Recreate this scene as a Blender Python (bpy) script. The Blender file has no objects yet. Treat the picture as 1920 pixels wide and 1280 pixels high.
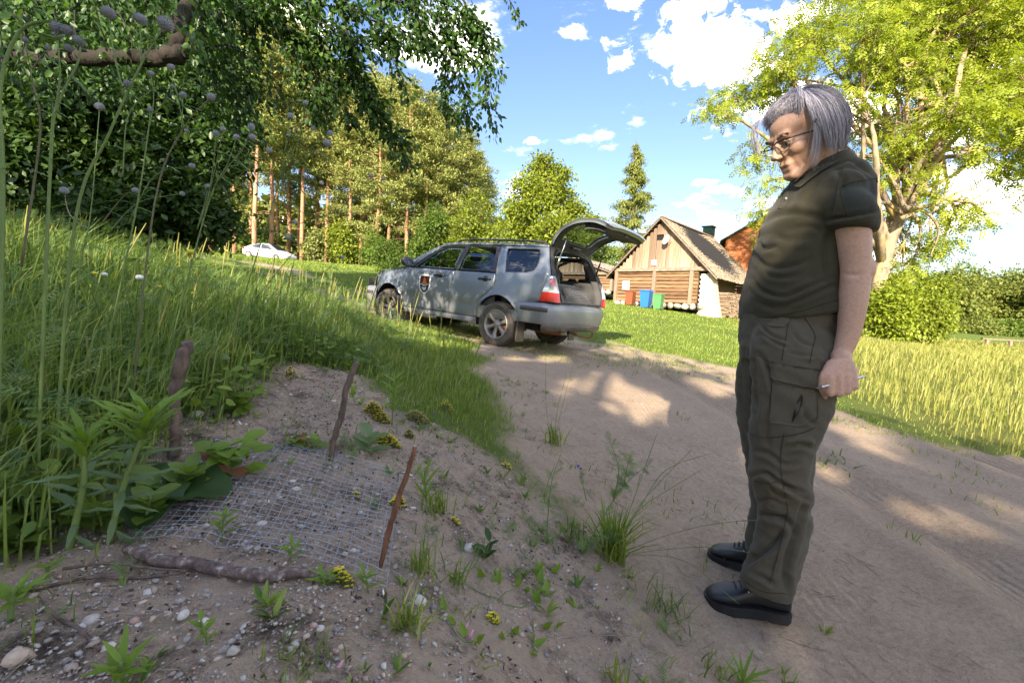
import bpy, bmesh, math, random
import numpy as np
from mathutils import Vector, Matrix
from mathutils.geometry import delaunay_2d_cdt

SC = bpy.context.scene
COL = SC.collection
RAD = math.radians
PI = math.pi

# ------------------------------------------------------------------ camera
PITCH, ROLL, FPX = RAD(4.7), RAD(3.0), 853.33
CF = np.array([0, math.cos(PITCH), -math.sin(PITCH)])
_r0 = np.array([1.0, 0, 0]); _u0 = np.array([0, math.sin(PITCH), math.cos(PITCH)])
CR = math.cos(ROLL)*_r0 + math.sin(ROLL)*_u0
CU = -math.sin(ROLL)*_r0 + math.cos(ROLL)*_u0
CC = np.array([0, 0, 1.0])
cam_d = bpy.data.cameras.new('camera'); cam = bpy.data.objects.new('camera', cam_d); COL.objects.link(cam)
cam_d.sensor_width = 36; cam_d.lens = 16; cam_d.clip_start = 0.03; cam_d.clip_end = 2000
cam.matrix_world = Matrix(((CR[0], CU[0], -CF[0], 0), (CR[1], CU[1], -CF[1], 0), (CR[2], CU[2], -CF[2], 1.0), (0, 0, 0, 1)))
cam_d.dof.use_dof = False
SC.camera = cam
# ------------------------------------------------------------------ sky, sun, exposure
SUN_EL, SUN_AZ = RAD(25.0), RAD(13.7)          # the light travels away from the camera and a little to the right
SUN_DIR = np.array([-math.sin(SUN_AZ)*math.cos(SUN_EL), -math.cos(SUN_AZ)*math.cos(SUN_EL), math.sin(SUN_EL)])
W = bpy.data.worlds.new('World'); SC.world = W; W.use_nodes = True
nt = W.node_tree; nt.nodes.clear()
def N(t, ty, **k):
    n = t.nodes.new(ty)
    for a, b in k.items(): setattr(n, a, b)
    return n
sky = N(nt, 'ShaderNodeTexSky', sky_type='NISHITA', sun_disc=False, sun_elevation=SUN_EL, sun_rotation=RAD(193.7), air_density=1.0, dust_density=0.6, ozone_density=1.6)
bg = N(nt, 'ShaderNodeBackground'); bg.inputs[1].default_value = 0.15
wo = N(nt, 'ShaderNodeOutputWorld')
tc = N(nt, 'ShaderNodeTexCoord')
# clouds: puffs at given directions of the sky with broken edges, and unseen scattered cloud all round, added wide and bright to fill the shade
def wmath(op, a, b=None, c=None):
    m = N(nt, 'ShaderNodeMath', operation=op)
    for i, v in enumerate((a, b, c)):
        if v is None: continue
        if isinstance(v, (int, float)): m.inputs[i].default_value = v
        else: nt.links.new(v, m.inputs[i])
    return m.outputs[0]
def wvec(op, a, b=None):
    m = N(nt, 'ShaderNodeVectorMath', operation=op)
    for i, v in enumerate((a, b)):
        if v is None: continue
        if isinstance(v, (tuple, list)): m.inputs[i].default_value = v
        else: nt.links.new(v, m.inputs[i])
    return m
nz = N(nt, 'ShaderNodeTexNoise'); nz.inputs['Scale'].default_value = 9; nz.inputs['Detail'].default_value = 8; nz.inputs['Roughness'].default_value = 0.62
nt.links.new(tc.outputs['Generated'], nz.inputs['Vector'])
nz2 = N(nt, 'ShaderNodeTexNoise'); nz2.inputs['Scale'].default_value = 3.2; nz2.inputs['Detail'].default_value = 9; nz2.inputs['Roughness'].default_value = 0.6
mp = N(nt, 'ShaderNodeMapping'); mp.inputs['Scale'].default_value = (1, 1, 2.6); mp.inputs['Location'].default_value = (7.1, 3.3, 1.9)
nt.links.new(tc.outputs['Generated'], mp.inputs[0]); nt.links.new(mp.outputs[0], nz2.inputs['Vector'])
def dir_of(px, py):
    d = CF + (px-960)/FPX*CR + (640-py)/FPX*CU
    return d/np.linalg.norm(d)
CLOUDS = [(1335, 95, 118, 62, 1.25), (1400, 130, 70, 36, 1.1), (1290, 14, 80, 20, .62), (1075, 60, 42, 23, 1.0), (1165, 2, 40, 20, .85), (1172, 112, 34, 20, .55), (1135, 78, 34, 14, .5),
          (1000, 265, 20, 9, .9), (1355, 355, 42, 11, .95), (1325, 342, 26, 8, .9), (1400, 368, 30, 8, .5), (1480, 200, 170, 42, .8),
          (1600, 210, 130, 60, 1.0), (1860, 380, 110, 70, 1.1), (1800, 330, 90, 40, 1.0), (1780, 420, 90, 26, .75), (1900, 110, 120, 60, .8), (1500, 30, 90, 30, .9), (150, 60, 130, 60, .8), (560, 40, 90, 40, .7)]
acc = None
for (px, py, a, b, s) in CLOUDS:
    d = dir_of(px, py)
    e1 = np.cross(d, [0, 0, 1.0]); e1 /= np.linalg.norm(e1); e2 = np.cross(e1, d)
    k = FPX*(1+((px-960)**2+(py-640)**2)/FPX**2)**0.5
    u = wvec('DOT_PRODUCT', tc.outputs['Generated'], tuple(e1*k/a)).outputs['Value']
    v = wvec('DOT_PRODUCT', tc.outputs['Generated'], tuple(e2*k/b)).outputs['Value']
    w = wvec('DOT_PRODUCT', tc.outputs['Generated'], tuple(d)).outputs['Value']
    r2 = wmath('ADD', wmath('MULTIPLY', u, u), wmath('MULTIPLY', v, v))
    g = wmath('MULTIPLY', wmath('MULTIPLY', wmath('SUBTRACT', 1.0, wmath('SQRT', r2)), s), wmath('GREATER_THAN', w, 0.0))
    acc = g if acc is None else wmath('MAXIMUM', acc, g)
nzf = N(nt, 'ShaderNodeTexNoise'); nzf.inputs['Scale'].default_value = 30; nzf.inputs['Detail'].default_value = 7; nzf.inputs['Roughness'].default_value = 0.65; nzf.inputs['Distortion'].default_value = .6
nt.links.new(tc.outputs['Generated'], nzf.inputs['Vector'])
dens = wmath('ADD', wmath('MAXIMUM', acc, -0.75), wmath('ADD', wmath('MULTIPLY', wmath('SUBTRACT', nz.outputs['Fac'], 0.5), 1.1), wmath('MULTIPLY', wmath('SUBTRACT', nzf.outputs['Fac'], 0.5), 2.1)))
mr = N(nt, 'ShaderNodeMapRange', interpolation_type='SMOOTHSTEP'); nt.links.new(dens, mr.inputs[0]); mr.inputs[1].default_value = 0.12; mr.inputs[2].default_value = 0.75
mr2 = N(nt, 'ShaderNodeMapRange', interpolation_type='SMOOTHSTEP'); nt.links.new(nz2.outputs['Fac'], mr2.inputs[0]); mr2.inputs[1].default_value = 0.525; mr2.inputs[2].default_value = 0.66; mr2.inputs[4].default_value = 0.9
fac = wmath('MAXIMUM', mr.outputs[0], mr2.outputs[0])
tint = N(nt, 'ShaderNodeMix', data_type='RGBA', blend_type='MULTIPLY'); tint.inputs[0].default_value = 1.0
nt.links.new(sky.outputs[0], tint.inputs[6])
sxyz = N(nt, 'ShaderNodeSeparateXYZ'); nt.links.new(tc.outputs['Generated'], sxyz.inputs[0])
hr = N(nt, 'ShaderNodeValToRGB'); e_ = hr.color_ramp.elements; e_.new(.5); e_.new(.6)
for i_, (p_, c_) in enumerate([(0.0, (.17, .157, .148, 1)), (.12, (.205, .19, .185, 1)), (.3, (.20, .198, .22, 1)), (.75, (.215, .24, .305, 1))]): e_[i_].position = p_; e_[i_].color = c_
nt.links.new(sxyz.outputs[2], hr.inputs[0]); nt.links.new(hr.outputs[0], tint.inputs[7])
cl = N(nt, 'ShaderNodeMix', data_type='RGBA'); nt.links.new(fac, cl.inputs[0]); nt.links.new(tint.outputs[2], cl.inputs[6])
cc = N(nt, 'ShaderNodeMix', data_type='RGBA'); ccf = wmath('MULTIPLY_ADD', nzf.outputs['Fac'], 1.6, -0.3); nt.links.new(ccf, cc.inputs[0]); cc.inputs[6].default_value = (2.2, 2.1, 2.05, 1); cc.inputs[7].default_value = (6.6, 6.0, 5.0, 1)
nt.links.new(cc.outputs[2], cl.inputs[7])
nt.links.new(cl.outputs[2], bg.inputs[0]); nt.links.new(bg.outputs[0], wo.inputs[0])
sl = bpy.data.lights.new('sun', 'SUN'); so = bpy.data.objects.new('sun', sl); COL.objects.link(so)
sl.energy = 2.0; sl.angle = RAD(0.55); sl.color = (1.0, 0.86, 0.66)
so.rotation_euler = Vector(tuple(SUN_DIR)).to_track_quat('Z', 'Y').to_euler(); so.location = (0, -5, 20)
SC.view_settings.view_transform = 'Standard'; SC.view_settings.look = 'None'; SC.view_settings.gamma = 1
SC.view_settings.use_curve_mapping = False; SC.view_settings.exposure = 3.08

# ------------------------------------------------------------------ helpers
rng = np.random.default_rng(7)
def at(px, py, d): return CC + d*(CF + (px-960)/FPX*CR + (640-py)/FPX*CU)
def link(o, parent=None):
    COL.objects.link(o)
    if parent is not None: o.parent = parent
    return o
def tag(o, label=None, cat=None, group=None, kind=None):
    if label: o['label'] = label
    if cat: o['category'] = cat
    if group: o['group'] = group
    if kind: o['kind'] = kind
    return o
def empty(name, loc=(0, 0, 0), rz=0.0, label=None, cat=None, group=None):
    o = bpy.data.objects.new(name, None); COL.objects.link(o); o.empty_display_size = 0.1
    o.location = tuple(float(c) for c in loc); o.rotation_euler = (0, 0, rz)
    return tag(o, label, cat, group)
def mesh_of(name, V, F, mat=None, smooth=False, attrs=None):
    V = np.asarray(V, dtype=np.float32).reshape(-1, 3)
    me = bpy.data.meshes.new(name)
    if isinstance(F, np.ndarray):
        F = F.astype(np.int32); k = F.shape[1]; nf = len(F)
        me.vertices.add(len(V)); me.vertices.foreach_set('co', V.ravel())
        me.loops.add(nf*k); me.loops.foreach_set('vertex_index', F.ravel())
        me.polygons.add(nf); me.polygons.foreach_set('loop_start', np.arange(nf, dtype=np.int32)*k)
        me.update(calc_edges=True)
    else:
        me.from_pydata([tuple(map(float, v)) for v in V], [], F)
    if attrs:
        for an, av in attrs.items():
            av = np.asarray(av, dtype=np.float32)
            if av.ndim == 1:
                a = me.attributes.new(an, 'FLOAT', 'POINT'); a.data.foreach_set('value', av)
            else:
                a = me.attributes.new(an, 'FLOAT_COLOR', 'POINT'); a.data.foreach_set('color', av.ravel())
    if smooth: me.polygons.foreach_set('use_smooth', np.ones(len(me.polygons), dtype=bool))
    if mat is not None: me.materials.append(mat)
    me.update()
    return me
def prune(V, F):
    V = np.asarray(V, float).reshape(-1, 3); u = np.unique(np.array([i for f in F for i in f], int)); m_ = -np.ones(len(V), int); m_[u] = np.arange(len(u)); return V[u], [tuple(int(m_[i]) for i in f) for f in F]
def mobj(name, V, F, mat=None, parent=None, smooth=False, attrs=None, loc=None):
    o = bpy.data.objects.new(name, mesh_of(name, V, F, mat, smooth, attrs))
    if loc is not None: o.location = tuple(float(c) for c in loc)
    return link(o, parent)
def copy_tree(o, parent=None):
    c = o.copy(); COL.objects.link(c)
    if parent is not None: c.parent = parent
    for ch in list(o.children): copy_tree(ch, c)
    return c
def smooth01(a, b, x):
    t = np.clip((x-a)/(b-a), 0, 1); return t*t*(3-2*t)
# value noise on a lattice
_perm = np.random.default_rng(11).random((256, 256)).astype(np.float64)
def vnoise(x, y, s=1.0, oct=1, seed=0):
    x = np.asarray(x, float)/s + 13.7*seed; y = np.asarray(y, float)/s + 7.3*seed
    tot = np.zeros(np.broadcast(x, y).shape); amp = 1; nrm = 0
    for o in range(oct):
        xi = np.floor(x).astype(int); yi = np.floor(y).astype(int); fx = x-xi; fy = y-yi
        fx = fx*fx*(3-2*fx); fy = fy*fy*(3-2*fy)
        a = _perm[xi & 255, yi & 255]; b = _perm[(xi+1) & 255, yi & 255]; c = _perm[xi & 255, (yi+1) & 255]; d = _perm[(xi+1) & 255, (yi+1) & 255]
        tot += amp*(a*(1-fx)*(1-fy)+b*fx*(1-fy)+c*(1-fx)*fy+d*fx*fy); nrm += amp
        amp *= .5; x = x*2.03+5.1; y = y*2.03+9.2
    return tot/nrm
# mesh builder: collects simple pieces into one mesh
class MB:
    def __init__(s): s.v = []; s.f = []; s.n = 0
    def add(s, V, F):
        V = np.asarray(V, float).reshape(-1, 3); s.v.append(V); s.f += [tuple(int(i)+s.n for i in f) for f in F]; s.n += len(V); return s
    def box(s, c, d, R=None, bev=0.0):
        c = np.asarray(c, float); h = np.asarray(d, float)/2
        if bev <= 0:
            V = np.array([[x, y, z] for x in (-1, 1) for y in (-1, 1) for z in (-1, 1)], float)*h
            F = [(0, 1, 3, 2), (4, 6, 7, 5), (0, 4, 5, 1), (2, 3, 7, 6), (0, 2, 6, 4), (1, 5, 7, 3)]
        else:
            b = min(bev, h.min()*.95); V = []
            for sx in (-1, 1):
                for sy in (-1, 1):
                    for sz in (-1, 1):
                        for k in range(3):
                            q = np.array([sx, sy, sz])*h; m = np.array([sx, sy, sz])*b; m[k] = 0; V.append(q-m)
            V = np.array(V)
            bm = bmesh.new(); vs = [bm.verts.new(v) for v in V]; r = bmesh.ops.convex_hull(bm, input=vs)
            bm.verts.index_update(); F = [tuple(v.index for v in f.verts) for f in bm.faces]; V = np.array([v.co[:] for v in bm.verts]); bm.free()
        if R is not None: V = V @ np.asarray(R).T
        return s.add(V+c, F)
    def tube(s, P, r, k=8, caps=True, flat=1.0):
        V, F = tube_np(P, r, k, caps, flat); return s.add(V, F)
    def lathe(s, prof, k=24, M=None, closed=False):
        prof = np.asarray(prof, float); a = np.arange(k)*2*PI/k
        V = np.array([[r*math.cos(t), r*math.sin(t), z] for (r, z) in prof for t in a]); F = []
        n = len(prof)
        for i in range(n-1 if not closed else n):
            j = (i+1) % n
            for q in range(k): F.append((i*k+q, i*k+(q+1) % k, j*k+(q+1) % k, j*k+q))
        if M is not None: V = (np.asarray(M)[:3, :3] @ V.T).T + np.asarray(M)[:3, 3]
        return s.add(V, F)
    def quad(s, a, b, c, d): return s.add([a, b, c, d], [(0, 1, 2, 3)])
    def build(s, name, mat, parent=None, smooth=False, loc=None):
        return mobj(name, np.vstack(s.v) if s.v else np.zeros((0, 3)), s.f, mat, parent, smooth, None, loc)
def frames(P):
    P = np.asarray(P, float); T = np.gradient(P, axis=0); T /= np.linalg.norm(T, axis=1)[:, None]+1e-9
    A = np.zeros_like(P); a = np.cross(T[0], [0, 0, 1.0])
    if np.linalg.norm(a) < .1: a = np.cross(T[0], [0, 1.0, 0])
    for i in range(len(P)):
        a = a - T[i]*(a@T[i]); a /= np.linalg.norm(a)+1e-9; A[i] = a
    return T, A, np.cross(T, A)
def tube_np(P, r, k=8, caps=True, flat=1.0):
    P = np.asarray(P, float); n = len(P); r = np.broadcast_to(np.asarray(r, float), (n,))
    T, A, B = frames(P); t = np.arange(k)*2*PI/k
    V = (P[:, None, :] + r[:, None, None]*(np.cos(t)[None, :, None]*A[:, None, :] + flat*np.sin(t)[None, :, None]*B[:, None, :])).reshape(-1, 3)
    F = [(i*k+q, i*k+(q+1) % k, (i+1)*k+(q+1) % k, (i+1)*k+q) for i in range(n-1) for q in range(k)]
    if caps: F += [tuple(range(k))[::-1], tuple((n-1)*k+q for q in range(k))]
    return V, F
def tri_tubes(paths, radii, k=4):
    """many tubes as one triangle array; paths (m,n,3), radii (m,n)"""
    paths = np.asarray(paths, float); m, n, _ = paths.shape
    T = np.gradient(paths, axis=1); T /= np.linalg.norm(T, axis=2)[..., None]+1e-9
    ref = np.where(np.abs(T[..., 2:3]) > .9, np.array([1.0, 0, 0]), np.array([0, 0, 1.0]))
    A = np.cross(T, ref); A /= np.linalg.norm(A, axis=2)[..., None]+1e-9; B = np.cross(T, A)
    t = np.arange(k)*2*PI/k
    V = paths[:, :, None, :] + np.asarray(radii)[:, :, None, None]*(np.cos(t)[:, None]*A[:, :, None, :]+np.sin(t)[:, None]*B[:, :, None, :])
    base = (np.arange(m)*n*k)[:, None, None]; i = np.arange(n-1)[None, :, None]; q = np.arange(k)[None, None, :]; q1 = (q+1) % k
    a = base+i*k+q; b = base+i*k+q1; c = base+(i+1)*k+q1; d = base+(i+1)*k+q
    F = np.concatenate([np.stack([a, b, c], -1).reshape(-1, 3), np.stack([a, c, d], -1).reshape(-1, 3)])
    return V.reshape(-1, 3), F
def bez(pts, n=12):
    """smooth curve through points (Catmull-Rom)"""
    P = np.asarray(pts, float); P = np.vstack([2*P[0]-P[1], P, 2*P[-1]-P[-2]]); out = []
    m = len(P)-3
    for i in range(m):
        t = np.linspace(0, 1, n, endpoint=(i == m-1))[:, None]
        p0, p1, p2, p3 = P[i:i+4]
        out.append(.5*((2*p1)+(-p0+p2)*t+(2*p0-5*p1+4*p2-p3)*t**2+(-p0+3*p1-3*p2+p3)*t**3))
    return np.vstack(out)
# ------------------------------------------------------------------ materials
def new_mat(name):
    m = bpy.data.materials.new(name); m.use_nodes = True; t = m.node_tree; t.nodes.clear()
    out = N(t, 'ShaderNodeOutputMaterial'); b = N(t, 'ShaderNodeBsdfPrincipled'); t.links.new(b.outputs[0], out.inputs[0])
    return m, t, b, out
def setp(b, **k):
    for a, v in k.items(): b.inputs[a.replace('_', ' ')].default_value = v
def c4(c): return (c[0], c[1], c[2], 1)
def noise_node(t, scale, detail=4, rough=.6, vec='Object', dist=0.0, stretch=None):
    tcn = N(t, 'ShaderNodeTexCoord'); n = N(t, 'ShaderNodeTexNoise'); n.inputs['Scale'].default_value = scale; n.inputs['Detail'].default_value = detail
    n.inputs['Roughness'].default_value = rough; n.inputs['Distortion'].default_value = dist; src = tcn.outputs[vec]
    if stretch:
        mpp = N(t, 'ShaderNodeMapping'); mpp.inputs['Scale'].default_value = stretch; t.links.new(src, mpp.inputs[0]); src = mpp.outputs[0]
    t.links.new(src, n.inputs['Vector']); return n
def ramp(t, fac, stops):
    r = N(t, 'ShaderNodeValToRGB'); e = r.color_ramp.elements
    while len(e) < len(stops): e.new(0.5)
    for i, (p, c) in enumerate(stops): e[i].position = p; e[i].color = c4(c)
    t.links.new(fac, r.inputs[0]); return r.outputs[0]
def mixc(t, fac, a, b, mode='MIX'):
    m = N(t, 'ShaderNodeMix', data_type='RGBA', blend_type=mode)
    for i, v in ((0, fac), (6, a), (7, b)):
        if isinstance(v, (int, float)): m.inputs[i].default_value = v
        elif isinstance(v, (tuple, list)): m.inputs[i].default_value = c4(v)
        else: t.links.new(v, m.inputs[i])
    return m.outputs[2]
def bump(t, b, h, strength=.3, dist=.01):
    n = N(t, 'ShaderNodeBump'); n.inputs['Strength'].default_value = strength; n.inputs['Distance'].default_value = dist
    t.links.new(h, n.inputs['Height']); t.links.new(n.outputs[0], b.inputs['Normal']); return n
def mat_noise(name, stops, scale=5, rough=.8, bumps=None, detail=6, stretch=None, spec=.3, metallic=0.0, vec='Object', dist=0.0, rnd=0.0, fine=None):
    m, t, b, o = new_mat(name); n = noise_node(t, scale, detail, .6, vec, dist, stretch)
    col = ramp(t, n.outputs['Fac'], stops)
    if rnd:
        oi = N(t, 'ShaderNodeObjectInfo'); hs = N(t, 'ShaderNodeHueSaturation')
        ml = N(t, 'ShaderNodeMapRange'); t.links.new(oi.outputs['Random'], ml.inputs[0]); ml.inputs[3].default_value = 1-rnd; ml.inputs[4].default_value = 1+rnd
        t.links.new(ml.outputs[0], hs.inputs['Value']); t.links.new(col, hs.inputs['Color']); col = hs.outputs[0]
    if fine:
        n3 = noise_node(t, fine[0], 3, .7, vec); col = mixc(t, fine[1], col, ramp(t, n3.outputs['Fac'], [(.3, (0, 0, 0)), (.7, (1, 1, 1))]), 'OVERLAY')
    t.links.new(col, b.inputs['Base Color']); setp(b, Roughness=rough, Metallic=metallic); b.inputs['Specular IOR Level'].default_value = spec
    if bumps:
        n2 = noise_node(t, bumps[0], 5, .6, vec, 0, stretch); bump(t, b, n2.outputs['Fac'], bumps[1], bumps[2])
    return m
def leaf_mat(name, cols, trans=.45, rough=.5, tcol=None, spec=.35, two=None):
    """cols: dark, mid, light across attribute 'tint'"""
    m, t, b, o = new_mat(name); a = N(t, 'ShaderNodeAttribute', attribute_name='tint')
    oi = N(t, 'ShaderNodeObjectInfo')
    s = N(t, 'ShaderNodeMath', operation='MULTIPLY_ADD'); t.links.new(oi.outputs['Random'], s.inputs[0]); s.inputs[1].default_value = .25
    t.links.new(a.outputs['Fac'], s.inputs[2])
    s2 = N(t, 'ShaderNodeMath', operation='SUBTRACT'); t.links.new(s.outputs[0], s2.inputs[0]); s2.inputs[1].default_value = .125
    col = ramp(t, s2.outputs[0], [(i/(len(cols)-1), c) for i, c in enumerate(cols)])
    t.links.new(col, b.inputs['Base Color']); setp(b, Roughness=rough); b.inputs['Specular IOR Level'].default_value = spec
    tr = N(t, 'ShaderNodeBsdfTranslucent'); mx = N(t, 'ShaderNodeMixShader'); mx.inputs[0].default_value = trans
    t.links.new(mixc(t, 1.0, col, tcol or (1.25, 1.3, .55), 'MULTIPLY'), tr.inputs[0])
    t.links.new(b.outputs[0], mx.inputs[1]); t.links.new(tr.outputs[0], mx.inputs[2]); t.links.new(mx.outputs[0], o.inputs[0])
    return m
# ------------------------------------------------------------------ terrain
_CP = np.array([(.84,1.5,0),(.6,.6,.0),(1.5,1.5,-.02),(2,3,0),(1.5,4,.1),(.75,3,.08),(0.3,5,.28),(-.24,6.6,.36),(-2.2,8.4,.58),(.75,7.7,.32),(-1.3,9.9,.58),
 (-.25,.9,.38),(-.4,1.5,.43),(-.9,1.05,.45),(-1.1,1.7,.54),(-.3,2.2,.40),(-.05,.5,.36),(-.8,.5,.42),(0.22,1.5,.17),(.2,.9,.14),(.15,2.3,.2),(-2,2,.7),(-3,3,.92),(-1.2,3.2,.66),(-.5,3.6,.44),(-1.6,5,.67),(0,3.2,.24),
 (1,0,0),(-1.5,0,.5),(3,0,-.02),(4,4,-.02),(4.2,8,.05),(6,6,-.08),(8,3,-.15),(6,0,-.1),(20,22,-.15),(30,28,-.2),(12,12,.1),(10,25,.95),(8,28,1.25),(5,18,.85),(4,12,.45),(14,30,1.0),
 (-3.5,12,1.05),(-8,30,2.9),(-3,20,1.9),(2,30,1.7),(-21,40,3.6),(-12,24,2.6),(-6,8,1.35),(-12,10,2.0),(-5,4,1.3),(-10,0,1.5),(-25,15,3.2),(-30,45,4.6),(0,60,4.2),(-40,70,6.5),(30,60,1.6),(50,50,.4),(60,20,-.3),(40,90,2.5),(0,110,6.5),(0,-12,-.2),(-15,-12,.8),(15,-12,-.2),(45,-5,-.5),(-45,10,4.5)], float)
def _tk(r2): return 0.5*r2*np.log(r2+1e-9)
def _tps():
    P = _CP[:, :2]; n = len(P); d2 = ((P[:, None]-P[None])**2).sum(-1)
    K = _tk(d2)+np.eye(n)*0.004; Q = np.hstack([np.ones((n, 1)), P]); A = np.zeros((n+3, n+3)); A[:n, :n] = K; A[:n, n:] = Q; A[n:, :n] = Q.T
    return np.linalg.solve(A, np.concatenate([_CP[:, 2], np.zeros(3)]))
_TW = _tps()
def hbase(x, y):
    x = np.asarray(x, float); y = np.asarray(y, float); sh = np.broadcast(x, y).shape
    x = np.broadcast_to(x, sh).ravel(); y = np.broadcast_to(y, sh).ravel()
    cx = np.clip(x, -48, 62); cy = np.clip(y, -14, 112); z = np.zeros(len(x)); n = len(_CP)
    for i in range(0, len(x), 20000):
        s = slice(i, i+20000); d2 = (cx[s, None]-_CP[None, :, 0])**2+(cy[s, None]-_CP[None, :, 1])**2
        z[s] = _tk(d2)@_TW[:n] + _TW[n]+_TW[n+1]*cx[s]+_TW[n+2]*cy[s]
    return z.reshape(sh)
ROAD = np.array([(.62,-3),(.42,.4),(.15,1.6),(-.22,3),(-.75,6.4),(-1.5,7.7),(-4,9.6),(-9,13.2),(-16,17),(-30,24),(-30,27.5),(-16,20),(-9,16),(-4,12.0),(0,10.2),(2,9.2),(3.6,8.2),(4.0,6),(4.15,3),(4.5,0),(5,-3),(6,-12),(1,-12)])
def sdf(poly, x, y):
    """signed distance, positive inside"""
    x = np.asarray(x, float); y = np.asarray(y, float); d = np.full(x.shape, 1e9); ins = np.zeros(x.shape, bool); n = len(poly)
    for i in range(n):
        ax, ay = poly[i]; bx, by = poly[(i+1) % n]; ex, ey = bx-ax, by-ay
        t = np.clip(((x-ax)*ex+(y-ay)*ey)/(ex*ex+ey*ey), 0, 1); d = np.minimum(d, np.hypot(x-ax-t*ex, y-ay-t*ey))
        c = ((ay > y) != (by > y)); ins ^= c & (x < ex*(y-ay)/(ey+1e-12)+ax)
    return np.where(ins, d, -d)
BANK = np.array([(.62,-1),(.50,.9),(.4,1.5),(.2,1.95),(-.15,2.15),(-.5,2.25),(-.95,2.6),(-1.2,2.4),(-1.08,1.7),(-.98,1.1),(-1.02,.72),(-1.5,.5),(-1.8,-1)])
def road_mask(x, y):      # 1 = bare sandy track
    s = sdf(ROAD, x, y)+(vnoise(x, y, .9, 3, 1)-.5)*1.3*np.where(np.asarray(x) > 2.8, 1.25, np.clip(np.asarray(y)/6, .25, 1.0))
    m = smooth01(-.05, .22, s)
    # grass strip between the wheel tracks beyond the car
    mid = np.abs(y-(11.6-.62*x-.004*x*x))
    m = m*(1-smooth01(-2.2, -3.4, x)*smooth01(.7, .35, np.abs(y-(8.55-.62*(x)))))
    m = np.where(y > 7.2, m*smooth01(.28, .55, vnoise(x, y, 1.1, 3, 5)+.12*(y < 9)), m)
    return m
def bank_mask(x, y):      # 1 = bare gravelly bank
    s = sdf(BANK, x, y)+(vnoise(x, y, .3, 3, 2)-.5)*.55
    return smooth01(-.10, .14, s)
def ruts(x, y):
    c = 2.1+.06*(y-2)-.012*(y-2)**2; w = np.asarray(y) < 7.5; z = 0
    for off in (0.0, 1.65): z = z-.05*np.exp(-((x-c-off)/.15)**2)+.034*np.exp(-((x-c-off-.28)/.10)**2)+.03*np.exp(-((x-c-off+.28)/.10)**2)
    return z*smooth01(8.0, 6.0, y)
def height(x, y):
    x = np.asarray(x, float); y = np.asarray(y, float); r = np.hypot(x, y-1)
    z = hbase(x, y); rm = road_mask(x, y); bm_ = bank_mask(x, y)
    z = z+ruts(x, y)*rm + (vnoise(x, y, .22, 3, 3)-.5)*(.022*rm+.045*bm_+.05*(1-rm)*(1-bm_))*np.clip(8/(r+.1), .3, 1)
    z = z+(vnoise(x, y, 2.2, 2, 4)-.5)*.08*(1-rm)*smooth01(2.5, 6, r)+(vnoise(x, y, .055, 2, 6)-.5)*(.016+.016*bm_)*(1-smooth01(2.5, 4, r))
    return z
def H(x, y): return float(height(np.array([x]), np.array([y]))[0])
def ground(px, py, n=60):
    """the point of the ground in the direction of a pixel of the photograph"""
    d = CF + (px-960)/FPX*CR + (640-py)/FPX*CU; t = np.concatenate([np.linspace(.4, 6, 400), np.linspace(6, 90, 900)])
    P = CC+t[:, None]*d; g = P[:, 2]-height(P[:, 0], P[:, 1]); k = np.argmax(g < 0)
    if g[k] >= 0: k = len(t)-1
    return P[k]
def sinh_axis(lo, hi, n_lo, n_hi, c, a):
    f = lambda d, n: a*np.sinh(np.linspace(0, 1, n+1)*math.asinh(d/a))
    return np.concatenate([c-f(c-lo, n_lo)[::-1], c+f(hi-c, n_hi)[1:]])
gx = sinh_axis(-420, 420, 230, 215, .1, .9); gy = sinh_axis(-60, 520, 45, 330, 1.0, .9)
GX, GY = np.meshgrid(gx, gy); GZ = height(GX.ravel(), GY.ravel()); nx = len(gx); ny = len(gy)
GV = np.stack([GX.ravel(), GY.ravel(), GZ], 1)
I = (np.arange(ny-1)[:, None]*nx+np.arange(nx-1)[None, :]).ravel()
GF = np.stack([I, I+1, I+nx+1, I+nx], 1)
_x, _y = GV[:, 0], GV[:, 1]
g_road = road_mask(_x, _y); g_bank = bank_mask(_x, _y)
att = np.stack([g_road, g_bank, smooth01(3.6, 5.0, _x-.5*np.clip(_y-5, 0, 99))*smooth01(36, 28, _y), np.ones_like(_x)], 1)
m, t, b, o = new_mat('ground_soil_and_grass')
a = N(t, 'ShaderNodeAttribute', attribute_name='zone'); sp = N(t, 'ShaderNodeSeparateColor'); t.links.new(a.outputs['Color'], sp.inputs[0])
n1 = noise_node(t, 3.5, 8, .65); n2 = noise_node(t, 45, 6, .7); n3 = noise_node(t, .6, 5, .6); n4 = noise_node(t, 160, 3, .8)
sand = mixc(t, .55, ramp(t, n1.outputs['Fac'], [(.3, (.38, .265, .175)), (.55, (.54, .41, .28)), (.75, (.62, .50, .365))]), ramp(t, n2.outputs['Fac'], [(.32, (.22, .15, .10)), (.5, (.47, .35, .25)), (.72, (.62, .51, .39))]))
sand = mixc(t, .3, sand, ramp(t, n4.outputs['Fac'], [(.35, (.12, .09, .07)), (.5, (.36, .28, .21)), (.68, (.62, .54, .46))]))
n5 = noise_node(t, 5.5, 8, .8); dk = ramp(t, n5.outputs['Fac'], [(.50, (0, 0, 0)), (.64, (.9, .9, .9))])
bank = mixc(t, dk, mixc(t, .5, sand, (.50, .385, .285)), ramp(t, n2.outputs['Fac'], [(.3, (.03, .022, .018)), (.6, (.10, .075, .06)), (.8, (.2, .16, .13))]))
gr = mixc(t, .5, ramp(t, n3.outputs['Fac'], [(.3, (.10, .14, .022)), (.6, (.14, .20, .03)), (.8, (.20, .24, .045))]), ramp(t, n2.outputs['Fac'], [(.3, (.05, .07, .015)), (.6, (.13, .18, .035)), (.8, (.22, .27, .07))]))
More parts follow.
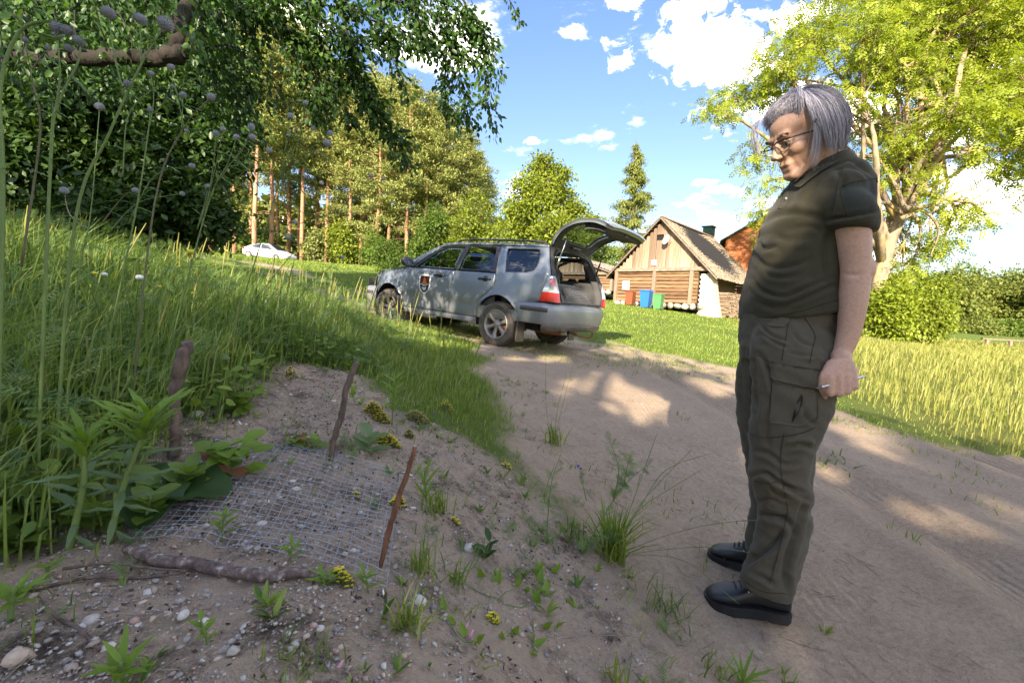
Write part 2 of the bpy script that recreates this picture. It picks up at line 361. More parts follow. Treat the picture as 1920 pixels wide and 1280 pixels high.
fld = mixc(t, .5, ramp(t, n3.outputs['Fac'], [(.3, (.13, .13, .035)), (.6, (.20, .18, .05)), (.8, (.26, .22, .07))]), gr)
gr = mixc(t, sp.outputs[2], gr, fld)
col = mixc(t, sp.outputs[0], gr, sand); col = mixc(t, sp.outputs[1], col, bank)
t.links.new(col, b.inputs['Base Color']); setp(b, Roughness=.95); b.inputs['Specular IOR Level'].default_value = .15
# tyre prints pressed along the track
tcn = N(t, 'ShaderNodeTexCoord'); mpp = N(t, 'ShaderNodeMapping'); t.links.new(tcn.outputs['Object'], mpp.inputs[0]); mpp.inputs['Rotation'].default_value = (0, 0, RAD(3))
wv = N(t, 'ShaderNodeTexWave', wave_type='BANDS', bands_direction='X'); wv.inputs['Scale'].default_value = 7.5; wv.inputs['Distortion'].default_value = .8; wv.inputs['Detail'].default_value = 2; wv.inputs['Detail Scale'].default_value = .5
t.links.new(mpp.outputs[0], wv.inputs['Vector'])
tm = N(t, 'ShaderNodeMath', operation='MULTIPLY'); t.links.new(wv.outputs['Fac'], tm.inputs[0])
tr = N(t, 'ShaderNodeMapRange'); t.links.new(n1.outputs['Fac'], tr.inputs[0]); tr.inputs[1].default_value = .45; tr.inputs[2].default_value = .62
tx = N(t, 'ShaderNodeAttribute', attribute_name='rut'); tmm = N(t, 'ShaderNodeMath', operation='MULTIPLY'); t.links.new(tr.outputs[0], tmm.inputs[0]); t.links.new(tx.outputs['Fac'], tmm.inputs[1]); t.links.new(tmm.outputs[0], tm.inputs[1])
hsum = N(t, 'ShaderNodeMath', operation='MULTIPLY_ADD'); t.links.new(n2.outputs['Fac'], hsum.inputs[0]); hsum.inputs[1].default_value = 1.0; t.links.new(n4.outputs['Fac'], hsum.inputs[2])
hs2 = N(t, 'ShaderNodeMath', operation='MULTIPLY_ADD'); t.links.new(tm.outputs[0], hs2.inputs[0]); hs2.inputs[1].default_value = 2.4; t.links.new(hsum.outputs[0], hs2.inputs[2])
bump(t, b, hs2.outputs[0], 1.0, .016)
_c = 2.1+.06*(_y-2)-.012*(_y-2)**2
rut = np.clip(np.exp(-((_x-_c)/.22)**2)+np.exp(-((_x-_c-1.65)/.25)**2)+.35*np.exp(-((_x-_c+.9)/.2)**2), 0, 1)*g_road*smooth01(9, 7, _y)
gobj = mobj('ground', GV, GF, m, None, True, {'zone': att, 'rut': rut}); tag(gobj, kind='structure')
MAT_GROUND = m
# ------------------------------------------------------------------ leaves and trees
def unit(v): return v/(np.linalg.norm(v, axis=-1, keepdims=True)+1e-9)
T_DIA = (np.array([(0, 0, 0), (.45, .27, .05), (1, 0, -.04), (.45, -.27, .05)], float), np.array([(0, 1, 2), (0, 2, 3)]))
T_OVAL = (np.array([(0, 0, 0), (.22, .24, .05), (.62, .27, .04), (1, 0, -.10), (.62, -.27, .04), (.22, -.24, .05), (.45, 0, -.03)], float), np.array([(6, 0, 1), (6, 1, 2), (6, 2, 3), (6, 3, 4), (6, 4, 5), (6, 5, 0)])[:, ::-1])
T_LANCE = (np.array([(0, 0, 0), (.3, .08, .03), (.3, -.08, .03), (.7, .06, .0), (.7, -.06, .0), (1, 0, -.12)], float), np.array([(0, 2, 1), (1, 2, 4), (1, 4, 3), (3, 4, 5)]))
# pinnate frond: seven leaflets
def _frond():
    V = []; F = []
    for k, (x, s) in enumerate([(.25, 1), (.25, -1), (.5, 1), (.5, -1), (.72, 1), (.72, -1), (.8, 0)]):
        b = np.array([x, 0, -.1*x*x]); d = np.array([.35, .9*s, -.12]) if s else np.array([1, 0, -.3]); d = d/np.linalg.norm(d)*.36
        w = np.cross(d, [0, 0, 1]); w = w/np.linalg.norm(w)*.085; n = len(V)
        V += [b, b+d*.45+w, b+d, b+d*.45-w]; F += [(n, n+1, n+2), (n, n+2, n+3)]
    return np.array(V), np.array(F)
T_FROND = _frond()
def inst(T, pos, d, nrm, sc, tint, wid=1.0):
    tv, tf = T; d = unit(d); n = nrm-d*(nrm*d).sum(-1, keepdims=True); n = unit(n); s = np.cross(n, d)
    sc = np.broadcast_to(np.asarray(sc, float), (len(pos),))
    V = pos[:, None]+sc[:, None, None]*(tv[None, :, 0:1]*d[:, None]+wid*tv[None, :, 1:2]*s[:, None]+tv[None, :, 2:3]*n[:, None])
    F = (np.arange(len(pos))*len(tv))[:, None, None]+tf[None]
    return V.reshape(-1, 3), F.reshape(-1, 3), np.repeat(tint, len(tv))
def merge(parts):
    V = []; F = []; A = []; n = 0
    for v, f, a in parts: V.append(v); F.append(f+n); A.append(a); n += len(v)
    return np.vstack(V), np.vstack(F), np.concatenate(A)
# the gaps in the trees through which sun reaches these spots (place, radius of the gap in metres)
GAPS = []
def gap_mask(P):
    k = np.ones(len(P), bool)
    for (g, r) in GAPS:
        q = P-np.asarray(g); s = q@SUN_DIR; d = np.linalg.norm(q-s[:, None]*SUN_DIR, axis=1); k &= ~((d < r) & (s > .6))
    return k
bark = mat_noise('bark_grey_brown', [(.3, (.045, .034, .026)), (.6, (.13, .10, .078)), (.8, (.22, .18, .14))], 9, .95, (30, .7, .02), stretch=(1, 1, .25), rnd=.15)
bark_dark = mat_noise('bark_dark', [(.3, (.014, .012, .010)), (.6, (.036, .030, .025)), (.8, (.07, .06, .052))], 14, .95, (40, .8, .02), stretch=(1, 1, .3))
bark_pine = mat_noise('bark_pine_orange', [(.3, (.20, .11, .07)), (.55, (.40, .22, .13)), (.8, (.50, .33, .22))], 3, .9, (14, .5, .03), stretch=(1, 1, .3), rnd=.2)
bark_birch = mat_noise('bark_birch_white', [(.3, (.1, .09, .08)), (.38, (.62, .60, .55)), (.8, (.75, .73, .68))], 3, .8, None, stretch=(1, 1, 3))
bark_lichen = mat_noise('bark_ash_lichen', [(.3, (.08, .06, .045)), (.5, (.25, .20, .14)), (.62, (.42, .30, .12)), (.8, (.5, .36, .12))], 2.2, .9, (12, .5, .03), stretch=(1, 1, .5))
L_apple = leaf_mat('leaf_apple', [(.014, .035, .008), (.032, .075, .014), (.058, .12, .022), (.12, .20, .04)], .32, .42)
L_dense = leaf_mat('leaf_dark_hedge', [(.014, .034, .008), (.026, .06, .013), (.045, .09, .02), (.085, .15, .035)], .3, .45)
L_ash = leaf_mat('leaf_ash', [(.13, .17, .015), (.20, .255, .022), (.27, .33, .03), (.36, .40, .05)], .42, .5)
L_lime = leaf_mat('leaf_yellow_green', [(.10, .14, .015), (.18, .23, .025), (.26, .31, .035), (.34, .37, .06)], .4, .55)
L_mid = leaf_mat('leaf_mid_green', [(.05, .09, .014), (.09, .15, .022), (.14, .21, .03), (.20, .26, .05)], .38, .5)
L_pine = leaf_mat('needle_pine', [(.12, .15, .04), (.20, .235, .065), (.29, .32, .09), (.39, .39, .13)], .25, .7, (1.15, 1.1, .7))
L_larch = leaf_mat('needle_larch', [(.08, .11, .018), (.13, .165, .03), (.19, .22, .045), (.26, .28, .07)], .3, .6)
L_wood = leaf_mat('leaf_far_wood', [(.09, .12, .025), (.15, .185, .035), (.21, .24, .05), (.28, .29, .08)], .35, .6)
def blob_points(g, blobs, n_cl, n_leaf, spread, shell=.55):
    """clump centres inside ellipsoids (c, r), thicker towards the outside, and leaves round each"""
    w = np.array([b[1][0]*b[1][1]+b[1][0]*b[1][2]+b[1][1]*b[1][2] for b in blobs]); idx = g.choice(len(blobs), n_cl, p=w/w.sum())
    c = np.array([b[0] for b in blobs], float)[idx]; r = np.array([b[1] for b in blobs], float)[idx]
    d = unit(g.normal(size=(n_cl, 3))); rad = (shell+(1-shell)*g.random(n_cl))**.8*(.8+.35*g.random(n_cl))
    cc_ = c+d*r*rad[:, None]
    p = np.repeat(cc_, n_leaf, 0)+g.normal(size=(n_cl*n_leaf, 3))*spread*np.array([1, 1, .7]); out = np.repeat(d, n_leaf, 0)
    return p, out, cc_, idx
def limb_path(g, a, b, n=7, wob=.08, sag=.0):
    a = np.asarray(a, float); b = np.asarray(b, float); t = np.linspace(0, 1, n)[:, None]; L = np.linalg.norm(b-a)
    P = a+(b-a)*t; P += np.cumsum(g.normal(size=(n, 3)), 0)*wob*L/n*np.sin(np.pi*np.clip(t*1.0, 0, 1)); P[:, 2] += (sag*L*np.sin(np.pi*t))[:, 0]
    P[0] = a; P[-1] = b; return P
def broadleaf(name, seed, base, trunk_pts, blobs, mats, n_cl, n_leaf, leaf, spread, r0=.2, T=T_DIA, gaps=False, label=None, cat='tree', group=None, twigs=True, shell=.5, limb_from=(.35, .95), droop=.3):
    """a tree: trunk, limbs to every mass of leaves, twigs to the clumps, leaves (coordinates relative to the base)"""
    g = np.random.default_rng(seed); base = np.asarray(base, float); lm, bm_ = mats
    root = empty(name, base, 0, label, cat, group)
    tp = bez(trunk_pts, 6); rr = np.linspace(r0, r0*.28, len(tp)); rr[0] *= 1.25
    V, F = tube_np(tp, rr, 9); mobj('trunk', V, F, bm_, root, True)
    P, out, cl, idx = blob_points(g, blobs, n_cl, n_leaf, spread, shell)
    ends = []
    for (c, r) in blobs:
        k = int(len(tp)*g.uniform(*limb_from)); k = min(k, len(tp)-1); a = tp[k]
        lp = limb_path(g, a, np.asarray(c)+np.array([0, 0, -.1*r[2]]), 7, .25, .06); V, F = tube_np(lp, np.linspace(rr[k]*.62, rr[k]*.16, 7), 6)
        mobj('limb', V, F, bm_, root, True); ends.append(lp)
    if twigs:
        tw = []; ra = []
        for q in range(len(cl)):
            lp = ends[idx[q]]
            s = lp[g.integers(5, 7)]
            if g.random() < .45 and T is T_FROND: continue
            m_ = (s+cl[q])/2+g.normal(size=3)*.05*np.linalg.norm(cl[q]-s); tw.append([s, m_, cl[q]]); ra.append([rr[0]*.085, rr[0]*.05, rr[0]*.02])
        V, F = tri_tubes(tw, ra, 3); tag(mobj('twigs', V, F, bm_, root, True), kind='stuff')
    if gaps:
        k = gap_mask(P+base); P = P[k]; out = out[k]
    n = len(P); dirs = out*.6+g.normal(size=(n, 3))*.6+np.array([0, 0, -droop]); nr = np.array([0, 0, 1.0])+out*.5+g.normal(size=(n, 3))*.55
    tint = np.clip(.5+.22*g.normal(size=n), 0, 1)
    V, F, A = inst(T, P, dirs, nr, leaf*g.uniform(.7, 1.25, n), tint)
    tag(mobj('crown', V, F, lm, root, False, {'tint': A}), kind='stuff')
    return root
def on_ground(px, py, d):
    p = at(px, py, d); return np.array([p[0], p[1], H(p[0], p[1])])
def pine_mesh(seed, h, crown0, rmax, dens=1.0):
    g = np.random.default_rng(seed); lean = g.normal(size=2)*.015*h
    tp = np.array([[lean[0]*t*t, lean[1]*t*t, t*h] for t in np.linspace(0, 1, 9)]); tp[1:-1, :2] += g.normal(size=(7, 2))*.06
    TV, TF = tube_np(tp, np.linspace(.24, .03, 9), 7)
    paths = []; radii = []; P = []; O = []
    nb = int(66*dens)
    for i in range(nb):
        u = (i+g.random())/nb; z = h*(crown0+(1-crown0)*u); L = rmax*(1-u)**.62*g.uniform(.45, 1.1)*(.55+.45*min(1, u*4)); L = max(L, .5)
        az = g.random()*2*PI; d = np.array([math.cos(az), math.sin(az), 0]); rise = g.uniform(-.12, .3)+.35*u
        x0 = np.array([np.interp(z, tp[:, 2], tp[:, 0]), np.interp(z, tp[:, 2], tp[:, 1]), z])
        e = x0+d*L+np.array([0, 0, rise*L]); mid = x0+d*L*.5+np.array([0, 0, rise*L*.2]); paths.append([x0, mid, e]); radii.append([.06*(1-u)+.02, .035, .012])
        for k in range(int(3+L*2.3)):
            f = g.uniform(.35, 1.08); c = x0+(e-x0)*f+np.array([*(g.normal(size=2)*.32*(1+L*.2)), g.normal()*.15+.1]); m_ = int(30*dens)
            P.append(c+g.normal(size=(m_, 3))*np.array([.36, .36, .15])); O.append(np.repeat(d[None], m_, 0))
    # dead low branches
    for i in range(10):
        z = h*g.uniform(.08, crown0+.05); az = g.random()*2*PI; L = g.uniform(.5, 1.8); d = np.array([math.cos(az), math.sin(az), -.1])
        paths.append([[0, 0, z], [d[0]*L/2, d[1]*L/2, z+.05], [d[0]*L, d[1]*L, z-.1*L]]); radii.append([.03, .02, .008])
    BV, BF = tri_tubes(paths, radii, 3)
    P = np.vstack(P); O = np.vstack(O); n = len(P)
    V, F, A = inst(T_DIA, P, O*.4+g.normal(size=(n, 3))*.7+np.array([0, 0, .35]), np.array([0, 0, 1.])+g.normal(size=(n, 3))*.7, g.uniform(.24, .46, n), np.clip(.5+.22*g.normal(size=n), 0, 1), .62)
    return (mesh_of('trunk', TV, TF, bark_pine, True), mesh_of('branches', BV, BF, bark_pine, True), mesh_of('crown', V, F, L_pine, False, {'tint': A}))
# ---- the pine wood behind the lawn
PINES = [pine_mesh(21, 22, .22, 4.0), pine_mesh(22, 24, .36, 3.8), pine_mesh(23, 20, .14, 4.0), pine_mesh(24, 23, .44, 3.6)]
PH = [22, 24, 20, 23]
spots = [(262, 42, 30, 0), (330, 44, 10, 1), (395, 41, 20, 2), (440, 47, 15, 0), (478, 41, 30, 3), (508, 43, 50, 1), (540, 52, 60, 0), (566, 45, 90, 3), (592, 54, 110, 1), (612, 47, 130, 0), (636, 56, 140, 3), (655, 46, 150, 1),
         (676, 50, 160, 3), (694, 58, 150, 0), (708, 44, 168, 2), (728, 50, 165, 1), (744, 57, 170, 3), (760, 45, 172, 0), (778, 52, 182, 1), (794, 46, 190, 3), (812, 54, 200, 0), (828, 48, 215, 2), (846, 52, 232, 1), (862, 57, 250, 3), (876, 50, 268, 0), (890, 56, 292, 2), (903, 60, 318, 2),
         (560, 62, 110, 3), (624, 64, 150, 1), (684, 66, 165, 0), (746, 66, 190, 3), (806, 64, 225, 1), (520, 60, 90, 1), (470, 62, 70, 0)]
plab = ['tall pine with an orange trunk and layered sunlit needles in the wood behind the lawn']
edge_lab = {903: 'last pine at the right end of the wood, lowest and darkest of its row', 890: 'second pine from the right end of the wood', 262: 'leftmost orange pine trunk seen under the boughs of the dark tree', 330: 'pine trunk second from the left under the dark boughs'}
for i, (px, dp, ytop, v) in enumerate(spots):
    p = on_ground(px, 480, dp); top = at(px, ytop, dp)[2]; s = (top-p[2])/PH[v]
    r = empty('pine_tree', p, i*1.7, edge_lab.get(px, plab[0]), 'tree', 'pines of the wood behind the lawn'); r.scale = (s*.5+.5, s*.5+.5, s)
    for me, nm in zip(PINES[v], ('trunk', 'branches', 'crown')):
        c = bpy.data.objects.new(nm, me); link(c, r)
        if nm != 'trunk': tag(c, kind='stuff')
# undergrowth at the foot of the wood
def bush(name, seed, px, dp, ytop, halfw, lm, label, cat='bush', group=None, n_cl=640, n_leaf=16, leaf=.18, squash=.8, base_y=480, spread=.22, T=T_DIA):
    p = on_ground(px, base_y, dp); top = at(px, ytop, dp)[2]-p[2]; g = np.random.default_rng(seed); w = halfw/FPX*dp; blobs = []
    for k in range(9):
        a = g.random()*2*PI; rr = w*g.uniform(.1, .62); zz = top*g.uniform(.25, .72); q = w*g.uniform(.33, .5)
        blobs.append(((math.cos(a)*rr, math.sin(a)*rr*.8, zz), (q, q, min(q*squash, top*.3))))
    blobs.append(((0, 0, top*.74), (w*.4, w*.4, top*.26))); blobs.append(((0, 0, top*.35), (w*.75, w*.6, top*.33)))
    return broadleaf(name, seed, p, [(0, 0, -.1), (.03*top, 0, top*.3), (0, .02, top*.7)], blobs, (lm, bark), n_cl, n_leaf, leaf, spread, r0=.035*top, T=T, twigs=(name == 'bush' and dp < 22), label=label, cat=cat, group=group)
bush('maple_sapling', 51, 640, 44, 405, 34, L_lime, 'bright green young broadleaf tree growing at the foot of the pines', 'tree', n_cl=260, leaf=.3, spread=.35)
bush('bush', 52, 590, 43, 428, 26, L_pine, 'olive bush at the edge of the pine wood right of the white car', n_cl=200, leaf=.25)
bush('bush', 53, 480, 46, 410, 40, L_mid, 'green bush standing behind the white car', n_cl=260, leaf=.25)
bush('bush', 54, 700, 36, 432, 34, L_mid, 'shaded green bush between the pine trunks and the silver car', n_cl=220, leaf=.2)
bush('bush', 55, 735, 19, 448, 50, L_mid, 'low dark green bush just above the silver car bonnet', n_cl=420, leaf=.10, spread=.12, base_y=500)
bush('bush', 56, 812, 21, 382, 52, L_mid, 'tall shaded green bush left of the yellow green one behind the car roof', n_cl=700, leaf=.13, spread=.16, base_y=500)
bush('bush', 57, 888, 20, 362, 68, L_lime, 'rounded yellow green sunlit bush behind the silver car roof', n_cl=1000, leaf=.12, spread=.15, base_y=500)
# ---- young ash and larch between the wood and the barn
p = on_ground(1018, 500, 36)
g_ = np.random.default_rng(61); bl = []
for (px, py, r) in [(985, 350, 22), (1015, 322, 24), (1045, 330, 22), (970, 395, 26), (1010, 380, 30), (1055, 375, 26), (1075, 400, 24), (990, 430, 30), (1040, 430, 34), (1085, 440, 30), (955, 430, 22), (1028, 355, 26), (1110, 425, 22), (1020, 300, 14)]:
    q = at(px, py, 36+g_.uniform(-2, 2))-p; rr = r/FPX*36; bl.append((q, (rr*1.1, rr*1.1, rr*.8)))
broadleaf('ash_tree', 62, p, [(0, 0, -.1), (.1, 0, 3), (.2, 0, 6), (0, 0, 8.6)], bl, (L_lime, bark), 1700, 13, .28, .32, r0=.2, T=T_DIA, label='airy green broadleaf tree above the roof of the silver car', droop=.1)
def conifer(name, seed, p, h, rmax, lm, label):
    g = np.random.default_rng(seed); root = empty(name, p, 0, label, 'tree')
    V, F = tube_np([(0, 0, -.1), (.05, 0, h*.4), (-.1, 0, h*.8), (-.25, 0, h)], [.2, .14, .06, .02], 8); mobj('trunk', V, F, bark, root, True)
    paths = []; rad = []; P = []; D = []
    for i in range(110):
        u = g.random()**.85; z = h*(.06+.93*u); L = rmax*(1-u)**1.05*g.uniform(.45, 1.12)+.25; az = g.random()*2*PI; d = np.array([math.cos(az), math.sin(az), 0]); dr = g.uniform(-.28, .12)
        ts = np.linspace(0, 1, 6)[:, None]; b = np.array([0, 0, z])+d*L*ts+np.array([0, 0, 1.])*(dr*L*ts+.25*L*ts**2*(g.random()-.1)); paths.append(b); rad.append(np.linspace(.05*(1-u)+.015, .008, 6))
        m_ = int(36+90*L); f = g.random(m_)**.75; c = np.array([[np.interp(v, ts[:, 0], b[:, k]) for k in range(3)] for v in f]); c[:, :2] += g.normal(size=(m_, 2))*.13*(1+L*.25); c[:, 2] -= np.abs(g.normal(size=m_))*.26
        P.append(c); D.append(np.repeat(d[None], m_, 0))
    V, F = tri_tubes(paths, rad, 3); tag(mobj('branches', V, F, bark, root, True), kind='stuff')
    P = np.vstack(P); D = np.vstack(D); n = len(P)
    V, F, A = inst(T_DIA, P, D*.4+g.normal(size=(n, 3))*.35+np.array([0, 0, -.7]), D+g.normal(size=(n, 3))*.6, g.uniform(.16, .34, n), np.clip(.5+.22*g.normal(size=n), 0, 1), .6)
    tag(mobj('crown', V, F, lm, root, False, {'tint': A}), kind='stuff'); return root
p = on_ground(1180, 500, 44); conifer('larch_tree', 63, p, at(1156, 264, 44)[2]-p[2], 4.6, L_larch, 'tall narrow larch with drooping branches left of the barn ridge')
p = on_ground(1100, 500, 50); conifer('larch_tree', 64, p, at(1100, 398, 50)[2]-p[2], 4.2, L_larch, 'shorter drooping conifer half hidden behind the open tailgate')
bush('bush', 65, 1130, 40, 455, 60, L_mid, 'green thicket behind the open tailgate and left barn roof', n_cl=420, leaf=.22, base_y=520)
bush('bush', 66, 1405, 52, 455, 44, L_lime, 'green tree tip showing between the brick house and the woman', 'tree', n_cl=300, leaf=.3, base_y=560)
# ---- the large ash behind the woman
DA = 25.0
p = on_ground(1655, 630, DA)
bl = []; g_ = np.random.default_rng(71)
for (px, py, r, dd) in [(1345, 205, 26, 0), (1385, 185, 34, 1), (1430, 160, 36, 0), (1470, 120, 44, -1), (1500, 70, 46, 0), (1560, 40, 56, 1), (1620, 70, 60, -2), (1680, 30, 64, 0), (1740, 60, 70, 2), (1800, 20, 74, 0), (1870, 60, 76, -1), (1930, 20, 80, 0), (1640, 130, 50, 0),
     (1700, 120, 56, -2), (1780, 130, 64, 1), (1860, 150, 70, 0), (1930, 160, 70, -2), (1900, 230, 56, 2), (1950, 260, 60, 0), (1820, 210, 44, -2), (1640, 230, 40, 2), (1600, 190, 34, -1), (1740, 200, 44, 2), (1690, 260, 40, -1), (1660, 300, 36, 0), (1420, 290, 26, 0), (1440, 340, 24, 0), (1425, 395, 26, 0), (1440, 445, 24, 1), (1620, 340, 40, 0),
     (1830, 290, 34, 0), (1750, 350, 30, -2), (1790, 400, 34, 0), (1850, 400, 30, 0), (1690, 400, 34, 1), (1655, 450, 42, 2), (1700, 470, 34, 1), (1745, 455, 26, -1), (1665, 520, 40, 0), (1720, 300, 30, 2), (1880, 320, 28, 0), (1935, 350, 30, 0), (2010, 120, 90, 0), (2010, 280, 80, 1), (1760, -60, 90, 0), (1900, -70, 90, 0), (1620, -40, 70, 1)]:
    q = at(px, py, DA+dd*1.2+g_.uniform(-1, 1))-p; rr = r/FPX*DA; bl.append((q, (rr*1.15, rr*1.15, rr*.72)))
tp = [at(1640, 640, DA)-p-np.array([0, 0, .2]), at(1650, 520, DA)-p, at(1690, 400, DA)-p, at(1745, 315, DA)-p, at(1790, 200, DA)-p, at(1830, 90, DA)-p]
ash = broadleaf('ash_tree', 72, p, tp, bl, (L_ash, bark_lichen), 2350, 9, .52, .42, r0=.42, T=T_FROND, label='huge sunlit ash tree with bare lichen branches behind the woman', limb_from=(.25, .95), shell=.35, droop=.35)
for k, pts in enumerate([[(1700, 390), (1745, 385), (1800, 360), (1850, 350)], [(1690, 410), (1730, 395), (1760, 430), (1745, 480)], [(1700, 400), (1680, 350), (1650, 300), (1600, 220)], [(1745, 320), (1700, 260), (1690, 190), (1650, 120)], [(1690, 400), (1660, 380), (1630, 390), (1600, 420)],
          [(1720, 360), (1800, 320), (1860, 250), (1920, 200)], [(1700, 400), (1725, 420), (1720, 470), (1700, 500)], [(1740, 330), (1700, 330), (1650, 250), (1560, 190)], [(1790, 200), (1740, 140), (1720, 90), (1690, 40)], [(1745, 390), (1780, 410), (1770, 450), (1790, 480)]]):
    P = bez([at(a, b_, DA-1.5+.3*k)-p for a, b_ in pts], 6); V, F = tube_np(P, np.linspace(.13, .025, len(P)), 6); mobj('limb', V, F, bark_lichen, ash, True)
# ---- woods to the right of the meadow
wl = [(1668, 23.4, 515, 50, L_ash, 'full bright green bush hiding the foot of the huge ash tree'), (1735, 26, 545, 40, L_lime, 'yellow green bush just right of the ash trunk'), (1622, 40, 548, 40, L_ash, 'bright green bush right behind the hand of the woman'), (1668, 44, 520, 52, L_lime, 'pale green tree beside the white birch stem'), (1600, 46, 500, 60, L_mid, 'green tree behind the bare arm of the woman'),
      (1730, 50, 512, 44, L_lime, 'yellow green tree right of the white birch stem'), (1772, 56, 498, 46, L_wood, 'round tree at the far side of the meadow left of the wooden rail'), (1820, 58, 505, 46, L_wood, 'tree standing over the left end of the wooden rail'),
      (1865, 60, 508, 48, L_wood, 'tree rising behind the middle of the wooden rail'), (1908, 58, 502, 46, L_wood, 'rightmost tree of the wood beyond the meadow'), (1795, 66, 490, 50, L_mid, 'darker tree in the second row of the wood beyond the meadow'), (1690, 62, 505, 50, L_mid, 'green tree behind the birch in the far wood'), (1880, 70, 500, 60, L_mid, 'darkest tree at the back of the wood on the right'), (1960, 55, 500, 60, L_wood, 'tree cut by the right edge of the photo in the far wood')]
for i, (px, dp, yt, hw, lm, lab) in enumerate(wl): bush('tree', 80+i, px, dp, yt, hw, lm, lab, 'tree', None, 500 if dp > 30 else 900, 13, .44 if dp > 30 else .20, .8, 640, .4 if dp > 30 else .26)
for i, (px, dp) in enumerate([(1750, 52), (1840, 55), (1895, 56), (1700, 48)]): bush('bush', 95+i, px, dp-6, 600, 42, [L_lime, L_wood, L_mid, L_ash][i], ['low yellow green scrub left of the rail', 'low scrub behind the wooden rail', 'dark scrub at the right end of the rail', 'low bright scrub beside the birch'][i], 'bush', None, 200, 10, .28, .8, 640, .3)
p = on_ground(1718, 640, 40); top = at(1712, 560, 40)-p
br = empty('birch_tree', p, 0, 'slender birch with a white stem at the edge of the meadow', 'tree')
V, F = tube_np(bez([(0, 0, -.1), (-.1, 0, 1.6), top, top+np.array([-.1, 0, 2.2])], 6), np.linspace(.13, .05, 18), 8); mobj('trunk', V, F, bark_birch, br, True)
g_ = np.random.default_rng(5); P, O, _, _ = blob_points(g_, [(top+np.array([0, 0, 1.6]), (1.3, 1.3, 1.4)), (top+np.array([.5, 0, .3]), (1.2, 1.2, .8))], 120, 12, .3); n = len(P)
V, F, A = inst(T_DIA, P, O+g_.normal(size=(n, 3))*.5+np.array([0, 0, -.6]), g_.normal(size=(n, 3)), g_.uniform(.14, .26, n), g_.random(n)); tag(mobj('crown', V, F, L_lime, br, False, {'tint': A}), kind='stuff')
# far wooded horizon, one mass
g_ = np.random.default_rng(9); az = g_.uniform(-1.25, 1.25, 16000); R_ = g_.uniform(112, 150, 16000); X = np.sin(az)*R_; Y = np.cos(az)*R_; Z = height(X, Y)+g_.uniform(0, 1, 16000)**.8*(5+3*vnoise(az*30, az*0, 1, 3, 2))
n9 = 9000; az9 = np.radians(g_.uniform(-46, 4, n9)); R9 = g_.uniform(72, 92, n9); X[:n9] = np.sin(az9)*R9; Y[:n9] = np.cos(az9)*R9; Z[:n9] = height(X[:n9], Y[:n9])+g_.random(n9)*(7+3*vnoise(az9*40, az9*0, 1, 2, 5))
V, F, A = inst(T_DIA, np.stack([X, Y, Z], 1), g_.normal(size=(16000, 3)), np.stack([-X, -Y, 60+0*X], 1)/100+g_.normal(size=(16000, 3))*.4, g_.uniform(.9, 1.9, 16000), g_.random(16000), 1.4)
tag(mobj('distant_wood', V, F, L_wood, None, False, {'tint': A}), 'far low wood along the horizon', None, None, 'stuff')
# ---- the apple tree overhead and the dense tree behind the weeds
def pxr(px, py, d): return at(px, py, d)
g_ = np.random.default_rng(31)
ap_base = np.array([-4.2, 2.9, H(-4.2, 2.9)])
apple = empty('apple_tree', ap_base, 0, 'old apple tree leaning in from the left with leafy twigs hanging over the lawn', 'tree')
def rel(P): return np.asarray(P, float)-ap_base
def aplimb(pts, r0, r1, nm='limb'):
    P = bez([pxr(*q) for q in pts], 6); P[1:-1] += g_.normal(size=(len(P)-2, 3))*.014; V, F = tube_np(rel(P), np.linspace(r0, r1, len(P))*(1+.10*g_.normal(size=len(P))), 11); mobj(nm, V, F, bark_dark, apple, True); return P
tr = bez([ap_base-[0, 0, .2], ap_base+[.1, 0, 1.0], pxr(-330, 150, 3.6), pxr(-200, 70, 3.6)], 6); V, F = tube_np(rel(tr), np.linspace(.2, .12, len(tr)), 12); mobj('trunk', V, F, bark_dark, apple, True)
aplimb([(-230, 80, 3.6), (-60, 90, 3.3), (80, 110, 3.05), (200, 106, 3.0), (300, 106, 3.0), (352, 98, 3.05)], .052, .046)
P3 = aplimb([(330, 112, 3.05), (336, 60, 3.1), (343, 0, 3.2), (350, -80, 3.5), (420, -150, 4.0)], .05, .045)
P4 = aplimb([(-230, 80, 3.6), (-120, -60, 3.8), (40, -140, 4.0), (200, -180, 4.2)], .08, .05)
twigs = []
def tw(pts, r=.014, n_leaf=60, rad=.13, leaf=.06):
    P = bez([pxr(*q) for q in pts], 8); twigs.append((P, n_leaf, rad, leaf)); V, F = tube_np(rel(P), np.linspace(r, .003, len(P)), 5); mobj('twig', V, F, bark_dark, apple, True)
main = [(345, -40, 3.8), (500, -70, 4.1), (680, -60, 4.3), (860, -70, 4.5), (960, -60, 4.6)]
Pm = aplimb(main, .045, .015); twigs += [(Pm+np.array([0, 0, .25]), 700, .42, .062), (P4+np.array([0, 0, .3]), 700, .5, .062), (P3[8:]+np.array([0, 0, .25]), 420, .45, .062)]
tw([(360, 100, 3.7), (420, 85, 3.8), (500, 110, 4.0)], .012, 90)
C_ = 4.2
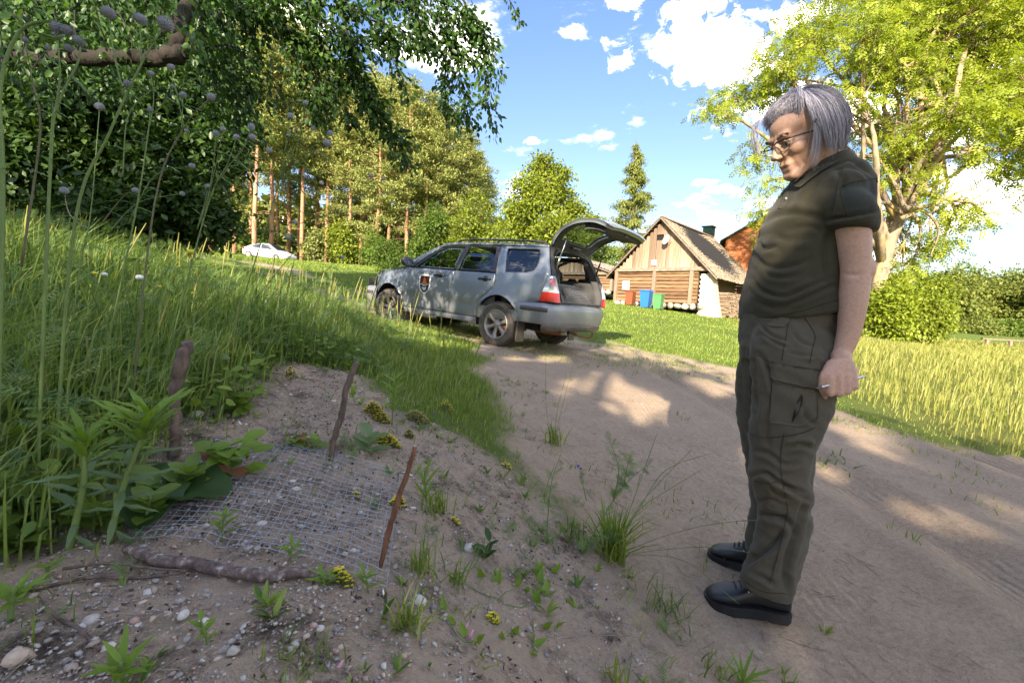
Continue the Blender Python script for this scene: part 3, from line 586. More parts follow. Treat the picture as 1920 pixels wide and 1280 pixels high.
for a in [[(400, -30, C_), (420, 60, C_), (440, 160, C_-.1), (450, 250, C_-.1)], [(440, -30, C_), (465, 80, C_), (470, 180, C_), (478, 255, C_)], [(370, 0, 3.9), (385, 80, 3.9), (405, 170, 3.9), (400, 230, 3.9)],
          [(500, -40, C_), (540, 60, C_), (560, 130, C_), (585, 190, C_), (600, 235, C_)], [(560, -40, C_), (590, 40, C_), (610, 120, C_), (640, 200, C_), (665, 240, C_)], [(540, 60, C_), (580, 110, C_), (600, 170, C_), (612, 225, C_)],
          [(620, -40, 4.3), (650, 60, 4.3), (670, 150, 4.3), (705, 220, 4.3), (740, 265, 4.3), (768, 320, 4.3)], [(640, 0, 4.3), (655, 90, 4.3), (690, 170, 4.3), (720, 240, 4.3), (780, 272, 4.3)], [(700, -40, 4.4), (720, 40, 4.4), (735, 100, 4.4), (762, 180, 4.4)],
          [(760, -40, 4.4), (780, 20, 4.4), (800, 70, 4.4), (830, 110, 4.4)], [(820, -50, 4.5), (840, 40, 4.5), (858, 110, 4.5), (870, 180, 4.5), (885, 240, 4.5)], [(850, -50, 4.5), (880, 30, 4.5), (905, 100, 4.5), (912, 170, 4.5), (926, 250, 4.5)],
          [(840, 60, 4.5), (835, 130, 4.5), (838, 190, 4.5), (865, 235, 4.5)], [(875, 40, 4.4), (900, 60, 4.4), (920, 90, 4.4), (930, 150, 4.4)], [(600, -40, 4.2), (680, 30, 4.2), (760, 60, 4.2), (800, 110, 4.2)], [(500, -40, 4.1), (560, 20, 4.1), (640, 60, 4.1), (720, 100, 4.1)], [(660, -40, 4.4), (740, 0, 4.4), (820, 30, 4.4), (880, 50, 4.4)]]:
    tw(a, .012, int(200*len(a)/4), .12)
for a in [[(700, 0, 4.5), (760, -10, 4.5), (840, 10, 4.5), (890, 60, 4.5)], [(520, 0, 4.3), (600, 10, 4.3), (690, 20, 4.3)], [(480, 40, 4.2), (540, 60, 4.2), (620, 70, 4.2), (700, 90, 4.2)], [(760, 20, 4.5), (800, 60, 4.5), (850, 90, 4.5), (900, 120, 4.5)], [(400, 0, 4.0), (460, 20, 4.0), (520, 30, 4.0)], [(690, 60, 4.4), (740, 80, 4.4), (790, 80, 4.4)], [(560, 90, 4.3), (620, 110, 4.3), (680, 130, 4.3)], [(610, 150, 4.3), (660, 160, 4.3), (720, 200, 4.3)]]:
    tw(a, .009, 210, .12)
for x0 in range(-60, 480, 44):      # canopy over the left corner
    d0 = 3.9+g_.uniform(0, 1.2); tw([(x0, -60, d0), (x0+g_.uniform(0, 40), 20, d0), (x0+g_.uniform(10, 60), 80+g_.uniform(0, 50), d0), (x0+g_.uniform(20, 80), 150+g_.uniform(0, 80), d0)], .012, 200, .17, .065)
for x0 in range(-80, 360, 34):
    d0 = 3.3+g_.uniform(0, .25); tw([(x0, -30, d0), (x0+g_.uniform(0, 30), 40, d0), (x0+g_.uniform(0, 50), 100+g_.uniform(0, 30), d0)], .008, 90, .13, .06)
for x0 in range(-60, 380, 40):
    d0 = 2.85+g_.uniform(0, .2); tw([(x0, 20, d0), (x0+g_.uniform(0, 30), 70, d0), (x0+g_.uniform(0, 40), 105+g_.uniform(0, 40), d0)], .005, 26, .10, .055)
tw([(935, -40, 4.3), (955, 0, 4.3), (968, 25, 4.3), (978, 48, 4.3)], .006, 34, .045, .05)
Pl = []; Dl = []; Sl = []
for (P, n, rad, lf) in twigs:
    n = int(n*1.75)
    k = g_.random(n)**.9*(len(P)-1); i = k.astype(int).clip(0, len(P)-2); f = (k-i)[:, None]; c = P[i]*(1-f)+P[i+1]*f; o = unit(g_.normal(size=(n, 3)))
    Pl.append(c+o*rad*g_.random((n, 1))**.7); Dl.append(o*.8+unit(P[i+1]-P[i])*.5+np.array([0, 0, -.55])); Sl.append(lf*g_.uniform(.6, 1.2, n))
Pl = np.vstack(Pl); Dl = np.vstack(Dl); Sl = np.concatenate(Sl); n = len(Pl)
V, F, A = inst(T_OVAL, rel(Pl), Dl+g_.normal(size=(n, 3))*.3, np.array([0, 0, .8])+g_.normal(size=(n, 3))*.7, Sl, np.clip(.45+.2*g_.normal(size=n), 0, 1))
tag(mobj('crown', V, F, L_apple, apple, False, {'tint': A}), kind='stuff')
# the dense broadleaf mass behind the weeds
p = np.array([-4.6, 6.6, H(-4.6, 6.6)]); bl = []; g2 = np.random.default_rng(41)
for (px, py, r, d0) in [(20, 60, 80, 6.6), (120, 60, 80, 7.0), (220, 70, 80, 7.2), (320, 80, 70, 7.2), (40, 170, 85, 6.2), (140, 180, 85, 6.5), (240, 190, 85, 6.8), (330, 190, 70, 7.0), (400, 170, 55, 7.2), (30, 290, 85, 6.2), (130, 300, 85, 6.5), (230, 310, 80, 6.7), (320, 300, 70, 6.9), (395, 290, 50, 7.0), (440, 240, 36, 7.0),
       (20, 400, 80, 6.2), (110, 410, 80, 6.3), (200, 415, 75, 6.5), (290, 400, 65, 6.8), (370, 375, 50, 7.0), (400, 420, 38, 7.0), (-80, 100, 110, 6.2), (-80, 300, 110, 6.0), (60, -40, 90, 7.0), (200, -40, 90, 7.3), (340, -30, 80, 7.4), (340, 430, 40, 6.8)]:
    q = at(px, py, d0+g2.uniform(-.3, .5))-p; rr = r/FPX*d0; bl.append((q, (rr, rr, rr*.9)))
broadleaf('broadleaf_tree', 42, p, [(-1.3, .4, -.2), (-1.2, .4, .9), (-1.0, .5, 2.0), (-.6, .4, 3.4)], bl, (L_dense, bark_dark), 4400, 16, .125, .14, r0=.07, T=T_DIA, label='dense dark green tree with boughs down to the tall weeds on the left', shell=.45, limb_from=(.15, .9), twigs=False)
# ---- trees behind the photographer that shade the track (real trees, outside the frame)
GAPS += [((.88, 1.50, 1.60), .185), ((1.25, 4.3, .14), .42), ((.75, 4.6, .17), .34), ((2.0, 3.6, .02), .24), ((2.15, 2.9, 0), .20), ((2.3, 2.35, 0), .16), ((.18, 1.35, .2), .13), ((-1.6, 5.6, .75), .55), ((-2.4, 5.9, .9), .5), ((-.8, 5.3, .5), .3), ((-.9, 6.1, .9), .16), ((-.75, 6.0, 1.2), .14), ((-.6, 5.9, .8), .12), ((1.8, 3.2, 0), .18), ((.05, 5.6, .35), .22), ((.6, 6.2, .3), .26), ((3.1, 3.9, 0), .25), ((1.1, 5.2, .2), .28),
         ((-.1, 6.3, .9), .16), ((-.4, 6.0, .6), .13), ((2.5, 5.6, 0.05), .3), ((3.3, 5.4, 0), .3)]
def shade_tree(seed, x, y, h, w, n_cl, lab, n_leaf=13):
    g = np.random.default_rng(seed); p = np.array([x, y, H(x, y)]); bl = []
    for k in range(16):
        a = g.random()*2*PI; rr = w*g.uniform(.0, .72); zz = h*g.uniform(.2, .86); q = w*g.uniform(.3, .46)*(1.05-.4*zz/h); bl.append(((math.cos(a)*rr, math.sin(a)*rr, zz), (q, q, q*.8)))
    broadleaf('broadleaf_tree', seed, p, [(0, 0, -.2), (.1, 0, h*.25), (0, .1, h*.5), (.1, 0, h*.8)], bl, (L_mid, bark), n_cl, n_leaf, .28, .34, r0=.3, T=T_DIA, twigs=False, gaps=True, label=lab, shell=.25)
shade_tree(101, -2.6, -9.5, 9.2, 4.7, 1400, 'leafy tree behind the photographer shading the track')
shade_tree(102, -9.5, -8.5, 10.5, 4.6, 1050, 'leafy tree left behind the photographer')
shade_tree(103, -.6, -14.5, 10.5, 3.0, 900, 'rounded tree farther behind the photographer')
0 and shade_tree(104, -15, -5.0, 10, 4.6, 900, 'leafy tree far to the left behind the photographer')
# ------------------------------------------------------------------ the silver estate car with its tailgate open
def paint(name, col, rough=.32, metallic=.75, dirt=1.0, zlo=.3, zhi=.95):
    m, t, b, o = new_mat(name); n = noise_node(t, 3.5, 8, .65); n2 = noise_node(t, 26, 5, .7); tcn = N(t, 'ShaderNodeTexCoord'); sp = N(t, 'ShaderNodeSeparateXYZ'); t.links.new(tcn.outputs['Object'], sp.inputs[0])
    mr = N(t, 'ShaderNodeMapRange'); t.links.new(sp.outputs[2], mr.inputs[0]); mr.inputs[1].default_value = zhi; mr.inputs[2].default_value = zlo; mr.inputs[3].default_value = .06; mr.inputs[4].default_value = 1.0
    f = N(t, 'ShaderNodeMath', operation='MULTIPLY'); t.links.new(mr.outputs[0], f.inputs[0])
    nn = N(t, 'ShaderNodeMath', operation='MULTIPLY_ADD'); t.links.new(n.outputs['Fac'], nn.inputs[0]); nn.inputs[1].default_value = 1.4; t.links.new(n2.outputs['Fac'], nn.inputs[2])
    n3 = N(t, 'ShaderNodeMapRange'); t.links.new(nn.outputs[0], n3.inputs[0]); n3.inputs[1].default_value = .8; n3.inputs[2].default_value = 1.6; n3.inputs[4].default_value = dirt; t.links.new(n3.outputs[0], f.inputs[1])
    t.links.new(mixc(t, f.outputs[0], col, (.24, .19, .15)), b.inputs['Base Color'])
    r = N(t, 'ShaderNodeMapRange'); t.links.new(f.outputs[0], r.inputs[0]); r.inputs[3].default_value = rough; r.inputs[4].default_value = .85; t.links.new(r.outputs[0], b.inputs['Roughness'])
    r2 = N(t, 'ShaderNodeMapRange'); t.links.new(f.outputs[0], r2.inputs[0]); r2.inputs[3].default_value = metallic; r2.inputs[4].default_value = 0.05; t.links.new(r2.outputs[0], b.inputs['Metallic'])
    b.inputs['Coat Weight'].default_value = .35; b.inputs['Coat Roughness'].default_value = .12; return m
def plain(name, col, rough=.5, metallic=0.0, spec=.4, emit=None):
    m, t, b, o = new_mat(name); n = noise_node(t, 18, 5, .6)
    t.links.new(mixc(t, n.outputs['Fac'], tuple(c*.82 for c in col), tuple(min(1, c*1.18) for c in col)), b.inputs['Base Color']); setp(b, Roughness=rough, Metallic=metallic); b.inputs['Specular IOR Level'].default_value = spec; return m
def glass_mat(name, tint=(.55, .62, .6), refl=.5):
    m, t, b, o = new_mat(name); tr = N(t, 'ShaderNodeBsdfTransparent'); tr.inputs[0].default_value = c4(tint); gl = N(t, 'ShaderNodeBsdfGlossy'); gl.inputs['Roughness'].default_value = .02; gl.inputs[0].default_value = (.9, .95, 1, 1)
    fr = N(t, 'ShaderNodeFresnel'); fr.inputs[0].default_value = 1.55; mp_ = N(t, 'ShaderNodeMath', operation='MULTIPLY'); t.links.new(fr.outputs[0], mp_.inputs[0]); mp_.inputs[1].default_value = refl*2; mp_.use_clamp = True
    mx = N(t, 'ShaderNodeMixShader'); t.links.new(mp_.outputs[0], mx.inputs[0]); t.links.new(tr.outputs[0], mx.inputs[1]); t.links.new(gl.outputs[0], mx.inputs[2]); t.links.new(mx.outputs[0], o.inputs[0]); return m
M_silver = paint('car_paint_silver_grey', (.235, .27, .31), .36, .55, dirt=.8)
M_black = paint('car_black_plastic', (.018, .019, .02), .5, 0, .5)
M_trim = plain('car_grey_lining', (.055, .055, .058), .8)
M_seat = plain('car_seat_fabric', (.035, .036, .04), .9)
M_tyre = paint('tyre_rubber', (.022, .022, .022), .75, 0, .8, zlo=-.6, zhi=.6)
M_rim = paint('rim_dusty_alloy', (.36, .34, .31), .45, .55, .6, zlo=-.8, zhi=.4)
M_dark = plain('dark_underbody', (.02, .019, .018), .9)
M_glass = glass_mat('car_glass', (.42, .50, .50), .85)
M_glass_rear = glass_mat('car_glass_tinted', (.30, .37, .40), .8)
M_lampred = plain('lamp_red', (.45, .01, .012), .12, 0, .8)
M_lampclear = plain('lamp_clear', (.62, .64, .66), .1, .55, .8)
M_lamppink = plain('lamp_pink', (.55, .16, .17), .12, 0.2, .8)
M_chrome = plain('bright_steel', (.55, .54, .52), .25, 1.0)
M_rust = mat_noise('rusty_steel', [(.3, (.08, .045, .03)), (.6, (.25, .12, .06)), (.8, (.33, .2, .12))], 30, .85, (60, .5, .004))

def CB(x, z):
    x = np.asarray(x, float); z = np.asarray(z, float)
    w = .862-.02*smooth01(.66, .60, z)-.02*smooth01(.5, .3, z)-.018*smooth01(.92, 1.08, z)
    w = w-np.where(z > 1.09, (z-1.09)*.30+np.clip(z-1.09, 0, 9)**2*.34, 0)
    w = w-.33*np.clip((x-2.35)/1.0, 0, 1.2)**2.6-.06*np.clip((-.25-x)/.7, 0, 1.3)**2
    for c in (0.0, 2.54): w = w+.026*np.exp(-((np.hypot(x-c, z-.37)-.43)/.075)**2)*smooth01(1.0, .8, z)
    return w
def resample(poly, step=.035, closed=True):
    out = []; n = len(poly)
    for i in range(n if closed else n-1):
        a = np.asarray(poly[i], float); b = np.asarray(poly[(i+1) % n], float); k = max(1, int(np.ceil(np.linalg.norm(b-a)/step)))
        for j in range(k): out.append(a+(b-a)*j/k)
    return np.array(out)
def arc(cx, cz, r, a0, a1, n=20): return [(cx+r*math.cos(RAD(a)), cz+r*math.sin(RAD(a))) for a in np.linspace(a0, a1, n)]
def inside(poly, x, y): return sdf(np.asarray(poly), np.asarray(x, float), np.asarray(y, float)) > 0
def fill(outer, holes=(), step=.05, edge=.03):
    """triangulate a flat outline with holes; returns points (n,2), triangles, list of boundary loops (index arrays)"""
    loops = [resample(outer, edge)]+[resample(h, edge) for h in holes]; pts = []; E = []; LI = []
    for L in loops:
        n0 = len(pts); m_ = len(L); pts += [tuple(p) for p in L]; E += [(n0+i, n0+(i+1) % m_) for i in range(m_)]; LI.append(np.arange(n0, n0+m_))
    O = np.array(loops[0]); x0, y0 = O.min(0); x1, y1 = O.max(0)
    g = np.stack(np.meshgrid(np.arange(x0+step/2, x1, step), np.arange(y0+step/2, y1, step)), -1).reshape(-1, 2)
    k = sdf(O, g[:, 0], g[:, 1]) > step*.45
    for h in loops[1:]: k &= sdf(h, g[:, 0], g[:, 1]) < -step*.45
    pts += [tuple(p) for p in g[k]]
    v, e, f, ov, oe, of = delaunay_2d_cdt([Vector(p) for p in pts], E, [], 0, 1e-6)
    vv = np.array([q[:] for q in v]); ff = np.array([t_[:] for t_ in f if len(t_) == 3]); c = vv[ff].mean(1)
    k = sdf(O, c[:, 0], c[:, 1]) > 0
    for h in loops[1:]: k &= ~(sdf(h, c[:, 0], c[:, 1]) > 0)
    remap = {}
    for ni, lst in enumerate(ov):
        for oi in lst: remap[oi] = ni
    return vv, ff[k], [np.array([remap[i] for i in L]) for L in LI]
car_R = np.array([[-0.804, -0.593, 0.052], [0.593, -0.805, -0.017], [0.051, 0.017, 0.999]])
car = empty('estate_car', (0.2285, 7.5078, 0.3401), 0, 'dusty silver grey estate car with open tailgate and a shield crest on its door', 'car')
_m = Matrix([[*car_R[i], 0] for i in range(3)]+[[0, 0, 0, 1]]).to_3x3(); _m = _m.to_quaternion().to_matrix()
car.rotation_euler = _m.to_euler()
def place_car_z():
    c = np.array([0.2285, 7.5078]); zs = []; pr = []
    for lx, ly in ((0, .78), (0, -.78), (2.525, .78), (2.525, -.78)):
        q = car_R@np.array([lx, ly, 0]); zs.append(H(c[0]+q[0], c[1]+q[1])-(0.3401+q[2])); 
    return zs
def panel(name, outer, mat, holes=(), parent=None, side=1, off=0.0, lip=.02, step=.06, func=None, smooth=True):
    v, f, L = fill(outer, holes, step); fn = func or CB; y = fn(v[:, 0], v[:, 1])+off; V = np.stack([v[:, 0], y*side, v[:, 1]], 1)
    F = f if side > 0 else f[:, ::-1]; F = [tuple(t_) for t_ in F[:, ::-1]]; V = list(V); n = len(V)
    for l in L:      # the edge folds inwards so that gaps show depth
        base = len(V)
        for i in l: q = V[i].copy(); q[1] -= lip*side; V.append(q)
        m_ = len(l)
        for i in range(m_): F.append((int(l[i]), int(l[(i+1) % m_]), base+(i+1) % m_, base+i))
    return mobj(name, np.array(V), F, mat, parent or car, smooth)
AR = lambda a0, a1, n=22: arc(0, .365, .405, a0, a1, n)
AF = lambda a0, a1, n=22: arc(2.54, .365, .415, a0, a1, n)
for s in (1, -1):
    panel('front_fender', [(2.137, .40), (2.145, .63), (2.165, .85), (2.12, 1.0), (2.06, 1.085), (2.24, 1.085), (2.6, 1.035), (2.95, .97), (3.15, .91), (3.18, .80), (3.08, .69), (2.975, .60)]+AF(34, 175), M_silver, side=s)
    d = panel('door', [(2.13, .40), (2.138, .63), (2.158, .85), (2.113, 1.0), (2.05, 1.083), (.945, 1.083), (.985, .85), (1.02, .65), (1.045, .40)], M_silver, side=s)
    d2 = panel('rear_door', [(1.037, .40), (1.012, .65), (.977, .85), (.937, 1.083), (.106, 1.083), (.104, .94), (.14, .86), (.22, .77), (.36, .665), (.405, .60), (.41, .40)], M_silver, side=s)
    panel('quarter_panel', [(.40, .40), (.396, .60), (.352, .66), (.21, .765), (.13, .855), (.095, .94), (.097, 1.09), (.195, 1.515), (-.655, 1.515), (-.70, 1.42), (-.835, 1.115), (-.80, 1.10), (-.765, .95), (-.715, .745), (-.52, .70), (-.375, .585)]+AR(34, 172), M_silver,
          holes=[[(.05, 1.475), (-.07, 1.115), (-.44, 1.125), (-.56, 1.165), (-.60, 1.26), (-.575, 1.40), (-.53, 1.475)]], side=s)
    panel('roof_side', [(2.25, 1.09), (1.98, 1.235), (1.62, 1.44), (1.40, 1.535), (1.2, 1.556), (.3, 1.565), (-.65, 1.55), (-.655, 1.520), (.15, 1.532), (.87, 1.53), (1.29, 1.51), (1.45, 1.465), (1.95, 1.115), (2.06, 1.09)], M_silver, side=s)
    panel('rocker', [(2.13, .393), (.412, .393), (.41, .31), (2.11, .31)], M_silver, side=s, off=.004)
    fr = panel('window_frame', [(1.95, 1.092), (1.44, 1.455), (1.28, 1.503), (.868, 1.522), (.90, 1.3), (.935, 1.092)], M_black, holes=[[(1.86, 1.112), (1.42, 1.425), (1.28, 1.472), (.925, 1.488), (.95, 1.3), (.98, 1.112)]], parent=d, side=s, off=-.004)
    panel('window_glass', [(1.88, 1.105), (1.42, 1.435), (1.28, 1.48), (.915, 1.495), (.94, 1.3), (.975, 1.105)], M_glass, parent=d, side=s, off=-.016, lip=.0)
    panel('window_frame', [(.925, 1.092), (.89, 1.3), (.858, 1.522), (.205, 1.522), (.108, 1.092)], M_black, holes=[[(.875, 1.112), (.845, 1.3), (.82, 1.488), (.265, 1.488), (.175, 1.112)]], parent=d2, side=s, off=-.004)
    zt = 1.40 if s > 0 else 1.495
    panel('window_glass', [(.885, 1.105), (.835, 1.40), (.828, zt), (.255+.2*(1.495-zt)*0, zt), (.165, 1.105)], M_glass, parent=d2, side=s, off=-.016, lip=.0)
    panel('quarter_glass', [(.058, 1.483), (-.065, 1.107), (-.44, 1.117), (-.565, 1.158), (-.608, 1.26), (-.583, 1.405), (-.535, 1.483)], M_glass_rear, side=s, off=-.012, lip=.0)
    panel('quarter_seal', [(.058, 1.483), (-.065, 1.107), (-.44, 1.117), (-.565, 1.158), (-.608, 1.26), (-.583, 1.405), (-.535, 1.483)], M_black, holes=[[(.035, 1.465), (-.082, 1.130), (-.44, 1.138), (-.548, 1.176), (-.586, 1.26), (-.563, 1.395), (-.52, 1.465)]], side=s, off=-.003, lip=.01)
    for (hx, par) in ((1.26, d), (.285, d2)):      # door handles
        mb = MB(); y = float(CB(hx, 1.0)); P = [(hx+.12, (y+.012)*s, .985), (hx+.08, (y+.04)*s, .99), (hx-.06, (y+.04)*s, .995), (hx-.115, (y+.012)*s, .992)]
        mb.tube(bez(P, 5), .019, 8, flat=.8); mb.tube([(hx, (y-.01)*s, .985), (hx, (y+.006)*s, .985)], [.055, .05], 14); mb.build('handle', M_black, par, True)
    for c, nm in ((0.0, 'rear'), (2.54, 'front')):      # wheel arch liners
        mb = MB(); R_ = .40; n = 20; aa = np.linspace(-12, 192, n)
        V = [(c+R_*math.cos(RAD(a))*k, s*y, .365+R_*math.sin(RAD(a))*k) for y, k in ((.845, 1.0), (.60, 1.0), (.60, .2)) for a in aa]
        mb.add(V, [(j*n+i, j*n+i+1, (j+1)*n+i+1, (j+1)*n+i) for j in range(2) for i in range(n-1)]); mb.build('wheel_arch', M_dark, car)
    # mud flaps behind the wheels
    for c in (-.40, 2.10):
        mb = MB(); mb.box((c, s*.77, .27), (.02, .2, .3), bev=.006); mb.build('mud_flap', M_black, car)
    # roof rail
    P = [(1.15, s*.60, 1.56), (1.05, s*.605, 1.60), (.4, s*.61, 1.612), (-.45, s*.60, 1.60), (-.6, s*.595, 1.555)]; mb = MB(); mb.tube(bez(P, 6), .016, 8); mb.tube([(.3, s*.61, 1.55), (.3, s*.61, 1.605)], .018, 6); mb.build('roof_rail', M_black, car, True)
    # mirror
    mb = MB(); V, F = tube_np([(1.93, s*.80, 1.10), (1.94, s*.89, 1.12)], [.03, .025], 8); mb.add(V, F)
    g = np.stack(np.meshgrid(np.linspace(0, PI, 9), np.linspace(0, 2*PI, 17)[:-1], indexing='ij'), -1).reshape(-1, 2); S = np.stack([np.sin(g[:, 0])*np.cos(g[:, 1])*.075, np.sin(g[:, 0])*np.sin(g[:, 1])*.125, np.cos(g[:, 0])*.085], 1)
    S[:, 0] = np.maximum(S[:, 0], -.03); S = np.sign(S)*np.abs(S); mb.add(S+np.array([1.955, s*.975, 1.175]), [(i*16+j, i*16+(j+1) % 16, (i+1)*16+(j+1) % 16, (i+1)*16+j) for i in range(8) for j in range(16)]); mm = mb.build('mirror', M_black, car, True)
    mb = MB(); t_ = np.linspace(0, 2*PI, 17)[:-1]; mb.add([(1.922, s*.975+.105*math.cos(a), 1.175+.066*math.sin(a)) for a in t_], [tuple(range(16))]); mb.build('mirror_glass', M_chrome, mm)
# roof, bonnet, windscreen, cowl as cross strips
def span(name, st, mat, crown=.03, k=14, par=None, smooth=True):
    V = []
    for (x, ye, ze, dx) in st:
        for j in range(k+1): u = -1+2*j/k; V.append((x+dx*(1-u*u), ye*u, ze+crown*(1-abs(u)**2.6)))
    n = k+1; F = [(i*n+j, (i+1)*n+j, (i+1)*n+j+1, i*n+j+1) for i in range(len(st)-1) for j in range(k)]
    return mobj(name, V, F, mat, par or car, smooth)
e = lambda x, z: float(CB(x, z))
span('roof', [(1.40, e(1.4, 1.535), 1.535, .06), (1.2, e(1.2, 1.556), 1.556, .02), (.8, e(.8, 1.56), 1.56, 0), (.3, e(.3, 1.565), 1.565, 0), (-.3, e(-.3, 1.558), 1.558, 0), (-.65, e(-.65, 1.55), 1.55, 0)], M_silver, .045)
span('bonnet', [(2.22, e(2.24, 1.085), 1.085, -.0), (2.4, e(2.4, 1.063), 1.063, .03), (2.6, e(2.6, 1.035), 1.035, .06), (2.95, e(2.95, .97), .97, .10), (3.15, e(3.15, .91), .91, .12), (3.19, e(3.17, .84)-.02, .84, .13)], M_silver, .04)
span('windscreen', [(2.24, e(2.2, 1.1), 1.085, .04), (1.98, e(1.98, 1.235), 1.235, .05), (1.62, e(1.62, 1.44), 1.44, .06), (1.40, e(1.4, 1.535), 1.535, .06)], M_glass, .035)
# sweeps round the ends
def sweep_end(name, plan, prof, mat, par=None, smooth=True):
    P = np.asarray(plan, float); T = np.gradient(P, axis=0); T /= np.linalg.norm(T, axis=1)[:, None]; Nn = np.stack([T[:, 1], -T[:, 0]], 1); V = []
    for i in range(len(P)):
        for (o_, z) in prof: V.append((P[i, 0]+Nn[i, 0]*o_, P[i, 1]+Nn[i, 1]*o_, z))
    n = len(prof); F = [(i*n+j, i*n+j+1, (i+1)*n+j+1, (i+1)*n+j) for i in range(len(P)-1) for j in range(n-1)]
    return mobj(name, V, F, mat, par or car, smooth)
def endplan(xe, ye, x0, y0, sgn, n=9):
    """from the left side round the end to the right side"""
    L = [(x0, y0), ((x0*2+xe)/3, y0-.004)]; q = []
    r = abs(xe-x0)*.62
    cx = xe-sgn*r*.55; cy = y0-.24
    for a in np.linspace(0, 90, n): q.append((cx+sgn*r*.55*math.sin(RAD(a)), cy+.235*math.cos(RAD(a))))
    L += q; M2 = [(xe+sgn*.03, .3), (xe+sgn*.035, 0)]; full = L+M2+[(x, -y) for x, y in ([M2[0]]+L[::-1])]
    return bez(full, 3)
rp = endplan(-.97, .86, -.38, .866, -1)
sweep_end('rear_bumper', rp, [(-.17, .742), (-.09, .738), (-.02, .722), (.012, .69), (.022, .64), (.016, .56), (.006, .48), (-.015, .43), (-.02, .425)], M_silver)
sweep_end('bumper_valance', rp[8:-8], [(-.018, .428), (-.01, .40), (-.03, .35), (-.10, .325), (-.3, .32)], M_black)
sweep_end('bumper_strip', rp[1:15], [(.015, .60), (.034, .605), (.038, .63), (.034, .655), (.018, .66)], M_black)
sweep_end('bumper_strip', rp[-15:-1], [(.015, .60), (.034, .605), (.038, .63), (.034, .655), (.018, .66)], M_black)
fp = endplan(3.34, .78, 2.93, .80, 1)
sweep_end('front_bumper', fp, [(.02, .325), (-.01, .40), (-.03, .5), (-.035, .60), (-.01, .68), (.03, .70)], M_silver)
sweep_end('bumper_strip', fp[2:12], [(-.03, .55), (-.055, .56), (-.055, .60), (-.032, .61)], M_black)
sweep_end('front_grille', fp[10:-10], [(.0, .69), (.0, .84)], M_black)
for s in (1, -1):
    V = [(3.02, s*.80, .71), (3.22, s*.68, .70), (3.33, s*.48, .71), (3.30, s*.46, .86), (3.19, s*.63, .90), (3.03, s*.77, .90)]; mobj('headlight', V, [tuple(range(6))], M_lampclear, car)
# rear opening frame, tail lamps
def rx(z): return np.interp(z, [.70, .9, 1.10, 1.3, 1.42, 1.56], [-.955, -.93, -.86, -.77, -.715, -.66])
zs = np.linspace(.735, 1.555, 18); outer = [(float(CB(rx(z), z))-.008, z) for z in zs]+[(.3, 1.60), (0, 1.605), (-.3, 1.60)]+[(-float(CB(rx(z), z))+.008, z) for z in zs[::-1]]
hole = [(.60, .76), (.655, .84), (.665, 1.0), (.60, 1.30), (.54, 1.44), (.44, 1.50), (0, 1.525), (-.44, 1.50), (-.54, 1.44), (-.60, 1.30), (-.665, 1.0), (-.655, .84), (-.60, .76)]
v, f, L = fill(outer, [hole], .06); V = [(float(rx(z))-.0, y, z) for y, z in v]; F = [tuple(q) for q in f]
for l, dp in ((L[1], .12),):
    base = len(V)
    for i in l: V.append((V[i][0]+dp, V[i][1], V[i][2]))
    m_ = len(l); F += [(int(l[i]), int(l[(i+1) % m_]), base+(i+1) % m_, base+i) for i in range(m_)]
mobj('tailgate_opening_frame', V, F, M_trim, car, True)
v, f, L = fill(hole, [[(y*.965, 1.12+(z-1.12)*.955) for y, z in hole]], .05, .02); mobj('rubber_seal', [(float(rx(z))-.014, y, z) for y, z in v], [tuple(q) for q in f], M_black, car)
for s in (1, -1):
    zl = np.linspace(.748, 1.105, 12); V = []; F = []
    prof = [(1.0, -.06), (1.0, 0.0), (.92, 1.0), (.66, 1.05), (.0, 1.0)]
    for z in zl:
        t_ = (z-.748)/(1.105-.748); xf = np.interp(t_, [0, .5, 1], [-.71, -.765, -.81]); xb = float(rx(z))-.018; ys = float(CB(xf, z))+.006; yb = float(CB(xb, z)); yi = yb-.11*(1-.45*t_)
        V += [(xf, ys-.02, z), (xf-.005, ys, z), ((xf*.5+xb*.5), (ys+yb)/2+.010, z), (xb+.012, yb+.004, z), (xb-.010, yb-.03, z), (xb-.008, yi, z), (xb+.03, yi, z)]
    n = 7
    V = [(x, y*s, z) for x, y, z in V]
    def lampstrip(nm, i0, i1, mat, j0=0, j1=6, par=None, push=0):
        mb = MB(); fs = [(i*n+j, i*n+j+1, (i+1)*n+j+1, (i+1)*n+j) for i in range(i0, i1) for j in range(j0, j1)]
        if push: VV = [(x-.004, y+s*.004, z) for x, y, z in V]
        else: VV = V
        mb.add(*prune(VV, fs)); return mb.build(nm, mat, par or car, False)
    lamp = lampstrip('tail_lamp', 4, 11, M_lampclear); lampstrip('lens', 0, 4, M_lampred, par=lamp); lampstrip('lens', 7, 10, M_lamppink, 2, 4, par=lamp, push=1)
    # black gas strut from the opening to the raised tailgate
    mb = MB(); mb.tube([(-.80, s*.63, 1.20), (-.93, s*.60, 1.70)], .009, 6); mb.tube([(-.80, s*.63, 1.20), (-.86, s*.615, 1.43)], .014, 8); mb.build('gas_strut', M_black if s < 0 else M_chrome, car, True)
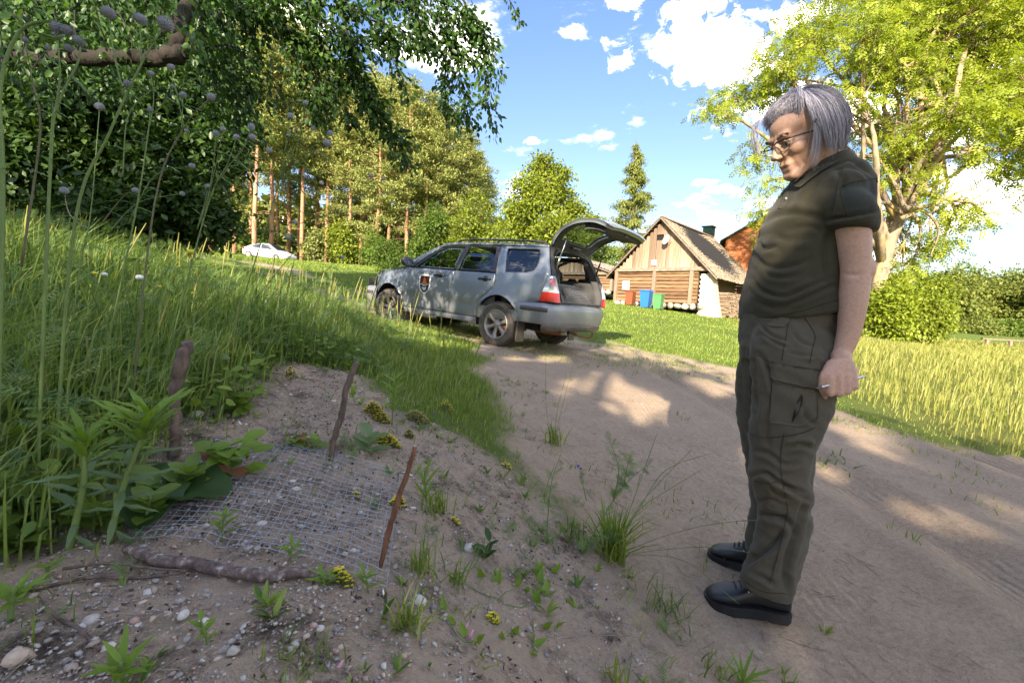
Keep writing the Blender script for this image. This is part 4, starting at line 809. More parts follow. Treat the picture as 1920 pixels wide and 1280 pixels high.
# tailgate, raised: outer skin and inner lining, curved in profile
hp = bez([(-.60, 1.585), (-.68, 1.70), (-.84, 1.84), (-1.08, 1.925), (-1.34, 1.94), (-1.54, 1.89), (-1.61, 1.83)], 5)
wid = np.interp(np.linspace(0, 1, len(hp)), [0, .2, .5, .75, .92, 1], [.58, .64, .72, .735, .69, .60]); T = np.gradient(hp, axis=0); T /= np.linalg.norm(T, axis=1)[:, None]; Nn = np.stack([T[:, 1], -T[:, 0]], 1)
if Nn[len(hp)//2][1] > 0: Nn = -Nn          # points down to the lining
def gate_pt(u, v, off):     # u along 0..1, v across -1..1, off below the skin
    i = u*(len(hp)-1); a = int(min(i, len(hp)-2)); f_ = i-a; c = hp[a]*(1-f_)+hp[a+1]*f_; nn = Nn[a]*(1-f_)+Nn[a+1]*f_; w = np.interp(i, np.arange(len(hp)), wid); dd = off+.045*abs(v)**3
    return (c[0]+nn[0]*dd, v*w, c[1]+nn[1]*dd)
def gate_sheet(name, outer, holes, off, mat, par, step=.06, lip=0.0, smooth=True):
    v, f, L = fill(outer, holes, step, .04); V = [gate_pt(u, w, off) for u, w in v]; F = [tuple(q) for q in f]
    if lip:
        for l in L:
            base = len(V)
            for i in l: V.append(gate_pt(v[i][0], v[i][1], off+lip))
            m_ = len(l); F += [(int(l[i]), int(l[(i+1) % m_]), base+(i+1) % m_, base+i) for i in range(m_)]
    return mobj(name, V, F, mat, par, smooth)
gl = [(.15, -.62), (.20, -.70), (.47, -.70), (.515, -.62), (.525, 0), (.515, .62), (.47, .70), (.20, .70), (.15, .62), (.14, 0)]
out_ = [(0, -.9), (.03, -1), (.95, -1), (1, -.9), (1, .9), (.95, 1), (.03, 1), (0, .9)]
gate = gate_sheet('tailgate', out_, [gl], 0, M_silver, car, lip=.05)
gate_sheet('inner_lining', [(.02, -.93), (.97, -.94), (.97, .94), (.02, .93)], [gl], .05, M_trim, gate)
gate_sheet('inner_lining', [(.58, -.86), (.95, -.84), (.95, .84), (.58, .86)], [], .135, M_trim, gate, lip=-.085)
gate_sheet('rear_window', [(u*1.0, v*1.0) for u, v in gl], [], .02, M_glass_rear, gate)
gate_sheet('window_border', [(.115, -.66), (.18, -.77), (.49, -.77), (.55, -.66), (.557, 0), (.55, .66), (.49, .77), (.18, .77), (.115, .66), (.105, 0)], [[(.17, -.58), (.21, -.64), (.46, -.64), (.495, -.58), (.50, 0), (.495, .58), (.46, .64), (.21, .64), (.17, .58), (.16, 0)]], .018, M_black, gate)
mb = MB()
for (u, v_, sx, sy) in ((.93, 0, .06, .10), (.86, .35, .03, .12), (.08, -.1, .05, .26)): q = gate_pt(u, v_, .11 if u > .5 else .085); mb.box(q, (sx, sy, .03), bev=.008)
mb.build('latch', M_black, gate)
# crossbar of the dirty number light strip above the plate (inside of the raised gate)
# interior: floor, cargo tray, side linings, seats, dashboard
mb = MB(); mb.box((1.2, 0, .42), (2.2, 1.5, .04)); mb.box((-.40, 0, .70), (1.02, 1.28, .04)); mb.build('cabin_floor', M_trim, car)
for s in (1, -1):
    mb = MB(); mb.box((-.42, s*.70, .90), (.95, .03, .42)); mb.box((-.30, s*.60, .80), (.5, .18, .2), bev=.05); mb.box((1.05, s*.81, .72), (1.9, .02, .66)); mb.build('side_lining', M_trim, car)
def seat(x, y, w, back=.5):
    mb = MB(); mb.box((x+.2, y, .72), (.5, w, .16), bev=.05); a = RAD(-16); R_ = np.array([[math.cos(a), 0, math.sin(a)], [0, 1, 0], [-math.sin(a), 0, math.cos(a)]]); mb.box((x-.1, y, 1.0), (.13, w, .56), R_, .05)
    o_ = mb.build('seat', M_seat, car, True); hb = MB(); hb.box((x-.19, y, 1.36), (.09, .26, .17), R_, .045); hb.tube([(x-.17, y+.06, 1.2), (x-.185, y+.06, 1.32)], .008, 6); hb.tube([(x-.17, y-.06, 1.2), (x-.185, y-.06, 1.32)], .008, 6); hb.build('headrest', M_seat, o_, True)
seat(1.12, .38, .5); seat(1.12, -.38, .5); seat(.28, .36, .52); seat(.28, -.36, .52)
mb = MB(); mb.box((1.98, 0, .98), (.36, 1.46, .2), bev=.06); mb.build('dashboard', M_seat, car, True)
mb = MB(); t_ = np.linspace(0, 2*PI, 25); c_ = np.array([1.66, .37, 1.03]); mb.tube([c_+np.array([.08*math.sin(a), .185*math.cos(a), .17*math.sin(a)]) for a in t_], .014, 6, False); mb.tube([c_+[0, -.18, 0], c_+[0, .18, 0]], .015, 6); mb.build('steering_wheel', M_seat, car, True)
mb = MB(); mb.box((1.2, 0, .36), (3.6, 1.2, .1)); mb.box((-.75, 0, .45), (.35, 1.2, .12)); mb.tube([(0, -.75, .33), (0, .75, .33)], .05, 8); mb.tube([(2.525, -.75, .33), (2.525, .75, .33)], .04, 8); mb.box((2.6, 0, .6), (1.1, 1.1, .5)); mb.build('underbody', M_dark, car)
mb = MB(); mb.tube(bez([(-.35, .42, .33), (-.7, .44, .31), (-.93, .45, .325)], 5), .042, 12, False); mb.build('exhaust_pipe', M_rust, car, True)
mb = MB(); P = [(-.90, .45, .322), (-1.02, .45, .33)]; mb.tube(P, .038, 14, False); mb.tube(P, .031, 14, False); mb.build('exhaust_tip', M_chrome, car, True)
mb = MB(); mb.tube(bez([(-.8, .02, .31), (-1.0, 0, .275), (-1.1, -.06, .275), (-1.14, -.08, .31), (-1.14, -.08, .355)], 6), .016, 8); mb.tube([(-.75, .25, .33), (-.75, -.25, .33)], .025, 6); mb.build('tow_hook', M_rust, car, True)
# wheels
def wheel_parts():
    mb = MB(); prof = [(.215, -.085), (.225, -.10), (.29, -.105), (.322, -.092), (.333, -.07), (.335, -.03), (.335, .03), (.333, .07), (.322, .092), (.29, .105), (.225, .10), (.215, .085)]; mb.lathe(prof, 56)
    for k in range(56):      # tread blocks
        a = 2*PI*k/56
        for z0 in (-.062, -.02, .02, .062):
            R_ = np.array([[math.cos(a), -math.sin(a), 0], [math.sin(a), math.cos(a), 0], [0, 0, 1]]); q = R_@np.array([.336, .0, z0]); mb.box(q, (.010, .026, .03), R_)
    ty = mesh_of('tyre', np.vstack(mb.v), mb.f, M_tyre, False)
    mb = MB(); mb.lathe([(.222, .088), (.215, .098), (.203, .088), (.195, .06), (.19, -.07), (.22, -.085)], 48)
    for k in range(6):
        a = 2*PI*k/6; R_ = np.array([[math.cos(a), -math.sin(a), 0], [math.sin(a), math.cos(a), 0], [0, 0, 1]])
        V = []; 
        for (r_, w_, zt_, zb_) in ((.045, .030, .062, .01), (.10, .026, .070, .02), (.15, .032, .074, .03), (.198, .055, .078, .03)):
            V += [(r_, -w_, zb_), (r_, -w_*.75, zt_), (r_, w_*.75, zt_), (r_, w_, zb_)]
        V = (R_@np.array(V).T).T; F = [(i*4+j, i*4+(j+1) % 4, (i+1)*4+(j+1) % 4, (i+1)*4+j) for i in range(3) for j in range(4)]; mb.add(V, F)
    mb.lathe([(.062, .02), (.066, .055), (.055, .068), (.036, .072), (.034, .082), (.0, .084)], 24)
    for k in range(5): a = 2*PI*k/5; mb.tube([(.05*math.cos(a), .05*math.sin(a), .06), (.05*math.cos(a), .05*math.sin(a), .076)], .008, 6)
    rim = mesh_of('rim', np.vstack(mb.v), mb.f, M_rim, True)
    mb = MB(); mb.lathe([(.0, .0), (.14, .0), (.14, -.02)], 24); mb.lathe([(.188, .0), (.186, -.075), (0, -.08)], 24)
    disc = mesh_of('brake_disc', np.vstack(mb.v), mb.f, M_rust, True); return ty, rim, disc
ty, rim, disc = wheel_parts()
for (wx, s) in ((0, 1), (0, -1), (2.54, 1), (2.54, -1)):
    tyo = link(bpy.data.objects.new('wheel', ty), car); tyo.location = (wx, s*.765, .335); tyo.rotation_euler = (RAD(-90)*s, wx*1.1, 0) if False else (RAD(-90*s), 0, 0)
    tyo.rotation_mode = 'XYZ'
    r_ = link(bpy.data.objects.new('rim', rim), tyo); link(bpy.data.objects.new('brake_disc', disc), tyo)
    r_.rotation_euler = (0, 0, .35 if wx == 0 else .8)
    if wx > 1: tyo.rotation_euler = (RAD(-90*s), 0, RAD(6))
# crest on the front door
def crest(name, pts, off, mat, par=None, c=(1.60, .825), sc=1.0):
    P = [(c[0]-x*sc*1.32, c[1]+y*sc*1.05) for x, y in pts]; v, f, _ = fill(P, (), .02, .012); V = np.stack([v[:, 0], CB(v[:, 0], v[:, 1])+off, v[:, 1]], 1); return mobj(name, V, [tuple(q) for q in f], mat, par or car, True)
def shield(w, h):
    w *= 1.0; return [(-w, h*.86), (-w*.5, h*.97), (0, h), (w*.5, h*.97), (w, h*.86), (w, .0), (w*.86, -h*.45), (w*.5, -h*.82), (0, -h), (-w*.5, -h*.82), (-w*.86, -h*.45), (-w, 0)]
M_white = plain('decal_white', (.68, .68, .66), .4); M_navy = plain('decal_navy', (.012, .022, .075), .4); M_maroon = plain('decal_maroon', (.06, .008, .012), .4); M_orange = plain('decal_orange', (.55, .18, .03), .4)
cr = crest('crest', shield(.108, .158), .003, M_white)
crest('crest_upper_field', [(-.085, .118), (-.04, .128), (.04, .128), (.085, .118), (.085, -.004), (.06, .006), (.03, -.012), (0, -.02), (-.03, -.012), (-.06, .006), (-.085, -.004)], .006, M_maroon, cr)
crest('crest_lower_field', [(-.085, -.018), (-.06, -.008), (-.03, -.026), (0, -.034), (.03, -.026), (.06, -.008), (.085, -.018), (.07, -.075), (.04, -.12), (0, -.142), (-.04, -.12), (-.07, -.075)], .006, M_navy, cr)
crest('crest_flame_emblem', [(-.045, .0), (-.04, .03), (-.02, .045), (-.03, .07), (-.01, .085), (0, .112), (.01, .085), (.03, .07), (.02, .045), (.04, .03), (.045, .0), (.02, -.008), (0, -.014), (-.02, -.008)], .009, M_orange, cr)
crest('crest_beast_emblem', [(-.045, -.06), (-.02, -.05), (0, -.062), (.02, -.05), (.045, -.045), (.03, -.07), (.035, -.10), (.015, -.085), (.005, -.12), (-.01, -.09), (-.03, -.10), (-.02, -.075)], .009, M_white, cr)
# load in the boot: a rolled wire net
M_zinc = plain('zinc_wire', (.50, .52, .56), .45, .85); M_zinc_dull = plain('zinc_wire_dull', (.30, .31, .33), .55, .6)
co = np.array([0.2285, 7.5078, 0.3401])
roll = empty('wire_roll', (0, 0, 0), 0, 'thick coil of grey wire netting lying in the open boot of the silver car', 'wire roll')
roll.location = tuple(co+car_R@np.array([-.48, .02, .74])); roll.rotation_euler = _m.to_euler()
mb = MB(); paths = []; g = np.random.default_rng(3)
for k in range(14):
    r_ = .12+.014*k; a = np.linspace(.0+.1*g.random(), PI*1.0, 22); yy = -.42+.84*0
    for w_ in range(9): paths.append(np.stack([-.12+r_*1.15*np.cos(a), np.full(22, -.30+.085*w_)+.01*g.normal(), .0+r_*np.sin(a)*.95], 1)) if k % 3 == 2 else None
for w_ in range(30):
    a = PI*(w_+.5)/30
    for r_ in (.302, .26, .22): paths.append(np.stack([np.full(22, -.12+r_*1.15*math.cos(a)), np.linspace(-.33, .42, 22), np.full(22, r_*math.sin(a)*.95)+.004*g.normal(size=22)], 1))
V, F = tri_tubes(np.array(paths), np.full((len(paths), 22), .0032), 3); tag(mobj('wire_layers', V, F, M_zinc_dull, roll), kind='stuff')
mb = MB(); a = np.linspace(0, PI, 15); V = [(-.12+.28*1.15*math.cos(q), y, .28*.95*math.sin(q)) for y in (-.32, .41) for q in a]; mb.add(V, [(i, i+1, 15+i+1, 15+i) for i in range(14)]+[tuple(range(15))]); mb.build('coil_core', M_trim, roll, True)
tub = empty('plastic_box', tuple(co+car_R@np.array([-.80, .20, .735])), 0, 'dark blue plastic box at the front edge of the open boot', 'box'); tub.rotation_euler = _m.to_euler()
mb = MB(); mb.box((0, 0, .06), (.16, .30, .12), bev=.015); mb.build('box_body', plain('box_blue_black', (.03, .045, .10), .5), tub)
mb = MB(); mb.box((0, 0, .125), (.17, .31, .018), bev=.005); mb.build('lid', plain('box_lid_grey', (.12, .13, .16), .5), tub)
# ------------------------------------------------------------------ barns, house, bins
M_wood_o = mat_noise('weathered_orange_wood', [(.28, (.04, .026, .018)), (.45, (.17, .095, .05)), (.58, (.30, .175, .09)), (.72, (.33, .27, .21))], 2.5, .9, (30, .6, .01), stretch=(.35, 6, 6), rnd=.38)
M_plank = mat_noise('weathered_plank', [(.25, (.06, .04, .028)), (.42, (.25, .145, .08)), (.55, (.32, .25, .195)), (.75, (.42, .38, .34))], 2.2, .9, (28, .6, .01), stretch=(7, 7, .5), rnd=.4)
M_post = mat_noise('grey_timber', [(.3, (.10, .07, .05)), (.6, (.28, .21, .155)), (.8, (.4, .33, .27))], 6, .9, (24, .6, .01), stretch=(4, 4, .5), rnd=.15)
M_lime = mat_noise('limewashed_brick', [(.3, (.38, .27, .19)), (.5, (.62, .52, .40)), (.75, (.74, .67, .56))], 4, .9, (18, .7, .015), rnd=.15)
M_stone = mat_noise('field_stone', [(.3, (.22, .19, .17)), (.6, (.40, .35, .31)), (.8, (.55, .5, .45))], 3, .85, (14, .5, .01), rnd=.3)
M_shingle = mat_noise('old_roof_shingle', [(.28, (.15, .11, .075)), (.5, (.34, .27, .19)), (.72, (.50, .41, .31))], 3.5, .95, (30, .7, .02), rnd=.1, fine=(22, .35))
M_slate = mat_noise('pale_old_roof_sheet', [(.3, (.34, .31, .28)), (.7, (.52, .48, .43))], 2.5, .9, (12, .5, .02))
M_darkin = plain('dark_inside', (.012, .010, .009), .95)
M_board_white = plain('white_board', (.66, .65, .62), .6)
M_dish = plain('dish_white', (.66, .66, .66), .5)
bx = MB().box((0, 0, 0), (1, 1, 1), bev=.04); 
def unit_log(seed):
    g = np.random.default_rng(seed); mb = MB(); P = np.array([[t, 0, 0] for t in np.linspace(-.5, .5, 9)]); V, F = tube_np(P, .5*(1+g.normal(size=9)*.05), 9); V[:, 1:] = np.sign(V[:, 1:])*np.abs(V[:, 1:]*2)**.72*.5; V[:, 2] += np.repeat(g.normal(size=9)*.04, 9); return mesh_of('log', V, F, M_wood_o, False)
LOGS = [unit_log(k) for k in range(4)]
def unit_box_mesh(name, mat, bev=.04): return mesh_of(name, np.vstack(bx.v), bx.f, mat)
def ob(name, me, parent, loc, sc=(1, 1, 1), rot=(0, 0, 0)):
    o = link(bpy.data.objects.new(name, me), parent); o.location = tuple(float(c) for c in loc); o.scale = sc; o.rotation_euler = rot; return o
ME_plank = unit_box_mesh('plank', M_plank); ME_post = unit_box_mesh('post', M_post)
def stone_mesh(seed, mat=M_stone, sub=2):
    g = np.random.default_rng(seed); bm = bmesh.new(); bmesh.ops.create_icosphere(bm, subdivisions=sub, radius=.5); V = np.array([v.co[:] for v in bm.verts]); F = np.array([[v.index for v in f.verts] for f in bm.faces]); bm.free()
    n = sum(a*np.sin(V@g.normal(size=3)*f_+g.random()*6) for a, f_ in ((.09, 4), (.06, 7), (.03, 13))); d = g.normal(size=3); d /= np.linalg.norm(d); V = V*(1+n)[:, None]; k = V@d; V -= np.clip(k-.3, 0, 1)[:, None]*d; return mesh_of('stone', V, F, mat, True)
STONES = [stone_mesh(k) for k in range(5)]
def barn(name, A, ang, W_, L_, zr, zg, label, roofm, full=True, eave_drop=.42, doors=False):
    root = empty(name, A, ang, label, 'barn'); g = np.random.default_rng(len(label)); mid = W_/2
    nlog = int((zg-.3)/.2)
    posts = [0.08, W_*.455, W_*.84] if full else [.08, W_*.33, W_*.66, W_-.08]
    for x0, x1 in zip(posts[:-1], posts[1:]):
        for k in range(nlog): ob('log', LOGS[k % 4], root, ((x0+x1)/2, .05+g.normal()*.012, .33+.2*k), ((x1-x0)-.1, .2, .185+.02*g.random()), (0, g.normal()*.004, PI*(k % 2)))
    if full:
        for k in range(nlog): ob('log', LOGS[(k+1) % 4], root, (W_*.87, .06, .33+.2*k), (.34, .22, .19))
    for x in posts: ob('post', ME_post, root, (x, -.02, zg/2+.1), (.2, .26, zg-.1))
    ob('tie_beam', ME_post, root, (mid, -.03, zg-.06), (W_+.1, .3, .2))
    for k in range(int(W_/.42)): ob('foundation_stone', STONES[k % 5], root, (.2+.42*k, -.02, .08), (.46, .4, .34), (k, 0, k*.7))
    # gable boards
    sl = (zr-zg)/mid; n = int(W_/.2)
    for k in range(n):
        x = (k+.5)*W_/n; top = zr-.12-abs(x-mid)*(zr-zg+eave_drop*0)/mid*1.0
        if top-zg < .12: continue
        hole = full and .50*W_-.28 < x < .50*W_+.1
        if hole and top > zg+2.2:
            zc = zg+(zr-zg)*.62; ob('plank', ME_plank, root, (x, -.02+.012*g.normal(), (zg+zc-.16)/2), (W_/n-.012, .03, zc-.16-zg)); ob('plank', ME_plank, root, (x, -.02, (zc+.16+top)/2), (W_/n-.012, .03, max(.05, top-zc-.16)))
        else: ob('plank', ME_plank, root, (x, -.02+.012*g.normal(), (zg+.02+top)/2-.02*g.random()), (W_/n-.012, .03, top-zg))
    mb = MB(); mb.add([(0.1, .06, zg), (W_-.1, .06, zg), (mid, .06, zr-.15)], [(0, 1, 2)]); mb.box((mid, .13, zg/2), (W_-.3, .04, zg-.1)); mb.build('inner_wall', M_darkin, root)
    # side and back walls
    for x in (.1, W_-.1):
        if full and x > 1: continue
        for k in range(nlog): ob('log', LOGS[k % 4], root, (x, L_/2, .33+.2*k), (L_, .2, .19), (0, 0, PI/2))
    for k in range(nlog): ob('log', LOGS[k % 4], root, (mid, L_-.05, .33+.2*k), (W_-.2, .2, .19))
    mb = MB(); mb.add([(0.1, L_-.1, zg), (W_-.1, L_-.1, zg), (mid, L_-.1, zr-.15)], [(0, 2, 1)]); mb.build('back_gable', M_plank, root)
    # roof slopes of overlapping shingles
    over = .5; dz = sl*over
    for s in (-1, 1):
        run = mid+over; Ls = math.hypot(run, run*sl); rows = 22 if full else 14; V = []; F = []; cols = int((L_+.8)/.16)
        ex = mid+s*run; rd = 0
        for r in range(rows):
            u0 = r/rows; u1 = (r+1.45)/rows
            for c_ in range(cols):
                y0 = -.4+(L_+.8)*c_/cols; y1 = y0+(L_+.8)/cols*.97; sag = -.16*math.sin(PI*(c_+.5)/cols)*full; ua = u0; ub = min(u1, 1.02)+g.normal()*.006; h_ = .02+.012*g.random(); t0 = .0; t1 = .045
                def pt(u, y, off): return (ex+(mid-ex)*(1-u)*0+(mid+s*run*u)-ex, y, zr-run*sl*u*1.0+off+sag*(1-abs(u-.4)))
                a = len(V); V += [pt(ua, y0, h_), pt(ua, y1, h_), pt(ub, y1, h_+t1), pt(ub, y0, h_+t1), pt(ub, y0, h_), pt(ub, y1, h_)]
                F += [(a, a+1, a+2, a+3), (a+3, a+2, a+5, a+4)]
        tag(mobj('shingles', V, F, roofm, root), kind='stuff')
        mb = MB()
        for y in (-.4, L_+.4): P = [(mid, y, zr-.03), (mid+s*run*.5, y, zr-run*sl*.5-.03), (mid+s*(run+.05), y, zr-run*sl-.06)]; mb.tube(P, .05, 5)
        mb.build('verge_pole', M_post, root) if False else None
        for y in (-.38, L_+.38): q = MB(); q.tube([(mid, y, zr-.05), (mid+s*(run+.05), y, zr-(run+.05)*sl-.05)], .045, 6); q.build('verge_pole', M_post, root)
        for k in range(15):      # lath ends under the verge
            u = (k+.6)/15; ob('lath_end', ME_post, root, (mid+s*run*u, -.2, zr-run*sl*u-.045), (.05, .46, .05), (0, s*math.atan(sl), 0))
        mb = MB(); mb.add([(mid, -.38, zr-.03), (mid, L_+.38, zr-.03), (mid+s*run, L_+.38, zr-run*sl-.03), (mid+s*run, -.38, zr-run*sl-.03)], [(0, 1, 2, 3)]); mb.build('roof_boards', M_darkin, root)
    ob('ridge_board', ME_post, root, (mid, L_/2, zr+.03), (.16, L_+.8, .06))
    return root
A = at(1152, 566, 27.9); B = at(1323, 590, 24.2); ang = math.atan2(B[1]-A[1], B[0]-A[0]); Wb = math.hypot(*(B-A)[:2]); A[2] = H(A[0], A[1])-.05
zr = at(1238, 411, 26.0)[2]-A[2]; zg = at(1238, 504, 26.0)[2]-A[2]
BARN = barn('log_barn', A, ang, Wb, 7.4, zr, zg, 'weathered log barn with a steep shingle roof and board gable above the bins', M_shingle)
def bl(x, y, z): c, s = math.cos(ang), math.sin(ang); return np.array([A[0]+c*x-s*y, A[1]+s*x+c*y, A[2]+z])
# limewashed brick corner of the barn: single bricks
ME_brick = mesh_of('brick', np.vstack(bx.v), bx.f, M_lime); g_ = np.random.default_rng(12); gb = H(*bl(Wb, 0, 0)[:2])-A[2]
_pb = MB().box((Wb-.02, .40, (zg+gb)/2-.15), (.5, .56, zg-gb-.2)); pier = _pb.build("brick_pier", M_lime, BARN)
nr = int((zg-gb-.2)/.12)
for k in range(nr):
    z = gb-.05+.06+.12*k; wd = .40+.26*(1-k/nr)**1.5; nb_ = 3
    for j in range(nb_): ob('brick', ME_brick, pier, (Wb-.38+(j+.5)*wd*1.55/nb_-(.06 if k % 2 else 0), .03-.02*g_.random(), z), (wd*1.5/nb_, .14, .108), (0, g_.normal()*.02, g_.normal()*.03))
    for j in range(3): ob('brick', ME_brick, pier, (Wb-.38+wd*1.55-.06, .12+.2*j, z), (.12, .19, .108))
# things on and by the gable wall
def hang(name, px, py, d, size, mat, label, cat):
    p = at(px, py, d); r = empty(name, p, ang, label, cat); mb = MB(); mb.box((0, 0, 0), size, bev=.012); mb.build('panel', mat, r); mb = MB(); mb.box((0, -size[1]/2-.004, 0), (size[0]*.8, .004, size[2]*.8)); mb.build('face', M_board_white, r); return r
def wallpt(px, py, yl=-.12):
    """the point of the gable plane behind a pixel"""
    d = CF+(px-960)/FPX*CR+(640-py)/FPX*CU; n_ = np.array([math.sin(ang), -math.cos(ang), 0]); o_ = bl(0, yl, 0); t_ = ((o_-CC)@n_)/(d@n_); return CC+t_*d
p = wallpt(1173.5, 535); r = empty('notice_board', p, ang, 'blank white board fixed to the log wall above the brown bin', 'board'); MB().box((0, 0, 0), (.46, .04, .52), bev=.01).build('panel', M_board_white, r)
p = wallpt(1226, 493, -.08); r = empty('small_sign', p, ang, 'small white sign with an orange lower edge on the gable boards', 'sign'); sgn = MB().box((0, 0, 0), (.30, .03, .32), bev=.006).build('panel', M_board_white, r); MB().box((0, -.018, -.13), (.28, .006, .04)).build('stripe', M_orange, r); MB().box((.03, -.019, .02), (.10, .005, .03)).build('mark', M_black, r)
p = wallpt(1250, 450, -.35); r = empty('satellite_dish', p, ang-.5, 'white satellite dish on an arm below the ridge of the barn', 'dish')
mb = MB(); Mx = Matrix.Rotation(RAD(72), 4, 'X'); mb.lathe([(0, 0), (.1, .006), (.2, .03), (.27, .065), (.275, .06), (.2, .018), (0, -.01)], 20, np.array(Mx)); mb.build('reflector', M_dish, r, True); MB().tube([(0, .35, -.05), (0, .12, -.2), (0, 0, -.02)], .015, 6).build('bracket', M_post, r); MB().tube([(0, 0, -.22), (0, -.3, -.05)], .01, 5).build('feed_arm', M_black, r)
# bins
def bin_(px, py, d, h, col, label, name='wheelie_bin'):
    p = on_ground(px, py, d); r = empty(name, p, ang+.12, label, 'bin'); M = plain('bin_'+label.split()[0], col, .45); w = h*.52
    mb = MB(); V = []
    for z, k in ((.06, .80), (.3, .87), (.86, 1.0), (.88, 1.05), (.93, 1.05)): V += [(-w/2*k, -w*.58*k, z*h), (w/2*k, -w*.58*k, z*h), (w/2*k, w*.58, z*h), (-w/2*k, w*.58, z*h)]
    mb.add(V, [(i*4+j, i*4+(j+1) % 4, (i+1)*4+(j+1) % 4, (i+1)*4+j) for i in range(4) for j in range(4)]+[(3, 2, 1, 0)]); mb.build('body', M, r)
    mb = MB(); V = [(-w*.54, -w*.66, .93*h), (w*.54, -w*.66, .93*h), (w*.54, w*.62, .955*h), (-w*.54, w*.62, .955*h), (-w*.5, -w*.6, .965*h), (w*.5, -w*.6, .965*h), (w*.5, w*.5, 1.0*h), (-w*.5, w*.5, 1.0*h)]; mb.add(V, [(0, 1, 5, 4), (1, 2, 6, 5), (2, 3, 7, 6), (3, 0, 4, 7), (4, 5, 6, 7), (3, 2, 1, 0)]); mb.build('lid', M, r)
    for s in (-1, 1): q = MB(); q.tube([(s*w*.5, w*.56, .1*h), (s*w*.4, w*.56, .1*h)], .1*h, 14); q.build('wheel', M_black, r)
    q = MB(); q.tube([(-w*.4, w*.70, .9*h), (w*.4, w*.70, .9*h)], .018, 6); q.build('handle', M, r)
    st = MB(); st.box((-.0, -w*.56, .70*h), (w*.42, .012, .24*h)); so_ = st.build('sticker', M_board_white, r); so_.rotation_euler = (RAD(-2), 0, 0)
    MB().box((0, -w*.565-.008, .73*h), (w*.2, .006, .11*h)).build('print', M_black, so_) if 'brown' not in label else None
    return r
bin_(1181, 574, 26.2, .86, (.20, .065, .03), 'brown wheelie bin with a plain white sticker by the log wall')
bin_(1210, 579, 25.2, 1.02, (.02, .13, .40), 'tall blue wheelie bin between the brown and the green one')
bin_(1233, 582, 24.6, .88, (.07, .22, .08), 'green wheelie bin at the foot of the middle barn post')
# stacked firewood and leaning boards under the right eave
pile = empty('firewood_stack', bl(Wb+.25, 1.3, H(*bl(Wb+.25, 1.3, 0)[:2])-A[2]), ang, 'stack of split firewood under the right eave of the log barn', 'firewood'); g_ = np.random.default_rng(8)
M_fire = mat_noise('split_firewood', [(.3, (.10, .07, .05)), (.6, (.30, .22, .15)), (.8, (.45, .35, .25))], 9, .9, None, rnd=.35)
FL = [mesh_of('firewood_log', *tube_np([(-.25, 0, 0), (.25, .01, 0)], .5, 5), M_fire) for _ in range(1)]
for k in range(13):
    for j in range(20): ob('firewood_log', FL[0], pile, (.12+g_.normal()*.03, .1+j*.24+.06*(k % 2), .05+k*.105), (1.0, .11, .10), (g_.random()*6, g_.normal()*.05, g_.normal()*.12))
for k, (x, y, z) in enumerate([(.15, .55, 1.5), (.22, .8, 1.4), (.1, 1.0, 1.55), (.3, .35, 1.3)]):
    q = bl(Wb+.12+x, y+.2, 0); gz = H(q[0], q[1]); r = empty('leaning_board', (q[0], q[1], gz), ang, ['grey board leaning beside the brick corner of the barn', 'short grey board leaning in the middle of the leaning boards', 'tall narrow board leaning nearest the firewood stack', 'lowest board leaning against the brick pier'][k], 'board', 'boards leaning under the barn eave'); o_ = ob('board', ME_plank, r, (-.12, 0, z/2), (.16, .03, z), (0, RAD(-9), .2*k))
side = MB(); side.box((Wb-.9, 4, zg/2-.2), (.06, 6.6, zg-.1)); side.build('recessed_side_wall', M_post, BARN)
# second barn, seen through the open boot
A2 = at(1012, 548, 37); A2[2] = H(A2[0], A2[1])-.1
barn('small_barn', A2, RAD(-38), 6.4, 7.5, at(1090, 484, 35)[2]-A2[2], at(1090, 512, 35)[2]-A2[2], 'low barn with a pale roof seen behind and through the open tailgate', M_slate, full=False)
# the reddish house behind the barn
pH = at(1352, 560, 41); pH[2] = H(pH[0], pH[1])-.2
house = empty('timber_house', pH, RAD(-22), 'reddish timber house with a dark green roof edge behind the barn', 'house')
M_house = mat_noise('red_timber_wall', [(.3, (.24, .075, .03)), (.6, (.40, .14, .05)), (.8, (.5, .2, .08))], 3, .8, (10, .3, .01), stretch=(.3, 1, 6), rnd=.12)
M_green = plain('green_sheet_metal', (.03, .075, .05), .45, .3)
hw, hl = 7.0, 8.0; he = at(1352, 447, 41)[2]-pH[2]; hp_ = he+2.3
ME_hb = mesh_of('wall_board', np.vstack(bx.v), bx.f, M_house)
MB().box((hw/2, hl/2, he/2), (hw-.06, hl, he)).build('wall', M_house, house)
for k in range(int(he/.22)): ob('wall_board', ME_hb, house, (hw/2, -.02, .11+.22*k), (hw, .04, .205)); ob('wall_board', ME_hb, house, (-.0, hl/2, .11+.22*k), (.04, hl, .205))
for k in range(10): z = he+.11+.22*k; w_ = hw*(1-(z-he)/2.3); ob('wall_board', ME_hb, house, (hw/2, -.02, z), (max(.2, w_), .04, .205))
for s in (-1, 1):
    q = MB(); n_ = 20; run = hw/2+.5; V = [(hw/2, -.5, hp_+.05), (hw/2, hl+.5, hp_+.05), (hw/2+s*run, hl+.5, hp_+.05-2.3/3.5*run), (hw/2+s*run, -.5, hp_+.05-2.3/3.5*run)]; V += [(x, y, z-.12) for x, y, z in V]; q.add(V, [(0, 1, 2, 3), (7, 6, 5, 4), (0, 3, 7, 4), (2, 1, 5, 6), (3, 2, 6, 7), (1, 0, 4, 5)]); q.build('roof', M_green, house)
q = MB(); q.box((1.6, -.05, 1.9), (1.0, .06, 1.2)); wdw = q.build('window', M_board_white, house); MB().box((1.6, -.09, 1.9), (.8, .02, 1.0)).build('pane', M_darkin, wdw)
